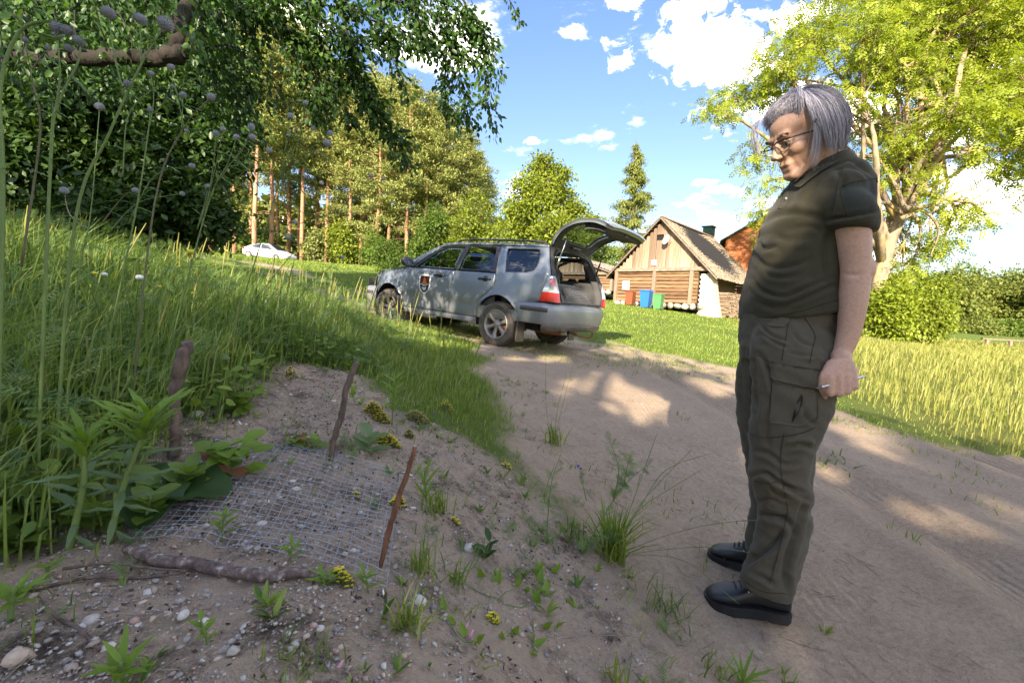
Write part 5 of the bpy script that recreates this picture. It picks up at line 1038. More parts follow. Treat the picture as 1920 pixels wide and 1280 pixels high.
pc = at(1329, 436, 38); cap = empty('roof_vent', (pc[0], pc[1], pc[2]), ang, 'dark green metal box showing above the barn ridge', 'vent'); MB().box((0, 0, -1.2), (.75, .75, 3.2), bev=.03).build('casing', M_green, cap); MB().box((0, 0, .45), (.95, .95, .1), bev=.02).build('cap', M_green, cap)
# wooden rail in the meadow
pr_ = on_ground(1842, 652, 30); rail = empty('wooden_rail', pr_, 0, 'low wooden rail on short posts at the right edge of the meadow', 'rail')
MB().box((2.6, -.6, .46), (5.6, .22, .09), np.array(Matrix.Rotation(RAD(-12), 3, 'Z'))).build('beam', M_post, rail)
for k in range(5): ob('post', ME_post, rail, (.15+1.25*k, -.08-.27*k, .15), (.16, .16, .6))
# the white car parked at the top of the lawn
wc = on_ground(505, 486, 40); root = empty('parked_car', (wc[0], wc[1], wc[2]), 0, 'white car parked at the top of the lawn before the pine wood', 'car'); wdir = RAD(-14); root.rotation_euler = (0, RAD(5), wdir)
M_wh = paint('car_paint_white', (.74, .74, .74), .25, .0, .25)
st = [(-2.25, .62, .40, .62, .66), (-2.15, .80, .32, .85, .92), (-1.7, .86, .28, .92, 1.02), (-1.1, .88, .27, .92, 1.30), (-.4, .89, .27, .92, 1.43), (.3, .89, .27, .92, 1.42), (.9, .88, .27, .90, 1.16), (1.25, .87, .28, .88, .96), (1.8, .84, .30, .80, .86), (2.15, .74, .34, .70, .74), (2.28, .55, .42, .60, .62)]
V = []; k = 9
for (x, w, zb, zw, zt) in st: V += [(x, -w*.9, zb), (x, -w, (zb+zw)/2), (x, -w*.97, zw), (x, -w*(.97-.55*(zt-zw)), zt-.04), (x, -w*.35, zt), (x, w*.35, zt), (x, w*(.97-.55*(zt-zw)), zt-.04), (x, w*.97, zw), (x, w, (zb+zw)/2), (x, w*.9, zb)]
n = 10; F = [(i*n+j, (i+1)*n+j, (i+1)*n+(j+1) % n, i*n+(j+1) % n) for i in range(len(st)-1) for j in range(n)]+[tuple(range(n)), tuple((len(st)-1)*n+j for j in range(n))[::-1]]; mobj('body', V, F, M_wh, root)
M_cg = plain('dark_car_glass', (.02, .03, .04), .05, 0, .9)
for s in (-1, 1):
    def sp_(x, z): w = np.interp(x, [q[0] for q in st], [q[1] for q in st]); zw = .92; return (x, s*(w*(.97-.55*max(0, z-zw))+.008), z)
    for pts in ([(-1.35, .96), (-.98, 1.28), (-.35, 1.36), (-.30, .96)], [(-.24, .96), (-.28, 1.36), (.35, 1.34), (.95, 1.02), (.98, .95)]): mobj('side_window', [sp_(*q) for q in pts], [tuple(range(len(pts)))], M_cg, root)
    for x in (-1.4, 1.42): q = MB(); q.tube([(x, s*.72, .31), (x, s*.90, .31)], .32, 20); w_ = q.build('wheel', M_tyre, root); q = MB(); q.tube([(x, s*.90, .31), (x, s*.912, .31)], .2, 16); q.build('rim', M_rim, w_)
    mobj('tail_lamp', [(-2.19, s*.52, .72), (-2.12, s*.80, .72), (-1.9, s*.90, .76), (-1.92, s*.885, .92), (-2.14, s*.78, .93), (-2.21, s*.52, .88)], [(0, 1, 4, 5), (1, 2, 3, 4)], M_lampred, root)
mobj('rear_window', [(-1.72, -.62, 1.03), (-1.72, .62, 1.03), (-1.16, .52, 1.30), (-1.16, -.52, 1.30)], [(0, 1, 2, 3)], M_cg, root)
for o_ in root.children:
    if o_.name.startswith('rear_window'): o_.location = (-.01, 0, .02)
mobj('windscreen', [(.33, -.5, 1.415), (.33, .5, 1.415), (1.18, .64, 1.01), (1.18, -.64, 1.01)], [(0, 1, 2, 3)], M_cg, root, loc=(.015, 0, .02))
# ------------------------------------------------------------------ grass
G_lawn = leaf_mat('grass_lawn', [(.10, .15, .02), (.16, .23, .03), (.22, .30, .04), (.34, .38, .09)], .35, .55)
G_bank = leaf_mat('grass_bank', [(.10, .15, .025), (.16, .23, .035), (.23, .29, .05), (.42, .38, .16)], .35, .5)
G_weed = leaf_mat('grass_weeds', [(.07, .12, .03), (.125, .20, .045), (.20, .275, .06), (.33, .36, .11)], .35, .5)
G_field = leaf_mat('grass_meadow', [(.15, .18, .035), (.22, .24, .05), (.29, .29, .07), (.38, .34, .12)], .35, .6)
def blades(g, x, y, h, w, lean=.35, wind=(.15, .05)):
    n = len(x); z = height(x, y)-.01; az = g.random(n)*2*PI; L = h*lean*np.abs(g.normal(size=n)); d = np.stack([np.cos(az)*L+wind[0]*h, np.sin(az)*L+wind[1]*h, np.zeros(n)], 1)
    b = np.stack([x, y, z], 1); s = np.stack([-np.sin(az+.7), np.cos(az+.7), np.zeros(n)], 1)*(w/2)[:, None]
    m_ = b+d*.35+np.array([0, 0, 1.])*(h*.62)[:, None]; t_ = b+d+np.array([0, 0, 1.])*(h*(.98-.25*g.random(n)))[:, None]
    V = np.stack([b-s, b+s, m_-s*.7, m_+s*.7, t_], 1).reshape(-1, 3); i = (np.arange(n)*5)[:, None, None]
    F = (i+np.array([[0, 1, 3], [0, 3, 2], [2, 3, 4]])[None]).reshape(-1, 3); return V, F
def grass(name, seed, n, region, h, w, mat, label, lean=.35, tint=.45, hmod=None):
    g = np.random.default_rng(seed); x, y = region(g, n); hh = h(x, y, g); ww = w(x, y, g); k = hh > 0; x, y, hh, ww = x[k], y[k], hh[k], ww[k]
    V, F = blades(g, x, y, hh, ww, lean); t_ = np.clip(tint+.22*g.normal(size=len(x))+(vnoise(x, y, .8, 2, 9)-.5)*.5, 0, 1)
    o_ = mobj(name, V, F, mat, None, False, {'tint': np.repeat(t_, 5)}); tag(o_, label, None, None, 'stuff'); return o_
def polar(r0, r1, a0, a1, pw=1.0):
    def f(g, n):
        r = r0*(r1/r0)**(g.random(n)**pw); a = np.radians(g.uniform(a0, a1, n)); return r*np.sin(a), r*np.cos(a)
    return f
def clear(x, y, lo=.35, g=None):      # grass stands where there is no track and no bare bank
    rm = road_mask(x, y); bm_ = bank_mask(x, y); k = (1-rm)*(1-bm_); return g.random(len(x)) < (k-.02)*1.1
def fieldside(x, y): return x > 3.7+(vnoise(x, y, .8, 2, 51)-.5)*1.2+.5*np.clip(y-5, 0, 99)
r_of = lambda x, y: np.hypot(x, y)
grass('lawn_grass', 1, 86000, polar(5.5, 42, -60, 42), lambda x, y, g: np.where(clear(x, y, g=g) & ~fieldside(x, y) & ~((x < -.3) & (y < 6) & (y < 8+x)), (.035+.04*g.random(len(x)))*(1+.010*r_of(x, y))*(.7+.8*vnoise(x, y, 1.5, 2, 3)), 0), lambda x, y, g: .0042+.0010*r_of(x, y), G_lawn, 'short sunlit lawn grass round the car and barn', .5)
def strip(g, n):
    x = .45-6.9*g.random(n)**1.45; y = 1.6+g.random(n)**1.05*8.2; return x, y
grass('bank_grass', 2, 62000, strip, lambda x, y, g: np.where(clear(x, y, g=g) & (y > 1.6), (.045+.09*g.random(len(x)))*(.4+.6*smooth01(1.8, 3.3, y))*(.45+.8*vnoise(x, y, .7, 2, 8))*smooth01(.75, -.35, x+.12*y-.35)*smooth01(10.5, 6.5, y+.2*x), 0), lambda x, y, g: .0042+.0012*r_of(x, y)*.6, G_bank, 'long green grass on the crest of the bank before the car', .4)
def wz(g, n): x = -.8-g.random(n)**1.15*5.5; y = .75+g.random(n)**1.2*5.2; return x, y
grass('tall_weeds', 3, 50000, wz, lambda x, y, g: np.where(clear(x, y, g=g), (.15+.33*g.random(len(x))**1.6)*smooth01(-.5, -1.7, x+.10*(y-3))*smooth01(7, 3.5, y)*(.6+.7*vnoise(x, y, .5, 2, 6)), 0), lambda x, y, g: .0045+.0009*r_of(x, y), G_weed, 'tall tangled grass and weeds covering the left bank', .45, .5)
def fz(g, n): x = 3.1+g.random(n)**1.9*34; y = 1.0+(x-3)*.35*g.random(n)+g.random(n)**1.3*30; return x, y
grass('meadow_grass', 4, 90000, fz, lambda x, y, g: np.where((road_mask(x, y) < .45) & fieldside(x, y+np.clip(g.normal(size=len(x))*2, -4, 4)) & (y < 33), (.10+.24*g.random(len(x)))*(.12+.88*smooth01(3.7, 5.8, x+(vnoise(x, y, .9, 2, 52)-.5)*1.5))*(.7+.5*vnoise(x, y, 1.2, 2, 6)), 0), lambda x, y, g: .003+.0011*r_of(x, y), G_field, 'tall yellow green meadow grass right of the track', .35, .5)
def sparse(g, n): return g.uniform(-1.2, 4.6, n), g.uniform(.3, 9, n)
grass('sprouting_grass', 5, 20000, sparse, lambda x, y, g: np.where(((road_mask(x, y) > .4) & (vnoise(x, y, .45, 3, 21) > np.where((x > 3.2) | (y > 6.0), .50, .70))) | ((bank_mask(x, y) > .4) & (vnoise(x, y, .25, 3, 22) > .54)), .02+.055*g.random(len(x)), 0), lambda x, y, g: .003+.0008*r_of(x, y), G_bank, 'sparse short grass sprouting from the sandy track and bank', .8)
# seed stalks standing above the weeds
def stalks(name, seed, n, region, h0, h1, mat, label):
    g = np.random.default_rng(seed); x, y = region(g, n); k = (road_mask(x, y) < .3) & (bank_mask(x, y) < .5); x, y = x[k], y[k]; n = len(x); z = height(x, y); h = g.uniform(h0, h1, n); az = g.random(n)*2*PI; L = h*.12*np.abs(g.normal(size=n))+.06*h
    t_ = np.linspace(0, 1, 6)[None, :, None]; b = np.stack([x, y, z], 1)[:, None]; d = np.stack([np.cos(az)*L, np.sin(az)*L, h], 1)[:, None]
    P = b+d*t_; P[:, :, 0] += (.10*h)[:, None]*t_[0, :, 0]**2; R_ = np.tile(np.array([.0014, .0013, .0011, .001, .0028, .0012]), (n, 1)); V, F = tri_tubes(P, R_*(1+.25*np.hypot(x, y))[:, None], 3)
    tint = np.repeat(np.clip(.65+.2*g.normal(size=n), 0, 1), 18); tag(mobj(name, V, F, mat, None, False, {'tint': tint}), label, None, None, 'stuff')
stalks('seed_stalks', 6, 260, wz, .30, .55, G_field, 'thin straw coloured grass stalks rising above the weeds')
stalks('seed_stalks', 7, 60, strip, .3, .5, G_bank, 'thin seed stalks on the crest of the bank')
# feathery weed leaves among the grass
def feather_V():
    V = []; F = []
    for k in range(7):
        x = .15+.12*k; l = .36*math.sin(PI*(k+1.2)/8.5)
        for s in (1, -1):
            b = np.array([x, 0, .02]); t_ = np.array([x+l*.65, s*l, -.04]); w = np.array([.022, -.012*s, 0]); n = len(V); V += [b-w, t_, b+w]; F.append((n, n+1, n+2))
    n = len(V); V += [np.array([0, .008, 0]), np.array([0, -.008, 0]), np.array([1, 0, -.12])]; F.append((n, n+1, n+2)); return np.array(V), np.array(F)
T_FEATH = feather_V()
L_weed = leaf_mat('leaf_feathery_weed', [(.06, .12, .04), (.10, .18, .055), (.155, .25, .07), (.22, .30, .09)], .35, .5)
g_ = np.random.default_rng(14); n = 7500; x, y = wz(g_, n); k = (road_mask(x, y) < .3) & (bank_mask(x, y) < .4); x, y = x[k], y[k]; n = len(x); hh = (.03+.38*g_.random(n))*smooth01(-.5, -1.7, x+.1*(y-3)); P = np.stack([x, y, height(x, y)+hh], 1)
V, F, A = inst(T_FEATH, P, g_.normal(size=(n, 3))*np.array([1, 1, .5])+np.array([0, -.2, .25]), np.array([0, 0, 1.])+g_.normal(size=(n, 3))*.3, g_.uniform(.045, .13, n), g_.random(n), g_.uniform(.6, 1.3)); tag(mobj('feathery_weeds', V, F, L_weed, None, False, {'tint': A}), 'feathery dark green weed leaves tangled in the grass on the left bank', None, None, 'stuff')
# small leafy ground cover between the weeds
L_cover = leaf_mat('leaf_ground_cover', [(.05, .10, .015), (.10, .17, .025), (.17, .25, .04), (.26, .34, .06)], .4, .45)
n = 5600; x = g_.uniform(-2.2, -.70, n); y = g_.uniform(.7, 2.9, n); k = (bank_mask(x, y) < .8) & (x < -.80-.06*(y-1)); x, y = x[k], y[k]; n = len(x); P = np.stack([x, y, height(x, y)+.01+.13*g_.random(n)], 1)
V, F, A = inst(T_OVAL, P, g_.normal(size=(n, 3))*np.array([1, 1, .2])+np.array([0, -.2, 0]), np.array([0, -.2, 1.])+g_.normal(size=(n, 3))*.3, g_.uniform(.025, .055, n), g_.random(n)); tag(mobj('ground_cover', V, F, L_cover, None, False, {'tint': A}), 'low leafy ground cover at the foot of the weeds', None, None, 'stuff')

# small herbs and sprouts scattered over the bare bank
n = 620; x = g_.uniform(-1.3, .9, n); y = g_.uniform(.45, 3.6, n); k = (bank_mask(x, y) > .25) & (vnoise(x, y, .28, 2, 41) > .47); x, y = x[k], y[k]; n = len(x); m5 = 6; P = np.repeat(np.stack([x, y, height(x, y)], 1), m5, 0); aa = g_.random(n*m5)*6.28
V, F, A = inst(T_LANCE, P, np.stack([np.cos(aa), np.sin(aa), .5+1.1*g_.random(n*m5)], 1), np.stack([-np.cos(aa), -np.sin(aa), np.ones(n*m5)], 1), np.repeat(g_.uniform(.012, .045, n), m5)*g_.uniform(.7, 1.2, n*m5), g_.random(n*m5), 1.5); tag(mobj('small_herbs', V, F, L_cover, None, False, {'tint': A}), 'tiny green sprouts scattered over the sandy bank', None, None, 'stuff')
n = 420; x = g_.uniform(-.9, 1.0, n); y = g_.uniform(.45, 4.2, n); k = (vnoise(x, y, .3, 2, 43) > .52) & (x < .75-.1*y); x, y = x[k], y[k]; n = len(x); m5 = 7; P = np.repeat(np.stack([x, y, height(x, y)], 1), m5, 0)+g_.normal(size=(n*m5, 3))*np.array([.006, .006, .0]); aa = g_.random(n*m5)*6.28
V, F, A = inst(T_FEATH, P, np.stack([np.cos(aa), np.sin(aa), .4+1.3*g_.random(n*m5)], 1), np.stack([-np.cos(aa), -np.sin(aa), np.ones(n*m5)], 1), np.repeat(g_.uniform(.02, .05, n), m5), g_.random(n*m5), .8); tag(mobj('small_feathery_herbs', V, F, L_weed, None, False, {'tint': A}), 'tiny feathery sprigs scattered over the bank and its slope', None, None, 'stuff')
# ------------------------------------------------------------------ gravel, litter
M_peb = new_mat('pebble'); m, t, b, o = M_peb
a = N(t, 'ShaderNodeAttribute', attribute_name='pc'); n_ = noise_node(t, 90, 4, .7); t.links.new(mixc(t, .35, a.outputs['Color'], ramp(t, n_.outputs['Fac'], [(.3, (.1, .08, .07)), (.7, (.7, .66, .6))]), 'OVERLAY'), b.inputs['Base Color']); setp(b, Roughness=.85); M_peb = m
bm = bmesh.new(); bmesh.ops.create_icosphere(bm, subdivisions=1, radius=.5); IV = np.array([v.co[:] for v in bm.verts]); IF = np.array([[v.index for v in f.verts] for f in bm.faces]); bm.free()
bm = bmesh.new(); bmesh.ops.create_icosphere(bm, subdivisions=2, radius=.5); IV2 = np.array([v.co[:] for v in bm.verts]); IF2 = np.array([[v.index for v in f.verts] for f in bm.faces]); bm.free()
PCOL = np.array([(.46, .42, .38), (.55, .52, .48), (.38, .35, .33), (.42, .29, .24), (.50, .40, .31), (.30, .28, .28), (.52, .50, .46), (.40, .33, .27)])
def pebbles(name, seed, x, y, size, label, hi=False, sink=.2):
    g = np.random.default_rng(seed); n = len(x); iv, if_ = (IV2, IF2) if hi else (IV, IF); S = size[:, None]*np.stack([g.uniform(.8, 1.35, n), g.uniform(.7, 1.0, n), g.uniform(.45, .8, n)], 1)
    a = g.random(n)*2*PI; V = iv[None]*(1+.13*g.normal(size=(n, len(iv), 1)))*S[:, None]; c, s = np.cos(a)[:, None], np.sin(a)[:, None]; X = V[..., 0]*c-V[..., 1]*s; Y = V[..., 0]*s+V[..., 1]*c; tl = g.normal(size=(n, 1))*.25
    V = np.stack([X+x[:, None], Y+y[:, None], V[..., 2]+X*tl+(height(x, y)+S[:, 2]*sink)[:, None]], -1).reshape(-1, 3); F = ((np.arange(n)*len(iv))[:, None, None]+if_[None]).reshape(-1, 3)
    pc = PCOL[g.integers(0, len(PCOL), n)]*g.uniform(.6, 1.05, (n, 1)); pc = np.hstack([pc, np.ones((n, 1))]); tag(mobj(name, V, F, M_peb, None, hi, {'pc': np.repeat(pc, len(iv), 0)}), label, None, None, 'stuff')
g_ = np.random.default_rng(15); n = 12500; x = g_.uniform(-1.5, .75, n); y = .38+g_.random(n)**1.5*2.6; k = (bank_mask(x, y) > .45) & (g_.random(n) < np.clip(1.25-.5*(x+.6)-.22*y, .12, 1)); x, y = x[k], y[k]; sz = .004+.014*g_.random(len(x))**3.4; sz *= np.where(vnoise(x, y, .3, 2, 7) > .45, 1, .6)
pebbles('gravel', 16, x, y, sz, 'mixed grey, white and pinkish gravel scattered over the bank')
n = 42000; x = g_.uniform(-1.5, .8, n); y = .36+g_.random(n)**1.6*2.3; k = (bank_mask(x, y) > .45) & (g_.random(n) < np.clip(1.2-.55*(x+.7), .2, 1)); x, y = x[k], y[k]; OV = np.array([(.5, 0, 0), (-.5, 0, 0), (0, .5, 0), (0, -.5, 0), (0, 0, .5), (0, 0, -.5)]); OF = np.array([(0, 2, 4), (2, 1, 4), (1, 3, 4), (3, 0, 4), (2, 0, 5), (1, 2, 5), (3, 1, 5), (0, 3, 5)])
_iv = (IV, IF); IV, IF = OV*1.1, OF; pebbles('fine_gravel', 18, x, y, .003+.0055*g_.random(len(x))**1.6, 'fine gravel and grit between the larger pebbles of the bank', sink=.1); IV, IF = _iv
n = 2600; x = g_.uniform(0, 4.4, n); y = g_.uniform(.4, 7, n); k = road_mask(x, y) > .5; pebbles('gravel', 17, x[k], y[k], .004+.008*g_.random(k.sum())**3, 'fine grit lying loose on the sandy track')
# crumbs of dark moss, dead leaves and bark between the stones
M_lit = mat_noise('leaf_litter', [(.3, (.022, .016, .013)), (.6, (.075, .052, .04)), (.8, (.18, .13, .10))], 60, .95)
n = 15000; x = g_.uniform(-1.7, .6, n); y = g_.uniform(.4, 3.4, n); k = (bank_mask(x, y) > .3) & (vnoise(x, y, .16, 3, 33) > .50); x, y = x[k], y[k]; n = len(x); P = np.stack([x, y, height(x, y)+.004*g_.random(n)+.001], 1)
V, F, A = inst(T_DIA, P, g_.normal(size=(n, 3))*np.array([1, 1, .5]), np.array([0, 0, 1.])+g_.normal(size=(n, 3))*.8, g_.uniform(.004, .013, n), g_.random(n), 1.1); tag(mobj('leaf_litter', V, F, M_lit, None), 'dark crumbled moss and dead leaf litter on the bank', None, None, 'stuff')
M_straw = mat_noise('dry_stem', [(.3, (.13, .10, .075)), (.7, (.36, .30, .23))], 30, .9)
n = 900; x = g_.uniform(-1.6, 1.6, n); y = g_.uniform(.4, 4.5, n); a = g_.random(n)*PI*2; L = g_.uniform(.02, .09, n); z = height(x, y)+.004; P = np.stack([np.stack([x+np.cos(a)*L*s, y+np.sin(a)*L*s, height(x+np.cos(a)*L*s, y+np.sin(a)*L*s)+.003+.01*(s > .9)*g_.random(n)], 1) for s in (0, .5, 1)], 1)
V, F = tri_tubes(P, np.full((n, 3), .0011), 3); tag(mobj('dry_stems', V, F, M_straw, None), 'thin dry stems and pine needles lying on sand', None, None, 'stuff')
# stones one can pick out
for (px, py, w_, lab, c) in [(368, 781, 24, 'flat white stone left of the small light green bush', 6), (880, 1031, 26, 'pair of pale stones right of the thin rusty stake, left one', 6), (897, 1028, 20, 'smaller pale stone touching the right side of its neighbour', 6), (785, 1130, 30, 'pale stone half hidden by the grass tuft below the net corner', 1), (172, 1168, 34, 'grey rounded stone in the gravel at the lower left', 0), (155, 1180, 26, 'pale oval stone beside the grey rounded one', 6), (278, 1113, 20, 'small white stone below the broken branch', 1), (205, 1218, 28, 'whitish stone just right of the thin dark twig', 6),
      (343, 1155, 22, 'white stone with a split right of the gravel patch', 6), (382, 1168, 20, 'upright white stone behind a little green sprout', 6), (268, 1133, 18, 'tan stone above the pink one', 4), (30, 1238, 44, 'large tan stone in the lower left corner', 4), (310, 1195, 18, 'reddish stone in the lower gravel', 3), (408, 1240, 20, 'round beige stone near the bottom edge', 4), (600, 1180, 18, 'white stone under the net edge', 1), (555, 920, 18, 'white stone inside the net', 6), (490, 985, 20, 'pale stone under the middle of the net', 1), (256, 1178, 24, 'light stone in the middle of the gravel patch', 6), (640, 1215, 16, 'small tan stone at the bottom of the bank', 4), (548, 905, 14, 'small pale stone beside the white one inside the net', 1)]:
    p = ground(px, py); d = (p-CC)@CF; s = w_/FPX*d; g = np.random.default_rng(px); V = IV2*(1+.06*np.sin(IV2@g.normal(size=3)*5+1)[:, None])*s*np.array([1.1, .85, .62]); q = mobj('stone', V+[0, 0, s*.16], IF2, M_peb, None, True, {'pc': np.tile(np.append(PCOL[c], 1), (len(V), 1))}, loc=p); q.rotation_euler = (g.normal()*.15, g.normal()*.15, g.random()*6); tag(q, lab, 'stone')
# ------------------------------------------------------------------ stakes, branch, wire net
M_stake = mat_noise('grey_brown_stick', [(.3, (.06, .042, .033)), (.6, (.16, .115, .09)), (.8, (.27, .21, .17))], 40, .9, (90, .8, .004), stretch=(1, 1, .25))
M_stick_r = mat_noise('reddish_stick', [(.3, (.07, .035, .022)), (.6, (.20, .09, .05)), (.8, (.26, .18, .13))], 50, .85, (90, .6, .003), stretch=(1, 1, .3))
M_branch = mat_noise('lichen_flecked_branch', [(.3, (.05, .035, .033)), (.52, (.13, .095, .085)), (.6, (.19, .15, .13)), (.68, (.42, .40, .36))], 60, .9, (120, .6, .003))
def stick(name, pts, r, mat, label, cat='stick', k=9, group=None, wob=.0):
    """pts: (px, py, height above ground) for standing things, the first one on the ground fixes the depth"""
    g0 = ground(*pts[0][:2]); d0 = (g0-CC)@CF; P = []
    for q in pts:
        if len(q) == 2: P.append(at(q[0], q[1], d0))
        else: P.append(at(q[0], q[1], q[2]))
    P = bez(P, 6); g = np.random.default_rng(len(P)+int(pts[0][0])); P[1:-1] += g.normal(size=(len(P)-2, 3))*wob; base = P[0].copy(); rr = np.interp(np.linspace(0, 1, len(P)), np.linspace(0, 1, len(r)), r)*(1+.06*g.normal(size=len(P)))
    P[0] -= (P[1]-P[0])*1.0; V, F = tube_np(P-base, rr, k); o_ = mobj(name, V, F, mat, None, True, None, base); return tag(o_, label, cat, group)
def lying(name, pts, r, mat, label, cat='stick', lift=.0, k=8):
    P = [ground(*q) for q in pts]; P = bez(P, 6); zz = height(P[:, 0], P[:, 1]); zp = np.pad(zz, 6, mode='edge'); zz = np.convolve(zp, np.ones(13)/13, 'valid'); P[:, 2] = zz+np.interp(np.linspace(0, 1, len(P)), np.linspace(0, 1, len(r)), r)*.8+lift; base = P[0].copy(); V, F = tube_np(P-base, np.interp(np.linspace(0, 1, len(P)), np.linspace(0, 1, len(r)), r), k); o_ = mobj(name, V, F, mat, None, True, None, base); return tag(o_, label, cat)
st1 = stick('stake', [(325, 862), (331, 800), (328, 735), (341, 680), (350, 640)], [.017, .016, .015, .021, .015], M_stake, 'thick gnarled grey stake standing at the left edge of the wire net', 'stake', 11, wob=.003)
stick('stake', [(619, 866), (627, 820), (640, 775), (652, 722), (670, 678)], [.008, .0095, .0095, .0105, .009], M_stake, 'dark straight stake leaning right behind the wire net', 'stake', 9, wob=.0015)
stick('stake', [(712, 1068), (725, 1010), (742, 950), (762, 890), (778, 838)], [.005, .0065, .0065, .006, .005], M_stick_r, 'thin reddish brown stake leaning at the right edge of the net', 'stake', 8, wob=.001)
lying('broken_branch', [(238, 1048), (300, 1060), (365, 1072), (430, 1085), (500, 1090), (560, 1089), (632, 1098)], [.009, .013, .0125, .012, .0125, .011, .003], M_branch, 'broken brown branch lying along the near edge of the wire net', 'branch', .004, 10)
lying('twig', [(-20, 1132), (60, 1112), (160, 1096), (260, 1088), (345, 1080)], [.0035, .0032, .003, .0028, .0015], M_stake, 'long thin dark twig below the broken branch', 'twig', .004, 6)
lying('twig', [(118, 1088), (200, 1080), (300, 1079), (355, 1087)], [.003, .0028, .0022, .001], M_stake, 'thin grey twig just under the broken branch', 'twig', .012, 6)
lying('twig', [(72, 1126), (110, 1165), (150, 1192), (186, 1228)], [.002, .0028, .0035, .003], M_stake, 'short dark twig pointing down across the gravel', 'twig', .003, 6)
lying('twig', [(470, 695), (540, 705), (600, 720)], [.002, .0018, .001], M_stake, 'bare twig above the small light green bush', 'twig', .005, 5)
lying('twig', [(1010, 1190), (1060, 1200), (1120, 1197), (1180, 1206)], [.0018, .0016, .001], M_straw, 'pale root lying on the sand at the foot of the track', 'twig', .002, 5)
lying('twig', [(1460, 1190), (1500, 1215), (1560, 1228)], [.003, .0024, .001], M_straw, 'dry root behind the heel of the woman', 'twig', .002, 5)
lying('twig', [(905, 1058), (960, 1090), (1000, 1120)], [.0015, .0012, .001], M_straw, 'dry bent stem on the sand below the pale stones', 'twig', .002, 5)
# wire net: every wire its own piece
cn = [ground(*q) for q in ((228, 1020), (724, 1120), (750, 896), (400, 826))]; base = sum(cn)/4
net = empty('wire_net', base, 0, 'square grey wire net pegged flat over the gravel of the bank', 'wire net')
g_ = np.random.default_rng(77)
def netpt(u, v):
    a = cn[0]*(1-u)+cn[1]*u; b_ = cn[3]*(1-u)+cn[2]*u; p = a*(1-v)+b_*v; x_ = np.array([p[0]]); y_ = np.array([p[1]])
    hs = max(float(height(x_+dx, y_+dy)[0]) for dx, dy in ((0, 0), (.03, 0), (-.03, 0), (0, .03))); p[2] = hs+.004+.005*math.sin(5*u+2*v)*math.sin(4*v+1); return p
NU, NV = 25, 22; NG = np.array([[netpt(i/NU, j/NV) for j in range(NV+1)] for i in range(NU+1)])
# smooth the sheet a little so that the wires run in even curves
for _ in range(3): NG[1:-1, 1:-1, 2] = np.maximum(NG[1:-1, 1:-1, 2], .25*(NG[2:, 1:-1, 2]+NG[:-2, 1:-1, 2]+NG[1:-1, 2:, 2]+NG[1:-1, :-2, 2]))
M_net = plain('galvanised_wire', (.36, .40, .46), .45, .35)
for i in range(NU+1): V, F = tube_np(NG[i]-base, .0008, 4); mobj('wire', V, F, M_net, net, True)
for j in range(NV+1): V, F = tube_np(NG[:, j]+[0, 0, .0015]-base, .0008, 4); mobj('wire', V, F, M_net, net, True)
for (px, py, dx, dz) in [(722, 1146, -.005, .05), (440, 812, .01, .05), (746, 900, .02, .03)]:
    p = ground(px, py); V, F = tube_np(np.array([(0, 0, -.03), (0, 0, dz*.8), (dx, -.004, dz), (dx*2+.01, -.01, dz*.7)]), .0032, 7)
    lab = {722: 'steel peg at the near right corner of the wire net', 440: 'steel peg at the far left corner of the wire net', 746: 'steel peg at the far right corner of the wire net'}[px]; tag(mobj('tent_peg', V, F, M_chrome, None, True, None, p), lab, 'peg')
# ------------------------------------------------------------------ single plants
L_bright = leaf_mat('leaf_bright_weed', [(.07, .13, .015), (.13, .22, .025), (.20, .30, .04), (.30, .40, .07)], .4, .42)
L_pale = leaf_mat('leaf_grey_green', [(.07, .12, .05), (.12, .18, .08), (.17, .24, .10), (.24, .30, .14)], .35, .6)
L_red = leaf_mat('leaf_reddening', [(.10, .08, .03), (.20, .12, .05), (.24, .09, .05), (.30, .12, .08)], .35, .5)
L_stem = plain('stem_green', (.13, .19, .05), .6); L_stem2 = plain('stem_brown_green', (.13, .12, .06), .7); L_stemp = plain('stem_purple_brown', (.12, .08, .06), .7)
M_yel = plain('petal_yellow', (.62, .50, .02), .6); M_pink = plain('petal_pink', (.62, .32, .36), .6); M_blue = plain('petal_blue', (.12, .08, .42), .6); M_scab = mat_noise('scabious_head', [(.3, (.14, .14, .15)), (.5, (.36, .37, .40)), (.7, (.56, .57, .60))], 260, .9, (300, 1.0, .003)); M_wht = plain('petal_white', (.7, .7, .68), .6)
def leafmesh(nm, kind, mat, tint=.5):
    """leaf with a folded midrib, unit length"""
    xs = np.linspace(0, 1, 8)
    if kind == 'lance': w = .075*np.sin(PI*xs**.8)**.7*(1-.15*xs); bend = -.16*xs**2
    elif kind == 'narrow': w = .05*np.sin(PI*xs**.75)**.6; bend = -.2*xs**2
    elif kind == 'oval': w = .30*np.sin(PI*xs**.85)**.75; bend = -.12*xs**2+.04*xs
    elif kind == 'broad': w = .42*np.sin(PI*xs**.7)**.6*(1+.07*(-1)**np.arange(8)); bend = -.25*xs**2+.1*xs
    else: w = .22*np.sin(PI*xs**.5)**.9; bend = -.1*xs**2
    w[0] = .012; w[-1] = .0; V = []; F = []
    for x, ww, bz in zip(xs, w, bend): V += [(x, -ww, bz+ww*.28), (x, -ww*.5, bz+ww*.10), (x, 0, bz), (x, ww*.5, bz+ww*.10), (x, ww, bz+ww*.28)]
    for i in range(7): F += [(i*5+j, (i+1)*5+j, (i+1)*5+j+1, i*5+j+1) for j in range(4)]
    V = np.array(V); V[:, 2] += .02*np.sin(V[:, 0]*16+V[:, 1]*9); return mesh_of('leaf', V, F, mat, True, {'tint': np.clip(tint+.25*(V[:, 1]*0+np.abs(V[:, 1])), 0, 1)})
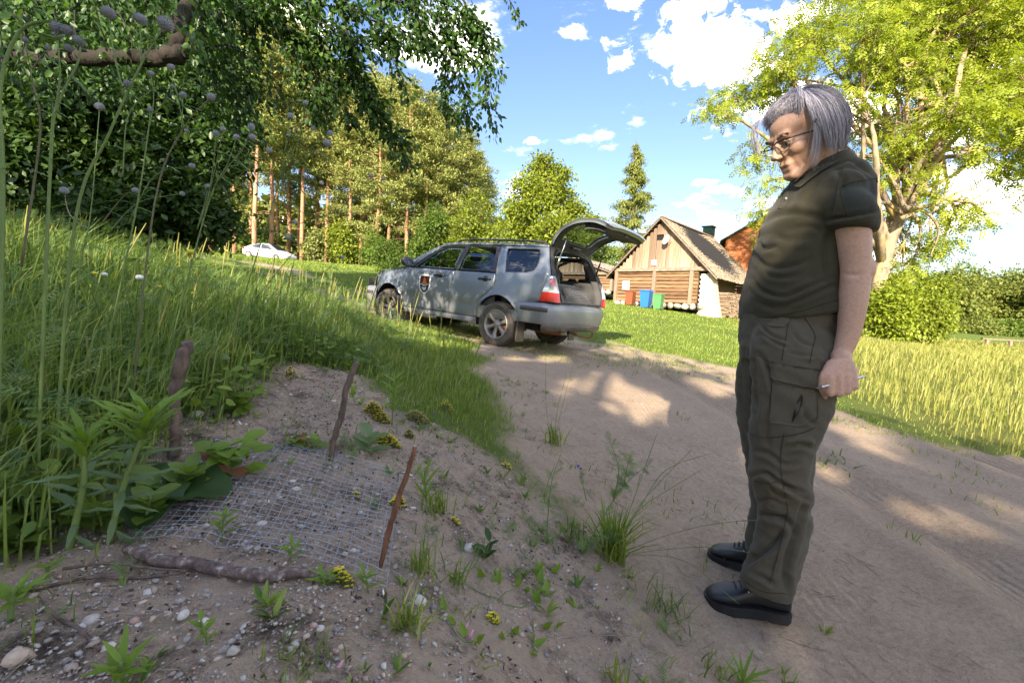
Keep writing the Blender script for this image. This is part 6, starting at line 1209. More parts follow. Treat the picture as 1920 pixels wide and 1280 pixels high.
LM = {(k, m_.name): leafmesh('leaf', k, m_) for k in ('lance', 'narrow', 'oval', 'broad', 'arrow') for m_ in (L_bright, L_pale, L_red, L_cover, L_dense, L_weed, L_mid)}
def put_leaf(root, p, d, n_, s, kind, mat, wid=1.0):
    d = np.asarray(d, float); d /= np.linalg.norm(d); n_ = np.asarray(n_, float); n_ = n_-d*(n_@d); n_ /= np.linalg.norm(n_); s_ = np.cross(n_, d)
    o_ = bpy.data.objects.new('leaf', LM[(kind, mat.name)]); link(o_, root)
    o_.matrix_local = Matrix(((d[0]*s, s_[0]*s*wid, n_[0]*s, p[0]), (d[1]*s, s_[1]*s*wid, n_[1]*s, p[1]), (d[2]*s, s_[2]*s*wid, n_[2]*s, p[2]), (0, 0, 0, 1))); return o_
CAMV = lambda p: (CC-p)/np.linalg.norm(CC-p)
def plant(name, px, py, path, label, cat='plant', stemr=(.004, .002), stem=None, leaves=(), seed=1, d=None, group=None):
    """path: pixel points up the stem; leaves: (count, kind, material, length px, from, to, upness, width)"""
    g = np.random.default_rng(seed+int(px)); b = ground(px, py) if d is None else at(px, py, d)
    if d is not None and b[2] < H(b[0], b[1])+.0: b[2] = H(b[0], b[1])
    dd = (b-CC)@CF; root = empty(name, b, 0, label, cat, group)
    P = bez([b]+[at(q[0], q[1], dd+(q[2] if len(q) > 2 else 0)) for q in path], 6)-b; rr = np.linspace(stemr[0], stemr[1], len(P)); V, F = tube_np(P, rr, 7); mobj('stem', V, F, stem or L_stem, root, True)
    for (cnt, kind, mat, lp, f0, f1, up, wid) in leaves:
        for k in range(cnt):
            f = f0+(f1-f0)*(k+.5*g.random())/cnt; i = f*(len(P)-1); a = int(min(i, len(P)-2)); p = P[a]+(P[a+1]-P[a])*(i-a); az = k*2.4+g.random()*.5; dr = np.array([math.cos(az), math.sin(az)*.9, up+.15*g.normal()]); s = lp/FPX*dd*g.uniform(.75, 1.15)
            put_leaf(root, p, dr, np.array([0, 0, 1])+dr*.4+.25*CAMV(b+p), s, kind, mat, wid*g.uniform(.85, 1.15))
    return root
# two tall fleabane like weeds in front
plant('leafy_weed', 128, 1034, [(146, 960), (158, 890), (157, 812)], 'left one of two upright weeds with a spray of long narrow leaves', stemr=(.0075, .0045), leaves=[(16, 'lance', L_bright, 78, .80, 1.0, 1.0, 1.0), (9, 'lance', L_pale, 80, .32, .8, .35, 1.25), (3, 'lance', L_pale, 62, .12, .3, -.5, 1.3)])
plant('leafy_weed', 205, 1018, [(222, 940), (248, 865), (284, 776)], 'right taller weed leaning right with a dense bright tuft of narrow leaves', stemr=(.0075, .0045), leaves=[(26, 'lance', L_bright, 92, .82, 1.0, .9, 1.0), (10, 'lance', L_pale, 84, .35, .82, .3, 1.25), (4, 'lance', L_pale, 74, .1, .35, -.6, 1.3)])
plant('leafy_weed', 20, 1165, [(22, 1130), (30, 1100)], 'small pale green rosette at the left edge of the gravel', stemr=(.005, .004), leaves=[(12, 'lance', L_bright, 56, .5, 1.0, .5, 1.5)])
plant('leafy_weed', 88, 1090, [(90, 1070), (93, 1058)], 'tiny green sprout above the long thin twig', stemr=(.003, .002), leaves=[(9, 'lance', L_bright, 32, .5, 1.0, .5, 1.5)])
plant('leafy_weed', 222, 1300, [(224, 1270), (228, 1240)], 'bright long leaved sprout at the bottom edge of the photo', stemr=(.004, .003), leaves=[(10, 'lance', L_bright, 74, .3, 1.0, 1.0, 1.5)])
plant('leafy_weed', 415, 1018, [(418, 985), (422, 962)], 'small leafy sprout growing through the near left part of the net', stemr=(.0025, .0015), leaves=[(11, 'lance', L_bright, 34, .3, 1.0, .5, 1.5)])
plant('leafy_weed', 545, 1055, [(546, 1035), (548, 1020)], 'sprout growing through the near middle part of the net', stemr=(.002, .0015), leaves=[(8, 'lance', L_bright, 28, .3, 1.0, .6, 1.5)])
plant('leafy_weed', 612, 1105, [(607, 1090), (604, 1075)], 'bright sprout at the end of the broken branch', stemr=(.0025, .0015), leaves=[(10, 'lance', L_bright, 32, .3, 1.0, .6, 1.5)])
plant('leafy_weed', 392, 1212, [(385, 1190), (376, 1160)], 'two leaved sprout in front of the upright white stone', stemr=(.0025, .0015), leaves=[(7, 'oval', L_bright, 30, .3, 1.0, .7, .7)])
plant('leafy_weed', 690, 1180-60, [(688, 1090), (684, 1075)], 'small sprout by the near right corner of the net', stemr=(.002, .0015), leaves=[(8, 'lance', L_bright, 32, .3, 1.0, .6, 1.3)])
plant('leafy_weed', 800, 950, [(798, 915), (795, 880)], 'narrow leaved sprout right of the thin stake', stemr=(.0025, .0015), leaves=[(14, 'lance', L_bright, 42, .1, 1.0, 1.2, 1.0)])
plant('leafy_weed', 735, 800, [(738, 750), (742, 705)], 'slender willowy shoot behind the yellow stonecrop', stemr=(.003, .0018), leaves=[(26, 'narrow', L_bright, 30, .3, 1.0, .7, 1.6)])
plant('leafy_weed', 668, 760, [(660, 735), (658, 700)], 'thin leafy shoot right beside the dark stake', stemr=(.002, .001), leaves=[(8, 'oval', L_bright, 18, .2, 1.0, .8, .8)])
plant('leafy_weed', 905, 1050, [(912, 1035), (920, 1010)], 'single rounded leaf shoot right of the pale stones', stemr=(.002, .0015), leaves=[(7, 'oval', L_dense, 30, .0, 1.0, .7, .8)])
plant('leafy_weed', 690, 850, [(692, 835), (694, 815)], 'blue green broad leaved sprout left of the round yellow clump', stemr=(.003, .002), leaves=[(7, 'oval', L_pale, 42, .0, 1.0, .5, .8)])
plant('leafy_weed', 1395, 1290, [(1392, 1270)], 'grassy sprout at the bottom edge right of centre', stemr=(.002, .0015), leaves=[(9, 'narrow', L_bright, 60, .0, 1.0, 1.4, 1.2)])
# broad leaved plants at the foot of the weeds
plant('broad_leaved_plant', 300, 935, [(300, 915), (302, 900)], 'plant with one very large dull green leaf beside the stake foot', stemr=(.005, .004), leaves=[(3, 'broad', L_dense, 115, .5, 1.0, .35, 1.0), (5, 'oval', L_cover, 62, .2, .9, .5, 1.2)])
plant('broad_leaved_plant', 105, 905, [(106, 880), (110, 865)], 'round yellow green leaves left of the tall leafy weeds', stemr=(.004, .003), leaves=[(7, 'oval', L_cover, 62, .3, 1.0, .6, 1.5)])
plant('broad_leaved_plant', 60, 985, [(62, 950), (66, 930)], 'big soft leaves at the lower end of the left weeds', stemr=(.005, .004), leaves=[(9, 'broad', L_mid, 95, .2, 1.0, .4, .75)])
plant('broad_leaved_plant', 20, 900, [(22, 850), (26, 815)], 'large drooping feathery leaves at the left edge', stemr=(.005, .004), leaves=[(12, 'lance', L_mid, 120, .2, 1.0, .5, 1.8)])
plant('broad_leaved_plant', 270, 985, [(276, 960), (283, 930)], 'low bright leaves between the weeds and the net', stemr=(.004, .003), leaves=[(10, 'oval', L_cover, 52, .2, 1.0, .6, 1.1)])
plant('broad_leaved_plant', 350, 925, [(352, 900), (356, 880)], 'cluster of oval leaves right of the large leaf', stemr=(.004, .003), leaves=[(12, 'oval', L_cover, 46, .1, 1.0, .7, 1.1)])
plant('broad_leaved_plant', 175, 1000, [(176, 975), (178, 955)], 'low leafy weed between the two tall leafy weeds', stemr=(.004, .003), leaves=[(11, 'oval', L_cover, 54, .1, 1.0, .5, .9)])
plant('broad_leaved_plant', 30, 1040, [(32, 1015), (34, 1000)], 'soft leaves hanging over the gravel at the left edge', stemr=(.004, .003), leaves=[(10, 'oval', L_mid, 74, .1, 1.0, .35, .9)])
plant('broad_leaved_plant', 235, 800, [(238, 775), (240, 755)], 'pale green leaves left of the grey stake', stemr=(.004, .003), leaves=[(11, 'oval', L_cover, 46, .1, 1.0, .5, 1.0)])
plant('broad_leaved_plant', 100, 780, [(104, 745), (106, 720)], 'leafy weed in the middle of the grass at far left', stemr=(.004, .003), leaves=[(14, 'lance', L_mid, 80, .1, 1.0, .5, 1.6)])
# young oval leaved shrubs
def shrub(px, py, path, lab, tips, L=26, mats=(L_bright, L_bright, L_cover), seed=3, red=0):
    g = np.random.default_rng(seed); b = ground(px, py); dd = (b-CC)@CF; root = empty('young_shrub', b, 0, lab, 'shrub')
    for q in path:
        P = bez([b]+[at(a, c, dd+(e_[0] if e_ else 0)) for a, c, *e_ in q], 6)-b; V, F = tube_np(P, np.linspace(.0032, .0012, len(P)), 6); mobj('stem', V, F, L_stemp, root, True)
        for k in range(tips):
            f = .35+.65*(k+.6*g.random())/tips; i = f*(len(P)-1); a = int(min(i, len(P)-2)); p = P[a]+(P[a+1]-P[a])*(i-a); az = g.random()*6.28; dr = np.array([math.cos(az), math.sin(az)*.8-.2, .25*g.normal()]); mt = L_red if g.random() < red else mats[g.integers(0, len(mats))]
            put_leaf(root, p+dr*.006, dr, np.array([0, -.2, 1])+.4*CAMV(b+p), L/FPX*dd*g.uniform(.7, 1.25), 'oval', mt, g.uniform(.9, 1.2))
    return root
shrub(392, 895, [[(405, 868), (440, 842), (472, 848)], [(400, 860), (425, 838), (455, 825)], [(410, 880), (440, 880), (485, 890)], [(405, 885), (430, 905), (445, 925)], [(398, 865), (408, 845), (420, 835)]], 'oval leaved seedling with brown spotted leaves reaching over the net', 8, 40, red=.14)
shrub(455, 775, [[(448, 745), (440, 715)], [(455, 745), (460, 700), (464, 682)], [(462, 750), (478, 722)], [(445, 755), (425, 735)], [(465, 755), (482, 738)], [(450, 760), (432, 755)]], 'small bushy light green seedling above the net', 8, 25)
shrub(225, 735, [[(230, 700), (228, 665), (222, 648)], [(236, 710), (242, 680), (250, 660)]], 'slim upright seedling with rounded leaves among the weeds', 8, 34, seed=5)
shrub(352, 735, [[(368, 715), (385, 690), (400, 664)]], 'seedling with a purplish tip leaning right beside the grey stake', 10, 28, mats=(L_pale, L_cover), seed=6, red=.3)
shrub(345, 640, [[(345, 620), (340, 600)], [(350, 625), (365, 612), (385, 607)]], 'light yellow green leaves in the dark weeds above the stake', 9, 28, seed=7)
shrub(535, 835, [[(555, 822), (585, 812)], [(550, 830), (575, 828), (600, 835)]], 'creeping seedling behind the net with one red leaf', 7, 26, seed=8, red=.25)
# yellow stonecrop cushions
def cushion(px, py, w_, h_, lab, n=150, seed=4, col=None):
    g = np.random.default_rng(seed+px); b = ground(px, py); dd = (b-CC)@CF; root = empty('stonecrop', b, 0, lab, 'flowers'); W2 = w_/2/FPX*dd; Hh = h_/FPX*dd
    a = g.random(n)*2*PI; r = np.sqrt(g.random(n)); x = r*np.cos(a)*W2; y = r*np.sin(a)*W2*.8; z = Hh*(1-r**2)*.8*g.uniform(.7, 1.1, n)+.004; gz = height(b[0]+x, b[1]+y)-b[2]; P0 = np.stack([x*.85, y*.85, gz], 1); P1 = np.stack([x, y, z+gz], 1)
    V, F = tri_tubes(np.stack([P0, (P0+P1)/2, P1], 1), np.full((n, 3), .0016), 3); tag(mobj('stems', V, F, L_stem2, root), kind='stuff')
    pos = np.repeat(P1, 5, 0); aa = np.tile(np.arange(5)*2*PI/5, n)+np.repeat(g.random(n)*6, 5); dr = np.stack([np.cos(aa), np.sin(aa), np.full(5*n, .35)], 1); V, F, A_ = inst(T_DIA, pos, dr, np.tile([[0, 0, 1.]], (5*n, 1)), .0048*dd**.5, np.zeros(5*n), 1.3); tag(mobj('petals', V, F, col or M_yel, root), kind='stuff')
    pos = np.repeat(P1*np.array([1, 1, .8]), 3, 0); V, F, A_ = inst(T_DIA, pos, g.normal(size=(3*n, 3)), g.normal(size=(3*n, 3)), .006, g.random(3*n), 1.2); tag(mobj('leaves', V, F, L_cover, root, False, {'tint': A_}), kind='stuff')
M_yd = plain('petal_fading_yellow', (.40, .32, .09), .7)
for a in [(702, 778, 40, 26, 'upper yellow stonecrop cushion behind the round one', 130), (716, 792, 34, 20, 'yellow stonecrop joining the upper cushion on its right', 90), (730, 838, 46, 26, 'round bright yellow stonecrop cushion right of the dark stake', 170), (668, 934, 14, 10, 'tiny yellow stonecrop inside the net', 22), (545, 708, 22, 22, 'yellow stonecrop below the tall grass on the left of the dark stake', 40), (838, 768, 30, 20, 'sparse yellow stonecrop at the edge of the bank grass', 40), (640, 1095, 46, 30, 'sprawling yellow stonecrop at the near edge of the net', 60), (745, 950, 34, 22, 'yellow flowers round the thin reddish stake', 40), (855, 985, 16, 14, 'small yellow flower tuft left of the pale stones', 16), (950, 880, 20, 14, 'few yellow flowers on the slope to the track', 18), (925, 1165, 26, 16, 'low yellowish herb on the open sand', 20)]: cushion(*a[:5], n=a[5])
cushion(785, 792, 48, 22, 'fading brownish stonecrop cushion right of the bright ones', n=110, col=M_yd); cushion(768, 822, 22, 18, 'small fading stonecrop above the round cushion', n=40, col=M_yd)
# grass tufts and wiry weeds
def tuft(px, py, n, h_, lab, w_=3.0, spread=.02, lean=.5, mat=None, stalks_=(), seed=2, wind=(0, 0)):
    g = np.random.default_rng(seed+px); b = ground(px, py); dd = (b-CC)@CF; root = empty('grass_tuft', b, 0, lab, 'grass tuft'); P = []; R_ = []
    h = h_/FPX*dd; T_ = []
    az = g.random(n)*2*PI; L = h*lean*np.abs(g.normal(size=n)*.6+.4); hh = h*g.uniform(.45, 1.05, n); o_ = g.normal(size=(n, 2))*spread
    b0 = np.stack([o_[:, 0], o_[:, 1], height(b[0]+o_[:, 0], b[1]+o_[:, 1])-b[2]-.004], 1); e1 = np.stack([np.cos(az)*L+wind[0]*h, np.sin(az)*L+wind[1]*h, hh], 1); s = np.stack([-np.sin(az+.9), np.cos(az+.9), az*0], 1)*(w_/FPX*dd/2)
    V = []; F = []
    for k, (u, ww) in enumerate(((0, .8), (.35, 1), (.7, .7), (1, .05))):
        c = b0+np.stack([e1[:, 0]*u**1.6, e1[:, 1]*u**1.6, e1[:, 2]*(u-.22*u*u*lean)], 1); V += [c-s*ww, c+s*ww]
    V = np.stack(V, 1).reshape(-1, 3); i = (np.arange(n)*8)[:, None, None]; F = (i+np.array([[0, 1, 3, 2], [2, 3, 5, 4], [4, 5, 7, 6]])[None]).reshape(-1, 4)
    tag(mobj('blades', V, F, mat or G_bank, root, False, {'tint': np.repeat(np.clip(.4+.25*g.normal(size=n), 0, 1), 8)}), kind='stuff')
    for st_ in stalks_:
        Q = bez([b]+[at(a, c, dd+(e_[0] if e_ else 0)) for a, c, *e_ in st_], 8)-b; V, F = tube_np(Q, np.linspace(.0013, .0009, len(Q)), 5); q = mobj('stalk', V, F, L_stem, root, True)
        i0 = int(len(Q)*.62); P = Q[i0:]; mb = MB()
        for k in range(22):
            f = k/22*(len(P)-1); a = int(min(f, len(P)-2)); p = P[a]+(P[a+1]-P[a])*(f-a); d_ = (P[a+1]-P[a]); d_ = d_/np.linalg.norm(d_); s_ = np.cross(d_, [0, 0, 1.]); s_ = s_/np.linalg.norm(s_)*(.003 if k % 2 else -.003); mb.add([p, p+s_*.8+d_*.004+[0, 0, .001], p+d_*.011, p-s_*.2+d_*.004], [(0, 1, 2, 3)])
        tag(mb.build('seed_head', G_field, q), kind='stuff')
    return root
tuft(1148, 1045, 95, 120, 'large grass tuft between the bank and the woman with long arching seed stalks', 4.0, .022, .55, stalks_=[[(1190, 930), (1215, 860), (1232, 812, .1)], [(1200, 950), (1250, 880, .05), (1330, 850, .1)], [(1190, 960), (1240, 900, .05), (1298, 842, .1)], [(1195, 960), (1250, 920), (1316, 880, .05)], [(1230, 1010, -.02), (1320, 985, -.05), (1420, 975, -.12), (1450, 988, -.14)], [(1240, 1030, -.05), (1340, 1026, -.12), (1462, 1046, -.2)], [(1220, 1040, -.05), (1290, 1055, -.1), (1386, 1132, -.22)]], mat=G_bank)
tuft(1038, 832, 34, 48, 'small bright grass tuft at the left rut of the track', 2.4, .03, .4, stalks_=[[(1024, 760), (1024, 640)], [(1050, 780), (1075, 680)], [(1045, 770), (1062, 700)]])
tuft(1075, 1010, 40, 60, 'wispy weed left of the large grass tuft', 2.0, .025, .5, mat=G_weed)
tuft(770, 1185, 46, 95, 'grass tuft with wide blades below the near right corner of the net', 4.5, .012, .9, mat=G_bank)
tuft(790, 1075, 30, 95, 'upright grass tuft right of the net', 3.5, .016, .45)
tuft(820, 960, 34, 70, 'grass tuft on the crest right of the thin stake', 3.2, .018, .5)
tuft(1245, 1150, 60, 70, 'fine bluish grass tuft in front of the near shoe', 1.8, .035, .7, mat=G_weed)
tuft(1340, 1262, 18, 50, 'few grass blades at the bottom of the track', 3, .02, .7); tuft(1160, 1290, 26, 80, 'green grass blades cut by the bottom edge of the photo', 4, .02, .5); tuft(905, 1250, 16, 46, 'two or three bent grass blades on the lower sand', 4, .014, 1.3)
tuft(1550, 872, 30, 20, 'flattened green tuft in the middle of the track behind the woman', 3, .10, 1.2, mat=G_weed); tuft(1548, 1188, 9, 26, 'tiny grass sprout behind the near heel', 3, .008, .6); tuft(1470, 1300-25, 14, 46, 'small tuft at the bottom right of the woman', 3, .02, .8)
tuft(600, 1245, 20, 70, 'blue green blades in the lower gravel', 3.5, .02, .6, mat=G_weed); tuft(520, 1280, 26, 80, 'thin grass blades at the bottom left of centre', 3, .03, .5); tuft(860, 1100, 24, 70, 'reddish based grass tuft below the pale stones', 3, .015, .7)
# wiry mugwort sprigs
def sprig(px, py, pts, lab, n=70, L=22, mat=L_weed, seed=1, flowers=()):
    g = np.random.default_rng(seed+px); b = ground(px, py); dd = (b-CC)@CF; root = empty('wiry_weed', b, 0, lab, 'weed'); allP = []
    for q in pts:
        P = bez([at(*(list(q[0])+[dd])) if q[0] != (px, py) else b]+[at(a, c, dd+(e_[0] if e_ else 0)) for a, c, *e_ in q[1:]], 6)-b; V, F = tube_np(P, np.linspace(.0022, .0008, len(P)), 5); mobj('stem', V, F, L_stem, root, True); allP.append(P)
    pp = []; 
    for P in allP:
        k = g.random(n//len(allP))*(len(P)-1); i = k.astype(int).clip(0, len(P)-2); pp.append(P[i]+(P[i+1]-P[i])*(k-i)[:, None])
    pp = np.vstack(pp); m_ = len(pp); V, F, A_ = inst(T_FEATH, pp, g.normal(size=(m_, 3))+np.array([0, 0, .6]), g.normal(size=(m_, 3))*.4+np.array([0, -.3, 1]), L/FPX*dd*g.uniform(.6, 1.2, m_), g.random(m_)); tag(mobj('leaves', V, F, mat, root, False, {'tint': A_}), kind='stuff')
    for (fx, fy, r_, mt) in flowers:
        c = at(fx, fy, dd)-b; mb = MB(); mb.add(IV*2*r_/FPX*dd+c, IF); mb.build('flower', mt, root, True)
    return root
sprig(1025, 1020, [[(1025, 1020), (1028, 960), (1035, 900), (1052, 850)], [(1030, 950), (1020, 930), (1040, 870)], [(1025, 1020), (1000, 990), (985, 975)], [(1025, 1015), (1050, 1000), (1060, 985)]], 'upright wiry weed left of the large grass tuft', 90, 20)
sprig(1090, 1040, [[(1090, 1040), (1130, 970), (1170, 910), (1215, 870)], [(1150, 940), (1160, 880), (1145, 830)], [(1170, 910), (1175, 880), (1182, 850)], [(1090, 1040), (1110, 1010), (1150, 1000)]], 'branching wiry weed leaning right into the large grass tuft', 130, 24)
sprig(1100, 940, [[(1100, 940), (1092, 905), (1085, 872)]], 'tiny weed with dark blue flowers on the sand', 10, 14, flowers=[(1084, 873, 3, M_blue), (1089, 878, 2.5, M_blue), (1090, 894, 2.2, M_blue)])
sprig(945, 1000, [[(945, 1000), (960, 985), (975, 980)], [(945, 1000), (930, 990), (920, 975)]], 'low herb on the slope above the bindweed', 30, 18)
# bindweed creeping on the sand
bw = [(832, 1150), (852, 1178), (872, 1196), (895, 1206), (920, 1206), (942, 1200), (962, 1190), (905, 1085), (935, 1098), (968, 1103), (985, 1110), (1010, 1098), (1020, 1118), (1012, 1135), (1000, 1130), (1003, 1080), (1035, 1075), (995, 1195), (1000, 1215), (1002, 1232), (930, 1100), (1020, 1178), (1040, 1182)]
b = ground(900, 1190); root = empty('bindweed', b, 0, 'bindweed creeping in a ring on the sand with small arrow shaped leaves and pink buds', 'plant'); g_ = np.random.default_rng(19)
for (px, py) in bw:
    p = ground(px, py)-b; put_leaf(root, p+[0, 0, .004], np.array([g_.normal()*.5, g_.normal()*.4, .9]), CAMV(p+b)+g_.normal(size=3)*.3, 32/FPX*((p+b-CC)@CF), 'arrow', L_bright, 1.0)
for pts in ([(830, 1148), (870, 1205), (925, 1215), (968, 1190)], [(860, 1100), (900, 1120), (950, 1140), (990, 1138)], [(990, 1060), (1015, 1100), (1000, 1150)], [(1000, 1160), (1000, 1235)]):
    P = bez([ground(*q) for q in pts], 6); P[:, 2] = height(P[:, 0], P[:, 1])+.003; V, F = tube_np(P-b, .0013, 5); mobj('runner', V, F, L_stem, root, True)
for (px, py) in ((868, 1185), (876, 1200), (628, 1262)):
    p = ground(px, py)-b; mb = MB(); q = p+np.array([.012, .004, .022]); mb.tube([p, (p+q)/2, q], [.0015, .004, .001], 6); mb.build('flower_bud', M_pink, root, True)
# ------------------------------------------------------------------ scabious with round heads rising out of the weeds
HEAD = []
for k in range(3):
    mb = MB(); g = np.random.default_rng(k); V = IV2*2; mb.add(V*.86, IF2)
    a = np.arccos(1-2*(np.arange(90)+.5)/90); ph = PI*(1+5**.5)*np.arange(90); dirs = np.stack([np.cos(ph)*np.sin(a), np.sin(ph)*np.sin(a), np.cos(a)], 1)
    for d_ in dirs: s_ = np.cross(d_, [.3, .5, .8]); s_ /= np.linalg.norm(s_); t2 = np.cross(d_, s_); mb.add([d_*.8+s_*.12, d_*.8-s_*.06+t2*.1, d_*.8-s_*.06-t2*.1, d_*1.06], [(0, 1, 3), (1, 2, 3), (2, 0, 3)])
    HEAD.append(mesh_of('flower_head', np.vstack(mb.v), mb.f, M_scab, False))
def scab(base, d, stems, lab, r=.0035):
    """stems: lists of pixel points from the base up; each ends in a head of the given pixel radius"""
    b = at(base[0], base[1], d); b[2] = H(b[0], b[1]); root = empty('scabious_plant', b, 0, lab, 'wild flower', 'round headed scabious among the weeds'); g = np.random.default_rng(int(abs(base[0])+d*10)+3)
    for (pts, hr, r0) in stems:
        P = bez([(b if q == 'b' else at(q[0], q[1], d+(q[2] if len(q) > 2 else 0))) for q in pts], 6)-b; V, F = tube_np(P, np.linspace(r0, r0*.45, len(P)), 6); mobj('stem', V, F, L_stem if g.random() < .7 else L_stem2, root, True)
        if hr:
            o_ = link(bpy.data.objects.new('flower_head', HEAD[g.integers(0, 3)]), root); o_.location = tuple(P[-1]); s = hr/FPX*d; o_.scale = (s, s, s*.86); o_.rotation_euler = (g.normal()*.4, g.normal()*.4, g.random()*6)
        for k in range(3):
            i = int(len(P)*(.25+.22*k)); 
            for s_ in (1, -1): put_leaf(root, P[i], np.array([s_*1.0, -.3*g.random(), .35*g.normal()]), np.array([0, -.3, 1.]), .055*d**.5*g.uniform(.6, 1.2), 'narrow', L_weed, 1.2)
def sb(x0, y0): return (x0, y0)
scab((-20, 760), .95, [(['b', (5, 380), (0, 170), (35, 62), (88, 40), (108, 52)], 13, .0048), ([(60, 60), (100, 70), (125, 85), (130, 90)], 8, .002), ([(70, 42), (105, 44), (128, 58)], 11, .002), ([(108, 44), (135, 62), (147, 76)], 10, .002)], 'nearest scabious with a thick stem curling over in the top left corner')
scab((60, 720), 1.05, [(['b', (95, 300), (108, 200), (145, 120), (152, 80)], 9, .0038), ([(100, 230), (112, 150), (108, 66)], 9, .003), ([(40, 500), (75, 250), (60, 150), (47, 75)], 6, .0028), ([(60, 130), (75, 110), (90, 90)], 6, .0018)], 'scabious with paired heads just right of the curling stem')
scab((95, 760), 1.15, [(['b', (140, 420), (205, 250), (265, 120), (310, 45)], 15, .0042), ([(265, 118), (264, 80), (263, 36)], 12, .0025), ([(232, 180), (212, 90), (203, 24)], 13, .0025), ([(228, 175), (236, 165), (240, 158)], 8, .002)], 'scabious with three large grey heads near the top of the picture')
scab((170, 740), 1.5, [(['b', (250, 420), (275, 270), (282, 205)], 6, .003), ([(275, 260), (288, 190), (283, 137)], 5.5, .002), ([(230, 330), (240, 220), (283, 170), (323, 162)], 4, .002)], 'slim scabious behind the three large heads', .003)
scab((240, 730), 1.45, [(['b', (290, 380), (345, 240), (396, 182)], 8, .0034), ([(345, 240), (335, 190), (321, 126)], 7, .002), ([(340, 255), (342, 210), (343, 178)], 7, .002), ([(350, 235), (352, 245), (351, 246)], 5, .002)], 'scabious with grey heads in front of the dark tree')
scab((290, 740), 1.7, [(['b', (385, 400), (425, 310), (444, 257)], 6.5, .003), ([(385, 400), (400, 310), (405, 250)], 6.5, .002), ([(375, 420), (400, 330), (418, 242)], 5.5, .002), ([(410, 340), (445, 290), (473, 257)], 7, .002), ([(420, 320), (455, 280), (471, 238)], 7.5, .002), ([(370, 430), (384, 380), (390, 350)], 6, .002)], 'scabious with many small heads left of the pines')
scab((400, 700), 1.9, [(['b', (500, 420), (525, 330), (545, 217)], 6.5, .003), ([(525, 330), (560, 260), (572, 193)], 5.5, .002), ([(515, 360), (570, 300), (614, 268)], 8, .002), ([(515, 360), (560, 300), (620, 250)], 6, .002), ([(520, 340), (560, 280), (587, 241)], 5, .002), ([(530, 300), (537, 270), (540, 254)], 4, .0016), ([(530, 310), (550, 270), (555, 242)], 3.5, .0016), ([(510, 380), (560, 340), (603, 343)], 4.5, .0016), ([(520, 400), (560, 360), (571, 331)], 5, .0016), ([(440, 340), (480, 300), (505, 282)], 6.5, .0016), ([(500, 430), (540, 440), (540, 445)], 6, .0016), ([(490, 440), (520, 430), (552, 416)], 5, .0016)], 'wide branching scabious with dark heads against the sunlit pines')
scab((450, 690), 1.9, [(['b', (560, 560), (620, 500), (642, 482)], 4.5, .0022), ([(480, 560), (545, 480), (600, 430), (700, 350), (720, 335)], 3.5, .0018), ([(560, 420), (640, 390), (674, 340), (696, 330)], 5, .0016)], 'low scabious stems leaning right toward the silver car')
scab((120, 740), 1.6, [(['b', (150, 500), (170, 400), (187, 200)], 8.5, .003), ([(160, 430), (130, 400), (120, 357)], 8, .002), ([(190, 420), (230, 370), (254, 357)], 6.5, .002), ([(200, 440), (260, 380), (342, 363)], 5, .002), ([(240, 420), (290, 330), (360, 311)], 6, .002)], 'scabious with bent stems in the middle of the weeds')
# dandelion clock and a few yellow flowers in the weeds
for (px, py, mt, r_, lab) in [(262, 520, M_wht, 7, 'white dandelion clock among the weeds'), (196, 514, M_wht, 5, 'small white flower left of the dandelion clock'), (178, 512, M_yel, 4, 'yellow flower beside the small white one'), (358, 472, M_yel, 7, 'yellow flower cluster before the dark tree'), (300, 537, M_yel, 3, 'small yellow flower right of the dandelion clock'), (361, 549, M_yel, 3, 'lowest small yellow flower in the weeds')]:
    p = at(px, py, 1.9); z0 = H(p[0], p[1]); root = empty('wild_flower', (p[0], p[1], z0), 0, lab, 'flower'); V, F = tube_np([(0, 0, 0), (.01, 0, (p[2]-z0)*.6), (0, 0, p[2]-z0)], .0015, 5); mobj('stem', V, F, L_stem, root); o_ = mobj('flower_head', IV2*2*r_/FPX*1.9*np.array([1, 1, .7]), IF2, mt, root, True); o_.location = (0, 0, p[2]-z0)
# ------------------------------------------------------------------ the woman
from mathutils.bvhtree import BVHTree
M_skin = new_mat('skin'); m, t, b, o = M_skin
n1 = noise_node(t, 9, 5, .6); n2 = noise_node(t, 130, 4, .7); n3 = noise_node(t, 70, 2, .5)
c_ = mixc(t, n1.outputs['Fac'], (.44, .255, .17), (.54, .335, .235)); c_ = mixc(t, .22, c_, ramp(t, n2.outputs['Fac'], [(.35, (.32, .14, .09)), (.6, (.66, .44, .34))]))
c_ = mixc(t, ramp(t, n3.outputs['Fac'], [(.78, (0, 0, 0)), (.82, (.5, .5, .5))]), c_, (.16, .07, .04))
at_ = N(t, 'ShaderNodeAttribute', attribute_name='lip'); c_ = mixc(t, at_.outputs['Fac'], c_, (.42, .18, .15)); t.links.new(c_, b.inputs['Base Color']); setp(b, Roughness=.5); b.inputs['Subsurface Weight'].default_value = .12; b.inputs['Subsurface Radius'].default_value = (.02, .008, .004); b.inputs['Subsurface Scale'].default_value = .5; b.inputs['Specular IOR Level'].default_value = .35
bump(t, b, n2.outputs['Fac'], .35, .002); M_skin = m
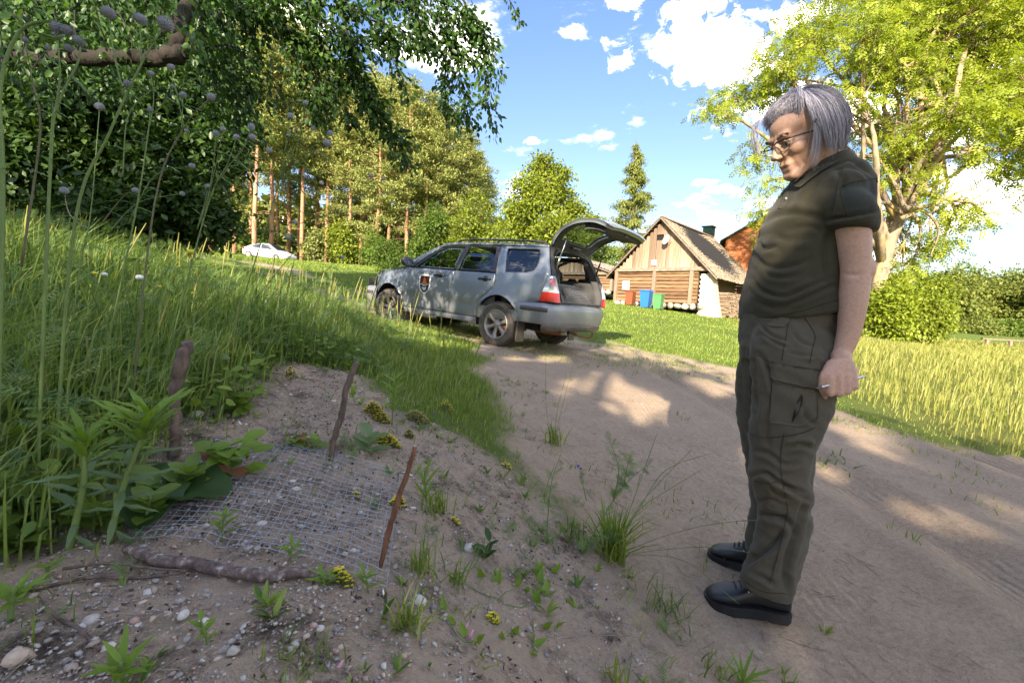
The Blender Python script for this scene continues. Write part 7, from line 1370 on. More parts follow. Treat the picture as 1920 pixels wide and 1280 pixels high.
def cloth(name, c0, c1, weave=900, dirt=None):
    m, t, b, o = new_mat(name); n1 = noise_node(t, 7, 6, .65); n2 = noise_node(t, 380, 3, .8); col = mixc(t, n1.outputs['Fac'], c0, c1); col = mixc(t, .25, col, ramp(t, n2.outputs['Fac'], [(.3, (c0[0]*.4, c0[1]*.4, c0[2]*.4)), (.7, tuple(min(1, 1.9*v) for v in c1))]))
    if dirt:
        n4 = noise_node(t, 4, 6, .7); col = mixc(t, ramp(t, n4.outputs['Fac'], [(.5, (0, 0, 0)), (.75, (.5, .5, .5))]), col, dirt)
    t.links.new(col, b.inputs['Base Color']); setp(b, Roughness=.92); b.inputs['Specular IOR Level'].default_value = .12; b.inputs['Sheen Weight'].default_value = .12; bump(t, b, n2.outputs['Fac'], .4, .0015); return m
M_shirt = cloth('olive_polo_fabric', (.034, .031, .019), (.058, .051, .031)); M_patch = cloth('dark_hook_pile', (.016, .018, .013), (.045, .048, .036))
M_trou = cloth('olive_cargo_fabric', (.058, .050, .034), (.092, .080, .055), dirt=(.12, .085, .05)); M_seam = cloth('seam_thread', (.014, .013, .010), (.026, .024, .018)); M_leather = plain('black_leather', (.010, .011, .014), .42, 0, .5); M_sole = plain('black_rubber_sole', (.014, .014, .016), .65, 0, .4)
def ell(c, r, R=None, n=10):
    g = np.stack(np.meshgrid(np.linspace(0, PI, n), np.linspace(0, 2*PI, 2*n, endpoint=False), indexing='ij'), -1); V = np.stack([np.sin(g[..., 0])*np.cos(g[..., 1]), np.sin(g[..., 0])*np.sin(g[..., 1]), np.cos(g[..., 0])], -1).reshape(-1, 3)*np.asarray(r)
    if R is not None: V = V@np.asarray(R).T
    k = 2*n; return V+np.asarray(c), [(i*k+j, (i+1)*k+j, (i+1)*k+(j+1) % k, i*k+(j+1) % k) for i in range(n-1) for j in range(k)]
def caps_(a, b_, ra, rb, k=12):
    a = np.asarray(a, float); b_ = np.asarray(b_, float); d = b_-a; L = np.linalg.norm(d)+1e-9; d /= L; P = []; R_ = []
    for q in np.linspace(-1, 0, 5): P.append(a+d*ra*q*.98); R_.append(ra*math.sqrt(max(0.0, 1-q*q))+1e-4)
    for q in np.linspace(0, 1, 5): P.append(b_+d*rb*q*.98); R_.append(rb*math.sqrt(max(0.0, 1-q*q))+1e-4)
    V, F = tube_np(np.array(P), np.array(R_), k); return V, F
def loft_rows(rows, k=28, e_=2.3):
    """rows: centre (3), half depth along x, half width along y, tilt of the section in z per x"""
    V = []; t_ = np.arange(k)*2*PI/k; ce = np.sign(np.cos(t_))*np.abs(np.cos(t_))**(2/e_); se = np.sign(np.sin(t_))*np.abs(np.sin(t_))**(2/e_)
    for (c, a, b_, tl) in rows: V.append(np.stack([c[0]+a*ce, c[1]+b_*se, c[2]+tl*a*ce], 1))
    n = len(rows); F = [(i*k+j, (i+1)*k+j, (i+1)*k+(j+1) % k, i*k+(j+1) % k) for i in range(n-1) for j in range(k)]+[tuple(range(k)), tuple((n-1)*k+j for j in range(k))[::-1]]; return np.vstack(V), F
def fuse(parts, voxel, smooth_it=4, smooth_f=.5):
    mb = MB()
    for V, F in parts:
        # outward winding
        V = np.asarray(V); c = V.mean(0); f0 = F[len(F)//2]; vol = 0
        for f in F:
            p0 = V[f[0]]
            for i in range(1, len(f)-1): vol += np.dot(p0-c, np.cross(V[f[i]]-c, V[f[i+1]]-c))
        mb.add(V, F if vol > 0 else [tuple(f)[::-1] for f in F])
    o_ = mb.build('tmp', None); r = o_.modifiers.new('r', 'REMESH'); r.mode = 'VOXEL'; r.voxel_size = voxel; r.adaptivity = 0
    if smooth_it: s = o_.modifiers.new('s', 'SMOOTH'); s.iterations = smooth_it; s.factor = smooth_f
    dg = bpy.context.evaluated_depsgraph_get(); ev = o_.evaluated_get(dg); me = ev.to_mesh(); n = len(me.vertices); V = np.empty(n*3, np.float32); me.vertices.foreach_get('co', V); V = V.reshape(-1, 3).astype(float)
    L = np.empty(len(me.loops), np.int32); me.loops.foreach_get('vertex_index', L); F = L.reshape(-1, 4); ev.to_mesh_clear(); me0 = o_.data; bpy.data.objects.remove(o_); bpy.data.meshes.remove(me0); return V, F
def normals(V, F):
    n = np.cross(V[F[:, 2]]-V[F[:, 0]], V[F[:, 3]]-V[F[:, 1]]); N_ = np.zeros_like(V)
    for k in range(4): np.add.at(N_, F[:, k], n)
    return unit(N_)
def to_px(V):
    q = V-CC; d = q@CF; return 960+FPX*(q@CR)/d, 640-FPX*(q@CU)/d
def fold(V, Nn, pts, w, depth, ridge=.5, side=1):
    """press a crease along a line seen on the near side, with a raised lip below it"""
    P = bez(np.array(pts, float), 8); x, y = to_px(V); best = np.full(len(V), 1e9); sgn = np.zeros(len(V)); tt = np.zeros(len(V))
    for i in range(len(P)-1):
        a = P[i]; e__ = P[i+1]-a; L2 = e__@e__+1e-9; t_ = np.clip(((x-a[0])*e__[0]+(y-a[1])*e__[1])/L2, 0, 1); dx = x-a[0]-t_*e__[0]; dy = y-a[1]-t_*e__[1]; d = np.hypot(dx, dy); k = d < best; best[k] = d[k]; sgn[k] = np.sign(e__[0]*dy-e__[1]*dx)[k]; tt[k] = ((i+t_)/(len(P)-1))[k]
    s = best*sgn; prof = -np.exp(-(s/w)**2)+ridge*np.exp(-((s-side*2.0*w)/(1.5*w))**2)+.35*ridge*np.exp(-((s+side*2.0*w)/(1.4*w))**2); face = np.clip((Nn*unit(CC-V)).sum(1)*1.6, 0, 1); end = np.clip(np.sin(PI*np.clip(tt, .02, .98))*1.5, 0, 1); cap = (best < 6*w); return V+Nn*(depth*prof*face*end*cap)[:, None]
def row(fx, fy, bx_, by_, d, b_, y=None, tl=None):
    f = at(fx, fy, d); r = at(bx_, by_, d); c = (f+r)/2; a = abs(r[0]-f[0])/2
    return (np.array([c[0], y if y is not None else c[1], c[2]]), a, b_, ((r[2]-f[2])/2/a) if tl is None else tl)
BD = 1.585          # distance of the middle of the body
person = empty('person', (float(at(1450, 1100, 1.6)[0]), 1.6, H(.9, 1.6)), 0, 'grey haired person with glasses in olive polo shirt and cargo trousers looking down', 'person')
PB = np.array(person.location)
def pobj(name, V, F, mat, parent=None, smooth=True, attrs=None):
    o_ = mobj(name, V-PB, F, mat, None, smooth, attrs); o_.parent = parent or person
    return o_
YB = 1.60
# ---- head
HC = at(1508, 258, 1.52); hy, hpch = RAD(6), RAD(22)
hf = np.array([-math.cos(hy)*math.cos(hpch), -math.sin(hy)*math.cos(hpch), -math.sin(hpch)]); hl = np.array([math.sin(hy), -math.cos(hy), 0]); hu = np.cross(hf, hl)
if hu[2] < 0: hu = -hu
HR = np.stack([hf, hl, hu], 1)      # columns: forward, her left, up
HS = 1.04
def hp3(f, l, u): return HC+HR@(np.array([f, l, u])*HS)
def hel(c, r, R=None): V, F = ell((0, 0, 0), r, R, 14); return (HC+((V+np.array(c))*HS)@HR.T, F)
def hcap(a, b_, ra, rb): return caps_(hp3(*a), hp3(*b_), ra*HS, rb*HS)
head = [hel((-.018, 0, .035), (.094, .073, .085)), hel((.030, 0, -.018), (.062, .060, .088)), hel((.045, 0, .045), (.050, .060, .045)), hel((.02, 0, -.055), (.06, .053, .05)),
        hcap((-.015, .050, -.045), (.068, .012, -.102), .020, .017), hcap((-.015, -.050, -.045), (.068, -.012, -.102), .020, .017), hcap((.074, .010, -.098), (.074, -.010, -.098), .018, .018),
        hel((.062, .038, -.022), (.026, .024, .026)), hel((.062, -.038, -.022), (.026, .024, .026)), hcap((.083, -.036, .022), (.086, .036, .022), .014, .014),
        hcap((.092, 0, .012), (.112, 0, -.030), .010, .0115), hel((.108, .011, -.034), (.012, .009, .009)), hel((.108, -.011, -.034), (.012, .009, .009)), hcap((.083, -.016, -.063), (.083, .016, -.063), .0115, .0115), hcap((.080, -.014, -.079), (.080, .014, -.079), .011, .011),
        hel((-.0, .073, -.01), (.016, .008, .028)), hel((-.0, -.073, -.01), (.016, .008, .028))]
nb = at(1535, 322, BD); nb[1] = YB
head += [caps_(hp3(-.035, 0, -.02), nb+[.0, 0, -.03], .062, .066), caps_(hp3(-.005, 0, -.075), nb+[-.03, 0, -.035], .045, .052)]
# ---- arms (left one near the camera, right one behind the body)
def arm(dy, d):
    A_ = [at(1592, 396, d), at(1598, 430, d), at(1604, 505, d), at(1600, 560, d), at(1592, 620, d), at(1577, 668, d)]; A_ = [a+np.array([dy*.16, dy, 0]) for a in A_]; R_ = [.044, .057, .047, .046, .038, .029]
    P = bez(A_, 6); r = np.interp(np.linspace(0, 1, len(P)), np.linspace(0, 1, 6), R_); V, F = tube_np(P, r, 20, True, .86); return [(V, F), ell(A_[0]+np.array([-.008, 0, -.03]), (.042, .040, .042)), ell(A_[2]+np.array([.012, 0, 0]), (.044, .042, .05))], A_
AD = 1.41
armL, AL = arm(0, AD); armR, AR_ = arm(.38, AD)
def hand(off, d0=1.37, extra=True):
    o_ = np.asarray(off, float); q = lambda x, y, dd: at(x, y, d0+dd)+o_; P = []
    K = [(1555, 705), (1571, 702), (1587, 704), (1601, 709)]; I_ = [(1556.5, 737), (1573.5, 738), (1589, 734), (1603, 726)]; rr = [.0125, .0125, .0118, .0105]
    P.append(caps_(q(1577, 668, .03), q(1578, 690, .015), .028, .026)); P.append(caps_(q(1560, 695, .02), q(1596, 696, .02), .022, .020))
    for (kx, ky), (ix, iy), r in zip(K, I_, rr):
        P.append(caps_(q(1577+(kx-1577)*.45, 682, .012), q(kx, ky, .0), .020, r*1.08)); P.append(caps_(q(kx, ky, -.002), q(ix, iy, -.006), r*1.06, r*.98)); P.append(caps_(q(ix, iy, -.006), q(ix+1, iy-7, .030), r*.98, r*.88)); P.append(caps_(q(ix+1, iy-7, .030), q(ix-1, iy-22, .034), r*.88, r*.75))
    P.append(caps_(q(1560, 684, .012), q(1544, 706, .006), .018, .0125)); P.append(caps_(q(1544, 706, .006), q(1541, 726, .010), .0122, .0112)); P.append(caps_(q(1541, 726, .010), q(1546, 744, .024), .0112, .0088))
    return P
body_parts = head+armL+armR+hand((0, 0, 0))+hand((.061, .38, 0))
core = [row(1468, 360, 1600, 335, BD, .15, YB), row(1440, 400, 1612, 380, BD, .155, YB), row(1428, 430, 1605, 430, BD, .15, YB), row(1412, 490, 1590, 500, BD, .15, YB), row(1402, 560, 1575, 570, BD, .16, YB), row(1405, 640, 1570, 640, BD, .165, YB)]
body_parts.append(loft_rows([(c, a-.034, b_-.03, tl) for c, a, b_, tl in core])); body_parts.append(caps_(at(1592, 362, AD)+[0, .02, 0], at(1592, 362, AD)+[.03, .36, 0], .04, .04)); body_parts.append(caps_(nb+[0, 0, 0], (core[0][0]), .058, .075))
body_parts += [caps_(at(1490, 640, 1.54), at(1462, 880, 1.49), .05, .036), caps_(at(1462, 880, 1.49), at(1446, 1108, 1.46), .036, .022), caps_(at(1470, 640, 1.66), at(1448, 860, 1.69), .05, .036), caps_(at(1448, 860, 1.69), at(1430, 1020, 1.71), .036, .022)]
BV_, BF_ = fuse(body_parts, .0047, 2, .5)
def hloc(V): return ((V-HC)@HR)/HS
def gpush(V, Nn, c, r, amt, dirv=None):
    L = hloc(V); d = np.linalg.norm((L-np.array(c))/np.asarray(r), axis=1); w = np.exp(-d**2); D = Nn if dirv is None else (HR@np.asarray(dirv))[None]; return V+D*(w*amt)[:, None]
NB = normals(BV_, BF_)
for s in (1, -1):
    BV_ = gpush(BV_, NB, (.088, s*.031, .0), (.02, .018, .012), -.016, (1, 0, 0)); BV_ = gpush(BV_, NB, (.084, s*.031, -.001), (.02, .011, .0055), .006, (1, 0, 0)); BV_ = gpush(BV_, NB, (.09, s*.026, -.052), (.02, .006, .02), -.004, (1, 0, 0)); BV_ = gpush(BV_, NB, (.085, s*.035, .026), (.02, .018, .006), .003, (1, 0, 0)); BV_ = gpush(BV_, NB, (.07, s*.048, -.06), (.02, .012, .022), -.006, (0, s, 0)); BV_ = gpush(BV_, NB, (.09, s*.008, .025), (.02, .003, .012), -.003, (1, 0, 0))
BV_ = gpush(BV_, NB, (.094, 0, -.0705), (.02, .018, .0026), -.005, (1, 0, 0)); BV_ = gpush(BV_, NB, (.09, 0, -.090), (.02, .018, .005), -.004, (1, 0, 0)); BV_ = gpush(BV_, NB, (.10, 0, -.052), (.02, .004, .008), -.002, (1, 0, 0))
for p_, w_, dd_ in [([(1478, 288), (1470, 300), (1466, 312)], 2.4, .0045), ([(1452, 288), (1462, 298), (1467, 308)], 2.0, .003), ([(1500, 296), (1510, 310), (1505, 325)], 3, .003), ([(1520, 285), (1516, 305), (1506, 325)], 3, .003), ([(1550, 672), (1577, 669), (1602, 674)], 2.0, .0018), ([(1575, 512), (1600, 516), (1628, 512)], 4, .003), ([(1563, 708), (1564, 720), (1565, 738)], 1.3, .002), ([(1579.5, 708), (1581, 722), (1581.5, 738)], 1.3, .002), ([(1594.5, 710), (1596, 722), (1596.5, 734)], 1.3, .002), ([(1575, 690), (1571, 680), (1570, 672)], 1.5, -.0012), ([(1590, 692), (1586, 682), (1583, 675)], 1.5, -.0012)]: BV_ = fold(BV_, NB, p_, w_, dd_, .4)
L_ = hloc(BV_); lipm = np.clip(1.3*np.exp(-(((L_[:, 0]-.091)/.016)**2+(L_[:, 1]/.016)**4+((L_[:, 2]+.0705)/.0062)**4)), 0, .6)
body = pobj('body', BV_, BF_, M_skin, None, True, {'lip': lipm})
M_eye = plain('eye_white', (.36, .31, .28), .2); M_iris = plain('iris_dark', (.02, .02, .022), .15); M_brow = plain('brow_hair', (.10, .075, .065), .9)
for s in (1, -1):
    V, F = ell((0, 0, 0), (.0105, .0115, .0105)); ev_ = pobj('eye', HC+((V+np.array([.0790, s*.031, -.001]))*HS)@HR.T, F, M_eye, body); V, F = ell((0, 0, 0), (.003, .0052, .0045)); pobj('iris', HC+((V+np.array([.0883, s*.031, -.0045]))*HS)@HR.T, F, M_iris, ev_)
    V, F = tube_np([hp3(.0865, s*.016, .0055), hp3(.0945, s*.031, .0062), hp3(.083, s*.046, .001)], [.0018, .0022, .0012], 6); pobj('eyelid', V, F, M_skin, body); V, F = ell((0, 0, 0), (.0132, .0140, .0092), None, 12); pobj('eyelid', HC+((V+np.array([.0792, s*.031, .0050]))*HS)@HR.T, F, M_skin, body)
    q = []; g = np.random.default_rng(5)
    for k in range(60): u = g.random(); p0 = np.array([.1035-.014*u*u, s*(.014+.034*u), .019+.006*math.sin(PI*u*.8)+.002*g.normal()]); q.append([hp3(*p0), hp3(*(p0+np.array([.001, s*.004, .001]))), hp3(*(p0+np.array([-.001, s*.008, .0005])))])
    V, F = tri_tubes(np.array(q), np.full((60, 3), .0008), 3); tag(pobj('eyebrow', V, F, M_brow, body, False), kind='stuff')
# ---- glasses
M_frame = plain('glasses_frame_black', (.008, .008, .01), .3, .3, .6); M_lens = glass_mat('glasses_lens', (.86, .96, .97), .35)
gs = None
for s in (1, -1):
    P = []; 
    for a in np.linspace(0, 2*PI, 25): cx = .024*math.copysign(abs(math.cos(a))**.55, math.cos(a)); cz = .0165*math.copysign(abs(math.sin(a))**.55, math.sin(a)); l_ = s*(.0325+0)+cx; P.append((.112-.45*(abs(l_)/.06)**2*.03, l_, -.006+cz-.002*(cz < 0)))
    P = np.array(P); W_ = np.array([hp3(*p) for p in P]); 
    V, F = tube_np(W_, .0008, 6, False); fr = pobj('glasses_rim', V, F, M_frame); gs = gs or fr
    k = P[:, 2] > .002; T_ = W_[k]; T_ = T_[np.argsort(P[k][:, 1])]; V, F = tube_np(T_, .0022, 6); pobj('brow_bar', V, F, M_frame, fr)
    V = np.vstack([W_.mean(0)[None], W_[:-1]]); F = [(0, i+1, (i+1) % 24+1) for i in range(24)]; pobj('lens', V, F, M_lens, fr, False)
    V, F = tube_np(bez([hp3(.107, s*.0565, .006), hp3(.10, s*.070, .006), hp3(.06, s*.078, .004), hp3(.0, s*.080, .0)], 4), .0022, 6); pobj('temple', V, F, M_frame, fr)
V, F = tube_np([hp3(.112, -.0095, -.002), hp3(.117, 0, .001), hp3(.112, .0095, -.002)], .0012, 6); pobj('bridge', V, F, M_frame, gs)
# ---- hair: a bob of many strands over an inner cap
m, t, b, o = new_mat('hair_silver_violet'); a = N(t, 'ShaderNodeAttribute', attribute_name='tint'); t.links.new(ramp(t, a.outputs['Fac'], [(0, (.25, .225, .25)), (.35, (.42, .385, .43)), (.65, (.55, .515, .57)), (1, (.68, .65, .70))]), b.inputs['Base Color']); setp(b, Roughness=.42); b.inputs['Specular IOR Level'].default_value = .5; M_hair = m
def hair_path(az, lift, start, rngv, n=9):
    """from the parting near the crown over the head and down; az 0 at the forehead, positive towards her left"""
    ca, sa = math.cos(az), math.sin(az); aa = abs(az)
    if aa < 1.08: end_u = .086-.022*(aa/1.08)**2; fw = .125; flare = .012
    elif aa < 1.9: end_u = np.interp(aa, [1.08, 1.22, 1.4, 1.9], [.075, -.035, -.056, -.056]); fw = .118; flare = .006
    else: end_u = np.interp(aa, [1.9, 2.5, PI], [-.056, -.055, -.058]); fw = .118; flare = -.0
    P = []
    c = np.array([-.022, 0, .022]); top = np.array([-.005, -.012, .142]); bulge = 1+.05*max(0, -ca)
    tt_ = np.linspace(start, 1, n)
    for t_ in tt_:
        ph = t_*1.0; th = (PI/2)*min(1, ph/.55); 
        rx_, ry_, rz_ = .104*bulge, .090, .112
        if aa < 1.08:
            th = t_*math.acos(min(.99, (end_u-.022)/.112)); k_ = 1+.09*math.sin(PI*t_*.85)-.03*t_**3; p = c+np.array([ca*rx_*math.sin(th)*k_, sa*ry_*math.sin(th)*k_, rz_*math.cos(th)*k_])
        elif ph <= .55: p = c+np.array([ca*rx_*math.sin(th), sa*ry_*math.sin(th), rz_*math.cos(th)])
        else:
            v = (ph-.55)/.45; u_ = .022+(end_u-.022)*v; k_ = 1+.03*math.sin(PI*v)-((.30 if aa > 1.9 else .12)*v*v)
            if aa < 1.08: k_ = 1+.07*math.sin(PI*v)-.10*v*v
            p = np.array([c[0]+ca*rx_*k_, sa*ry_*k_, u_])
        P.append(p)
    P = np.array(P); r_ = P-c; r_ /= np.linalg.norm(r_, axis=1)[:, None]; P += r_*lift; return P
g = np.random.default_rng(88); paths = []; tints = []; rad = []
for k in range(4600):
    az = g.uniform(-PI, PI)
    if abs(az) < 1.08 and g.random() < .2: continue
    end_j = g.normal()*.012; st_ = g.uniform(.0, .45)**1.0; lift = -.004+.012*g.random()+.006*math.sin(az*7)+.004*math.sin(az*19+1); P = hair_path(az, lift, st_, g)
    if abs(az) < 1.08:      # the fringe sweeps to her right side and forward
        w_ = np.linspace(0, 1, len(P))[:, None]**1.6; P = P+w_*np.array([.010, -.022, .004])
    P[-3:, 2] += end_j*np.array([.3, .65, 1.0])
    P[:, :] += np.cumsum(g.normal(size=(len(P), 3))*.0011, 0); wave = .0035*np.sin(np.linspace(0, 5, len(P))+az*3)[:, None]; P += wave*np.array([0, 1, 0]); e__ = g.random()
    if g.random() < .12: P[-3:] += np.outer([.2, .6, 1.2], g.normal(size=3)*.006)
    paths.append(HC+(P*HS)@HR.T); rr = .0010*g.uniform(.6, 1.2)*np.array([1]*6+[.8, .55, .2]); rad.append(rr); tints.append(np.clip(.5+.22*g.normal()+.10*math.sin(az*11+2)-.25*(abs(az) > 2.2)*.5+np.linspace(.05, -.08, 9), 0, 1))
V, F = tri_tubes(np.array(paths), np.array(rad), 3); A_ = np.repeat(np.array(tints).reshape(-1), 3)
# wisps hanging free over the far side of the face and the cheek
hair = pobj('hair', V, F, M_hair, None, True, {'tint': A_}); tag(hair, kind='stuff')
W_ = []; R_ = []
for k in range(46):
    s_ = g.random(); a0 = np.array([.078+.02*g.random(), -.040-.04*g.random(), .100+.01*g.random()]); W_.append(np.array([hp3(*(a0+np.array([.026*math.sin(u*2)-.008*u*u, -.020*u+.006*g.normal()*u, -.03*u-.085*u*u*(.4+.8*s_)]))) for u in np.linspace(0, 1, 8)])); R_.append(np.full(8, .00055))
for k in range(70):
    s_ = g.random(); a0 = np.array([.022+.014*g.random(), .086+.006*g.random(), .01+.015*g.normal()]); W_.append(np.array([hp3(*(a0+np.array([.030*u*u*s_+.004*math.sin(3*u), -.002*math.sin(u*3)-.022*u*u, -.070*u-.025*s_*u]))) for u in np.linspace(0, 1, 8)])); R_.append(np.linspace(.0009, .0002, 8))
V, F = tri_tubes(np.array(W_), np.array(R_), 3); tag(pobj('wisps', V, F, M_hair, hair, True, {'tint': np.clip(.65+.2*g.normal(size=len(V)), 0, 1)}), kind='stuff')
V, F = ell((0, 0, 0), (.098, .082, .100), None, 20); V = V+np.array([-.028, 0, .024]); k = (V[:, 0] > .035) & (V[:, 2] < .085); V[k, 0] = .035+(V[k, 0]-.035)*.1; lowk = V[:, 2] < .07; V[lowk, 0] = np.minimum(V[lowk, 0], .020); cap_o = pobj('hair_cap', HC+(V*HS)@HR.T, F, M_hair, hair, True, {'tint': np.full(len(V), .5)})
# ---- polo shirt
trunk = [row(1486, 338, 1572, 300, BD, .080, YB), row(1477, 350, 1590, 318, BD, .135, YB+.005), row(1464, 370, 1604, 350, BD, .165, YB), row(1444, 398, 1608, 385, BD, .166, YB), row(1431, 424, 1604, 420, BD, .162, YB), row(1429, 440, 1598, 450, BD, .156, YB), row(1421, 460, 1592, 470, BD, .156, YB), row(1411, 500, 1582, 505, BD, .160, YB), row(1403, 540, 1574, 540, BD, .166, YB), row(1399, 570, 1572, 562, BD, .174, YB), row(1399, 604, 1574, 570, BD, .180, YB)]
V, F = loft_rows([(c, a*.955, b_*.97, tl) for c, a, b_, tl in trunk], 36, 2.35)
sp = [(V, F), ell(at(1584, 374, AD)+[0, .03, 0], (.055, .055, .052))]
def sleeve(dy):
    P = bez([at(1564, 368, AD)+[dy*.16, .07+dy*.72, 0], at(1587, 392, AD)+[dy*.16, dy, 0], at(1598, 410, AD)+[dy*.16, dy, 0], at(1596, 434, AD)+[dy*.16, dy, 0]], 6); r = np.interp(np.linspace(0, 1, len(P)), [0, .33, .66, 1], [.062, .070, .075, .0735]); return tube_np(P, r, 24, True, .92)
sp += [sleeve(0), sleeve(.36), ell(at(1586, 364, AD)+[.05, .32, 0], (.05, .05, .05)), caps_(at(1584, 350, BD-.1), at(1556, 326, BD), .045, .058), caps_(np.array([core[0][0][0]-.02, YB-.12, core[0][0][2]-.06]), np.array([core[0][0][0]-.01, YB+.12, core[0][0][2]-.06]), .07, .07)]
SV, SF = fuse(sp, .0066, 7, .5)
SN = normals(SV, SF)
SV += SN*((vnoise(SV[:, 0]+SV[:, 1]*.5, SV[:, 2]*1.6, .11, 3, 3)-.5)*.015*np.clip((1.45-SV[:, 2])*4, .3, 1))[:, None]
for p_, w_, d_, rg in [([(1545, 412), (1520, 404), (1485, 400), (1452, 406), (1426, 426)], 6, .008, .8), ([(1560, 425), (1545, 470), (1548, 540)], 7, .008, .4), ([(1419, 452), (1433, 466), (1462, 460)], 5, .009, .8), ([(1412, 480), (1440, 500), (1480, 500), (1537, 479)], 4.5, .007, .8), ([(1404, 515), (1430, 545), (1470, 556), (1509, 541), (1570, 515)], 4, .009, .9), ([(1470, 572), (1500, 562), (1535, 545), (1572, 532)], 4, .008, .9), ([(1405, 560), (1440, 575), (1500, 575)], 5, .004, .7), ([(1450, 440), (1480, 450), (1530, 445)], 6, .005, .8), ([(1425, 500), (1452, 520), (1500, 518)], 4, .005, .8),
                       ([(1542, 414), (1575, 409), (1615, 402), (1645, 396)], 3.4, .008, 1.0), ([(1587, 294), (1612, 312), (1640, 330)], 5, .008, .8), ([(1560, 310), (1580, 335), (1575, 372)], 6, .006, .7), ([(1535, 330), (1520, 370), (1500, 395)], 8, .006, .5), ([(1640, 330), (1650, 365), (1648, 395)], 5, .006, .6), ([(1490, 345), (1478, 380), (1462, 400)], 8, .005, .5), ([(1480, 430), (1520, 425), (1545, 440)], 4, .004, .8), ([(1410, 540), (1425, 565), (1460, 580)], 4, .005, .8)]: SV = fold(SV, SN, p_, w_, d_*1.15, rg)
shirt = pobj('polo_shirt', SV, SF, M_shirt)
def bvh_of(V, F): return BVHTree.FromPolygons([tuple(v) for v in V], [tuple(int(i) for i in f) for f in F])
SB = bvh_of(SV, SF)
def surf(bv, px, py, off=.0):
    d = CF+(px-960)/FPX*CR+(640-py)/FPX*CU; d = d/np.linalg.norm(d); r = bv.ray_cast(Vector(tuple(CC)), Vector(tuple(d)))
    if r[0] is None: return None
    n_ = np.array(r[1]); n_ = n_ if n_@(CC-np.array(r[0])) > 0 else -n_; return np.array(r[0])+n_*off
def sheet_on(name, bv, poly, off, mat, par, step=4.0, lip=.0):
    v, f, L = fill(poly, (), step, step); V = []; ok = []
    for q in v: p = surf(bv, q[0], q[1], off); ok.append(p is not None); V.append(p if p is not None else np.zeros(3))
    V = np.array(V); ok = np.array(ok)
    F = [tuple(int(i) for i in t_) for t_ in f if ok[t_].all()]
    V = V-0; base = len(V)
    if lip:
        ex = []; 
        l = [int(i) for i in L[0] if ok[i]]; 
        for i in l: ex.append(V[i]-unit(CC-V[i])*lip)
        if ex: V = np.vstack([V, ex]); m_ = len(l); F += [(l[i], l[(i+1) % m_], base+(i+1) % m_, base+i) for i in range(m_)]
    V, F = prune(V, F); return pobj(name, V, F, mat, par)
def line_on(name, bv, pts, r, mat, par, off=.001):
    P = [surf(bv, *q, off) for q in bez(np.array(pts, float), 6)]; P = [p for p in P if p is not None]
    if len(P) < 3: return
    V, F = tube_np(np.array(P), r, 5); return pobj(name, V, F, mat, par)
sheet_on('sleeve_patch', SB, [(1573, 352), (1600, 341), (1643, 334), (1650, 362), (1651, 391), (1620, 400), (1590, 406), (1582, 380)], .0025, M_patch, shirt, 4, .004)
sheet_on('button_placket', SB, [(1473, 348), (1481, 346), (1478, 378), (1466, 392), (1459, 390), (1468, 370)], .002, M_shirt, shirt, 3, .003)
line_on('sleeve_seam', SB, [(1547, 424), (1575, 422), (1610, 419), (1641, 414)], .0011, M_seam, shirt); line_on('hem_seam', SB, [(1395, 590), (1440, 595), (1500, 583), (1550, 568), (1576, 560)], .001, M_seam, shirt); line_on('armhole_seam', SB, [(1583, 310), (1572, 340), (1566, 370), (1560, 395)], .001, M_seam, shirt)
bp = surf(SB, 1475, 374, .004)
if bp is not None: V, F = ell(bp, (.004, .005, .005)); pobj('button', V, F, M_eye, shirt)
# collar: two leaves lying round the neck
cp = [(1487, 352), (1498, 330), (1520, 318), (1550, 296), (1568, 284), (1582, 284)]
colP = bez([nb+np.array(q) for q in ((-.075, .02, -.055), (-.062, -.045, -.032), (-.01, -.078, .0), (.036, -.056, .018), (.050, 0, .024), (.036, .056, .018), (-.01, .078, .0), (-.062, .05, -.032), (-.075, -.01, -.055))], 6)
mb = MB(); V = []; n = len(colP)
for i, p in enumerate(colP):
    r_ = p-nb; r_[2] = 0; r_ = r_/np.linalg.norm(r_); up_ = np.array([-.15, 0, 1.0]); fr_ = abs(i/(n-1)-.5)*2; V += [p-up_*.006-r_*.002, p+up_*.024-r_*.004, p+up_*.026+r_*.004, p+up_*(-.012-.026*fr_)+r_*(.028+.012*fr_)]
F = [(i*4+j, (i+1)*4+j, (i+1)*4+j+1, i*4+j+1) for i in range(n-1) for j in range(3)]; colr = pobj('collar', np.array(V), F, M_shirt, shirt); sdm = colr.modifiers.new('t', 'SOLIDIFY'); sdm.thickness = .003
CB_ = bvh_of(np.vstack([SV, BV_]), np.vstack([SF, BF_+len(SV)]))
sheet_on('collar_leaf', CB_, [(1486, 342), (1496, 331), (1515, 322), (1540, 309), (1560, 296), (1572, 284), (1584, 283), (1590, 292), (1572, 307), (1545, 322), (1520, 340), (1504, 354), (1494, 352)], .009, M_shirt, shirt, 4, .010)
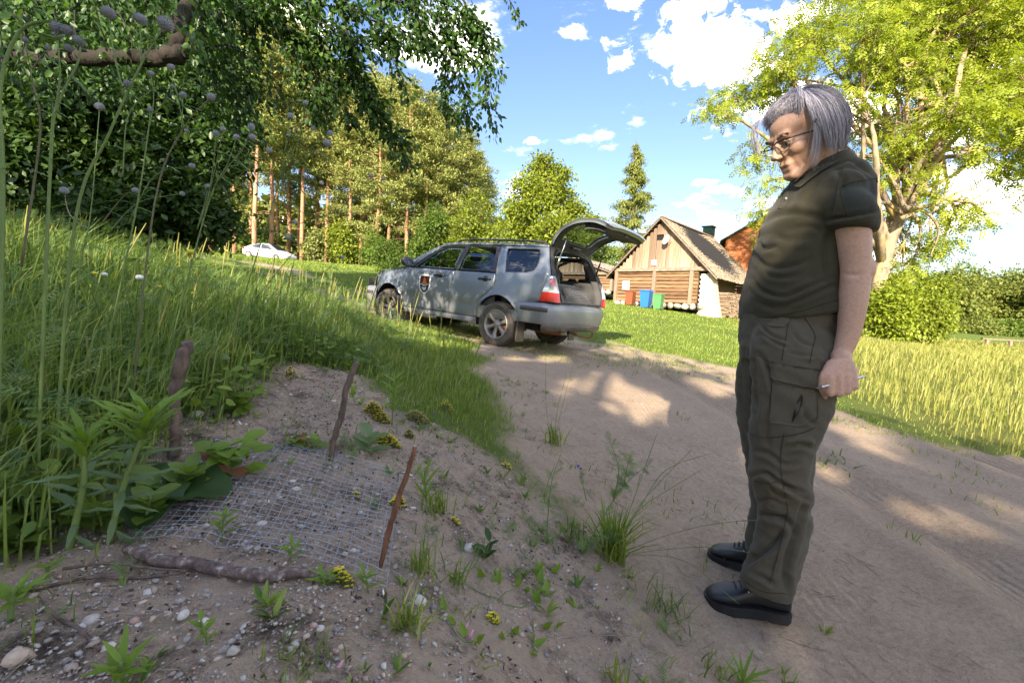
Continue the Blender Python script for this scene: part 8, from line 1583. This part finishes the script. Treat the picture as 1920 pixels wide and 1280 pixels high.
# ---- trousers
ND, FD = 1.475, 1.70
hipr = [row(1410, 560, 1562, 548, BD, .150, YB), row(1405, 600, 1566, 600, BD, .158, YB), row(1402, 640, 1566, 645, BD, .150, YB), row(1408, 675, 1550, 685, BD, .140, YB)]
def legr(pts, d, y, bw):
    out = []; k_ = 0
    for (fx, fy, bx_, by_), w_ in zip(pts, bw): f = at(fx, fy, d); r = at(bx_, by_, d); c = (f+r)/2; yo = y*max(0.0, 1-k_/3.5); k_ += 1; out.append((np.array([c[0], c[1]+yo, c[2]]), abs(r[0]-f[0])/2, w_, (r[2]-f[2])/abs(r[0]-f[0]+1e-6)))
    return out
near = legr([(1452, 592, 1535, 596), (1430, 622, 1562, 620), (1421, 655, 1568, 660), (1418, 705, 1564, 710), (1415, 760, 1550, 765), (1412, 800, 1536, 805), (1412, 850, 1520, 845), (1408, 893, 1517, 895), (1417, 925, 1517, 930), (1427, 965, 1514, 970), (1425, 1000, 1507, 1010), (1411, 1040, 1498, 1055), (1398, 1066, 1490, 1082), (1391, 1094, 1478, 1119)], ND, .05, [.060, .084, .094, .096, .092, .086, .080, .077, .074, .070, .068, .068, .067, .064])
far = legr([(1405, 600, 1530, 600), (1394, 650, 1535, 655), (1386, 700, 1530, 705), (1384, 745, 1515, 750), (1388, 790, 1500, 795), (1395, 830, 1488, 835), (1404, 870, 1480, 875), (1410, 910, 1478, 915), (1411, 945, 1478, 950), (1405, 985, 1475, 990), (1404, 1010, 1468, 1015), (1400, 1034, 1458, 1050)], FD, 0, [.085, .095, .098, .09, .084, .078, .074, .07, .067, .066, .066, .062])
TV, TF = fuse([loft_rows(hipr, 36), loft_rows(near, 28, 2.2), loft_rows(far, 28, 2.2)], .0062, 16, .5)
TN = normals(TV, TF); TV += TN*((vnoise(TV[:, 0]+TV[:, 1]*.6, TV[:, 2]*1.3, .07, 3, 5)-.5)*.017+(.5-np.abs(vnoise(TV[:, 0]*.7+TV[:, 1]*.5, TV[:, 2]*2.2+TV[:, 0], .09, 2, 8)-.5)*2)*.006)[:, None]
for p_, w_, d_, rg in [([(1403, 895), (1434, 886), (1464, 906), (1523, 930)], 4, .010, .9), ([(1462, 898), (1490, 925), (1524, 940)], 4, .007, .8), ([(1420, 962), (1450, 966), (1478, 978), (1494, 1010)], 5, .011, .9), ([(1396, 1060), (1425, 1040), (1452, 1018), (1470, 990)], 6, .012, .9), ([(1480, 1118), (1470, 1070), (1485, 1010), (1500, 980)], 6, .008, .8), ([(1410, 845), (1440, 850), (1470, 870), (1500, 868)], 4, .006, .8), ([(1526, 840), (1500, 832), (1475, 838)], 4, .009, .9), ([(1440, 905), (1455, 925), (1480, 935)], 3, .006, .8), ([(1405, 1072), (1430, 1082), (1455, 1098)], 4, .007, .8), ([(1415, 945), (1440, 935), (1470, 945)], 4, .005, .7),
                       ([(1418, 655), (1440, 690), (1450, 740)], 4, .006, .7), ([(1420, 600), (1445, 628), (1480, 640)], 3, .007, .8), ([(1425, 622), (1450, 640), (1478, 652)], 3, .006, .8), ([(1480, 610), (1500, 640), (1530, 650)], 3, .005, .8), ([(1478, 660), (1500, 665), (1530, 668)], 2.5, .004, .8), ([(1405, 660), (1398, 700), (1412, 740)], 5, .006, .6), ([(1412, 655), (1414, 720), (1420, 790)], 4, .012, .2), ([(1400, 640), (1390, 700), (1393, 760)], 4, .005, .7), ([(1392, 800), (1402, 840), (1408, 880)], 4, .005, .7), ([(1440, 760), (1435, 800), (1440, 840)], 6, .005, .6), ([(1500, 740), (1510, 780), (1535, 800)], 4, .006, .8), ([(1490, 1000), (1500, 960), (1515, 930)], 5, .006, .8)]: TV = fold(TV, TN, p_, w_, d_*1.45, rg)
trou = pobj('cargo_trousers', TV, TF, M_trou)
TB = bvh_of(TV, TF)
def flap(poly, par=trou, off=.006, nm='pocket_flap'): return sheet_on(nm, TB, poly, off, M_trou, par, 5, .008)
flap([(1443, 677), (1500, 690), (1534, 694), (1534, 728), (1500, 723), (1453, 712), (1441, 700)]); flap([(1434, 604), (1480, 590), (1480, 604), (1470, 614), (1443, 612)], off=.004)
flap([(1447, 716), (1530, 732), (1532, 782), (1500, 800), (1445, 792)], off=.004, nm='cargo_pocket')
for pts in ([(1480, 595), (1476, 620), (1470, 650), (1466, 675)], [(1503, 588), (1515, 605), (1528, 630), (1524, 650), (1518, 680)], [(1418, 665), (1450, 680), (1500, 688), (1536, 693)], [(1447, 716), (1444, 755), (1445, 792)], [(1530, 735), (1533, 765), (1532, 785)], [(1400, 812), (1440, 820), (1500, 812), (1530, 800)], [(1470, 812), (1464, 850), (1465, 890), (1474, 940), (1478, 965)], [(1475, 960), (1468, 1000), (1455, 1050), (1440, 1105)], [(1424, 962), (1450, 966), (1476, 964)], [(1392, 1086), (1430, 1108), (1478, 1112)], [(1412, 900), (1440, 905), (1462, 903)]): line_on('seam', TB, pts, .0010, M_seam, trou, .0012)
q = [surf(TB, *p, .0055) for p in ((1502, 737), (1505, 748), (1498, 768), (1483, 793), (1487, 775), (1495, 752))]
if all(v is not None for v in q): pobj('pocket_slit', np.array(q), [(0, 1, 2, 3, 4, 5)], M_darkin, trou, False)
# ---- shoes
def shoe(toe, heel, z0):
    toe = np.array([*toe, z0]); heel = np.array([*heel, z0]); f = toe-heel; L = np.linalg.norm(f); f /= L; s_ = np.cross([0, 0, 1.], f); 
    def P(u, w, z): return heel+f*(u*L)+s_*w+np.array([0, 0, z])
    st_ = [(0.0, .026, .0), (.04, .036, .0), (.15, .040, .0), (.35, .036, -.002), (.5, .040, -.003), (.68, .050, 0), (.82, .049, .001), (.93, .038, .002), (.985, .02, .002), (1.0, .004, .002)]
    U = np.linspace(0, 1, 22); wv_ = np.interp(U, [a[0] for a in st_], [a[1] for a in st_]); cs = np.interp(U, [a[0] for a in st_], [a[2] for a in st_])
    ht = np.interp(U, [0, .06, .3, .42, .55, .7, .85, .95, 1], [.098, .118, .122, .118, .098, .078, .066, .052, .030]); parts_ = []
    V = []; k = 20
    for u, w_, c_, h_ in zip(U, wv_, cs, ht):
        for j in range(k): a = 2*PI*j/k; ww = w_*math.copysign(abs(math.cos(a))**.8, math.cos(a)); zz = .030+(h_-.030)*(.5+.5*math.copysign(abs(math.sin(a))**.75, math.sin(a))); sh = 1-.28*max(0, (zz-.06)/.07) ; V.append(P(u, c_+ww*sh, zz))
    F = [(i*k+j, (i+1)*k+j, (i+1)*k+(j+1) % k, i*k+(j+1) % k) for i in range(len(U)-1) for j in range(k)]+[tuple(range(k)), tuple((len(U)-1)*k+j for j in range(k))[::-1]]
    up_ = pobj('shoe', np.array(V), F, M_leather)
    for (zb, zt, gr, mt, nm) in ((.024, .036, .0055, M_sole, 'welt'), (.000, .025, .0035, M_sole, 'sole')):
        loop = [(u, w_+c_+gr) for u, w_, c_ in zip(U, wv_, cs)]+[(u, -w_+c_-gr) for u, w_, c_ in zip(U[::-1], wv_[::-1], cs[::-1])]; n = len(loop); V = [P(u*1.02-.01, w_, z) for z in (zb, (zb+zt)/2, zt) for u, w_ in loop]
        if nm == 'sole': V = [v+np.array([0, 0, .007*((i % 3) == 0)*(i < n)]) for i, v in enumerate(V)]
        F = [(r_*n+i, r_*n+(i+1) % n, (r_+1)*n+(i+1) % n, (r_+1)*n+i) for r_ in range(2) for i in range(n)]+[tuple(range(2*n, 3*n)), tuple(range(n))[::-1]]; pobj(nm, np.array(V), F, mt, up_, False)
    for i, u in enumerate((.46, .52, .58, .64)):
        h_ = np.interp(u, U, ht)+.003; V, F = tube_np([P(u, .026, h_-.016), P(u+.01, .012, h_), P(u+.01, -.012, h_), P(u, -.026, h_-.016)], .0026, 6); pobj('lace', V, F, M_sole, up_)
        for s in (1, -1): V, F = ell(P(u-.01, s*.030, h_-.020), (.0035, .0035, .0035), None, 6); pobj('eyelet', V, F, M_chrome, up_)
    V, F = tube_np(bez([P(.47, 0, .118), P(.52, .03, .118), P(.50, .045, .095), P(.46, .03, .108), P(.47, 0, .118), P(.52, -.03, .118), P(.5, -.045, .1)], 4), .0022, 5); pobj('lace_bow', V, F, M_sole, up_)
a_ = onz = None
def onground_z(px, py, z): d = CF+(px-960)/FPX*CR+(640-py)/FPX*CU; t_ = (z-1.0)/d[2]; return (CC+t_*d)
zN = H(.84, 1.47); zF = H(.93, 1.72)
tn = onground_z(1320, 1130, zN)[:2]; hn = onground_z(1476, 1160, zN)[:2]; tf_ = onground_z(1331, 1050, zF)[:2]; hf_ = onground_z(1446, 1085, zF)[:2]
shoe(tn, hn, zN+.001); dF = (tf_-hf_)/np.linalg.norm(tf_-hf_); shoe(tf_+np.array([0, .02]), tf_+np.array([0, .02])-dF*np.linalg.norm(tn-hn), zF+.001)
# pen in the hand
pa, pb_ = at(1533, 727, 1.352), at(1621, 705, 1.392); pen = empty('pen', pa, 0, 'slim silver pen held crosswise in the closed hand of the person', 'pen')
V, F = tube_np(np.array([pa, pa+(pb_-pa)*.1, pb_-(pb_-pa)*.05, pb_])-pa, [.0022, .0045, .0045, .0035], 10); mobj('barrel', V, F, M_chrome, pen, True); V, F = tube_np(np.array([pa-(pb_-pa)*.04, pa+(pb_-pa)*.07])-pa, [.0045, .005], 8); mobj('cap', V, F, M_black, pen, True)
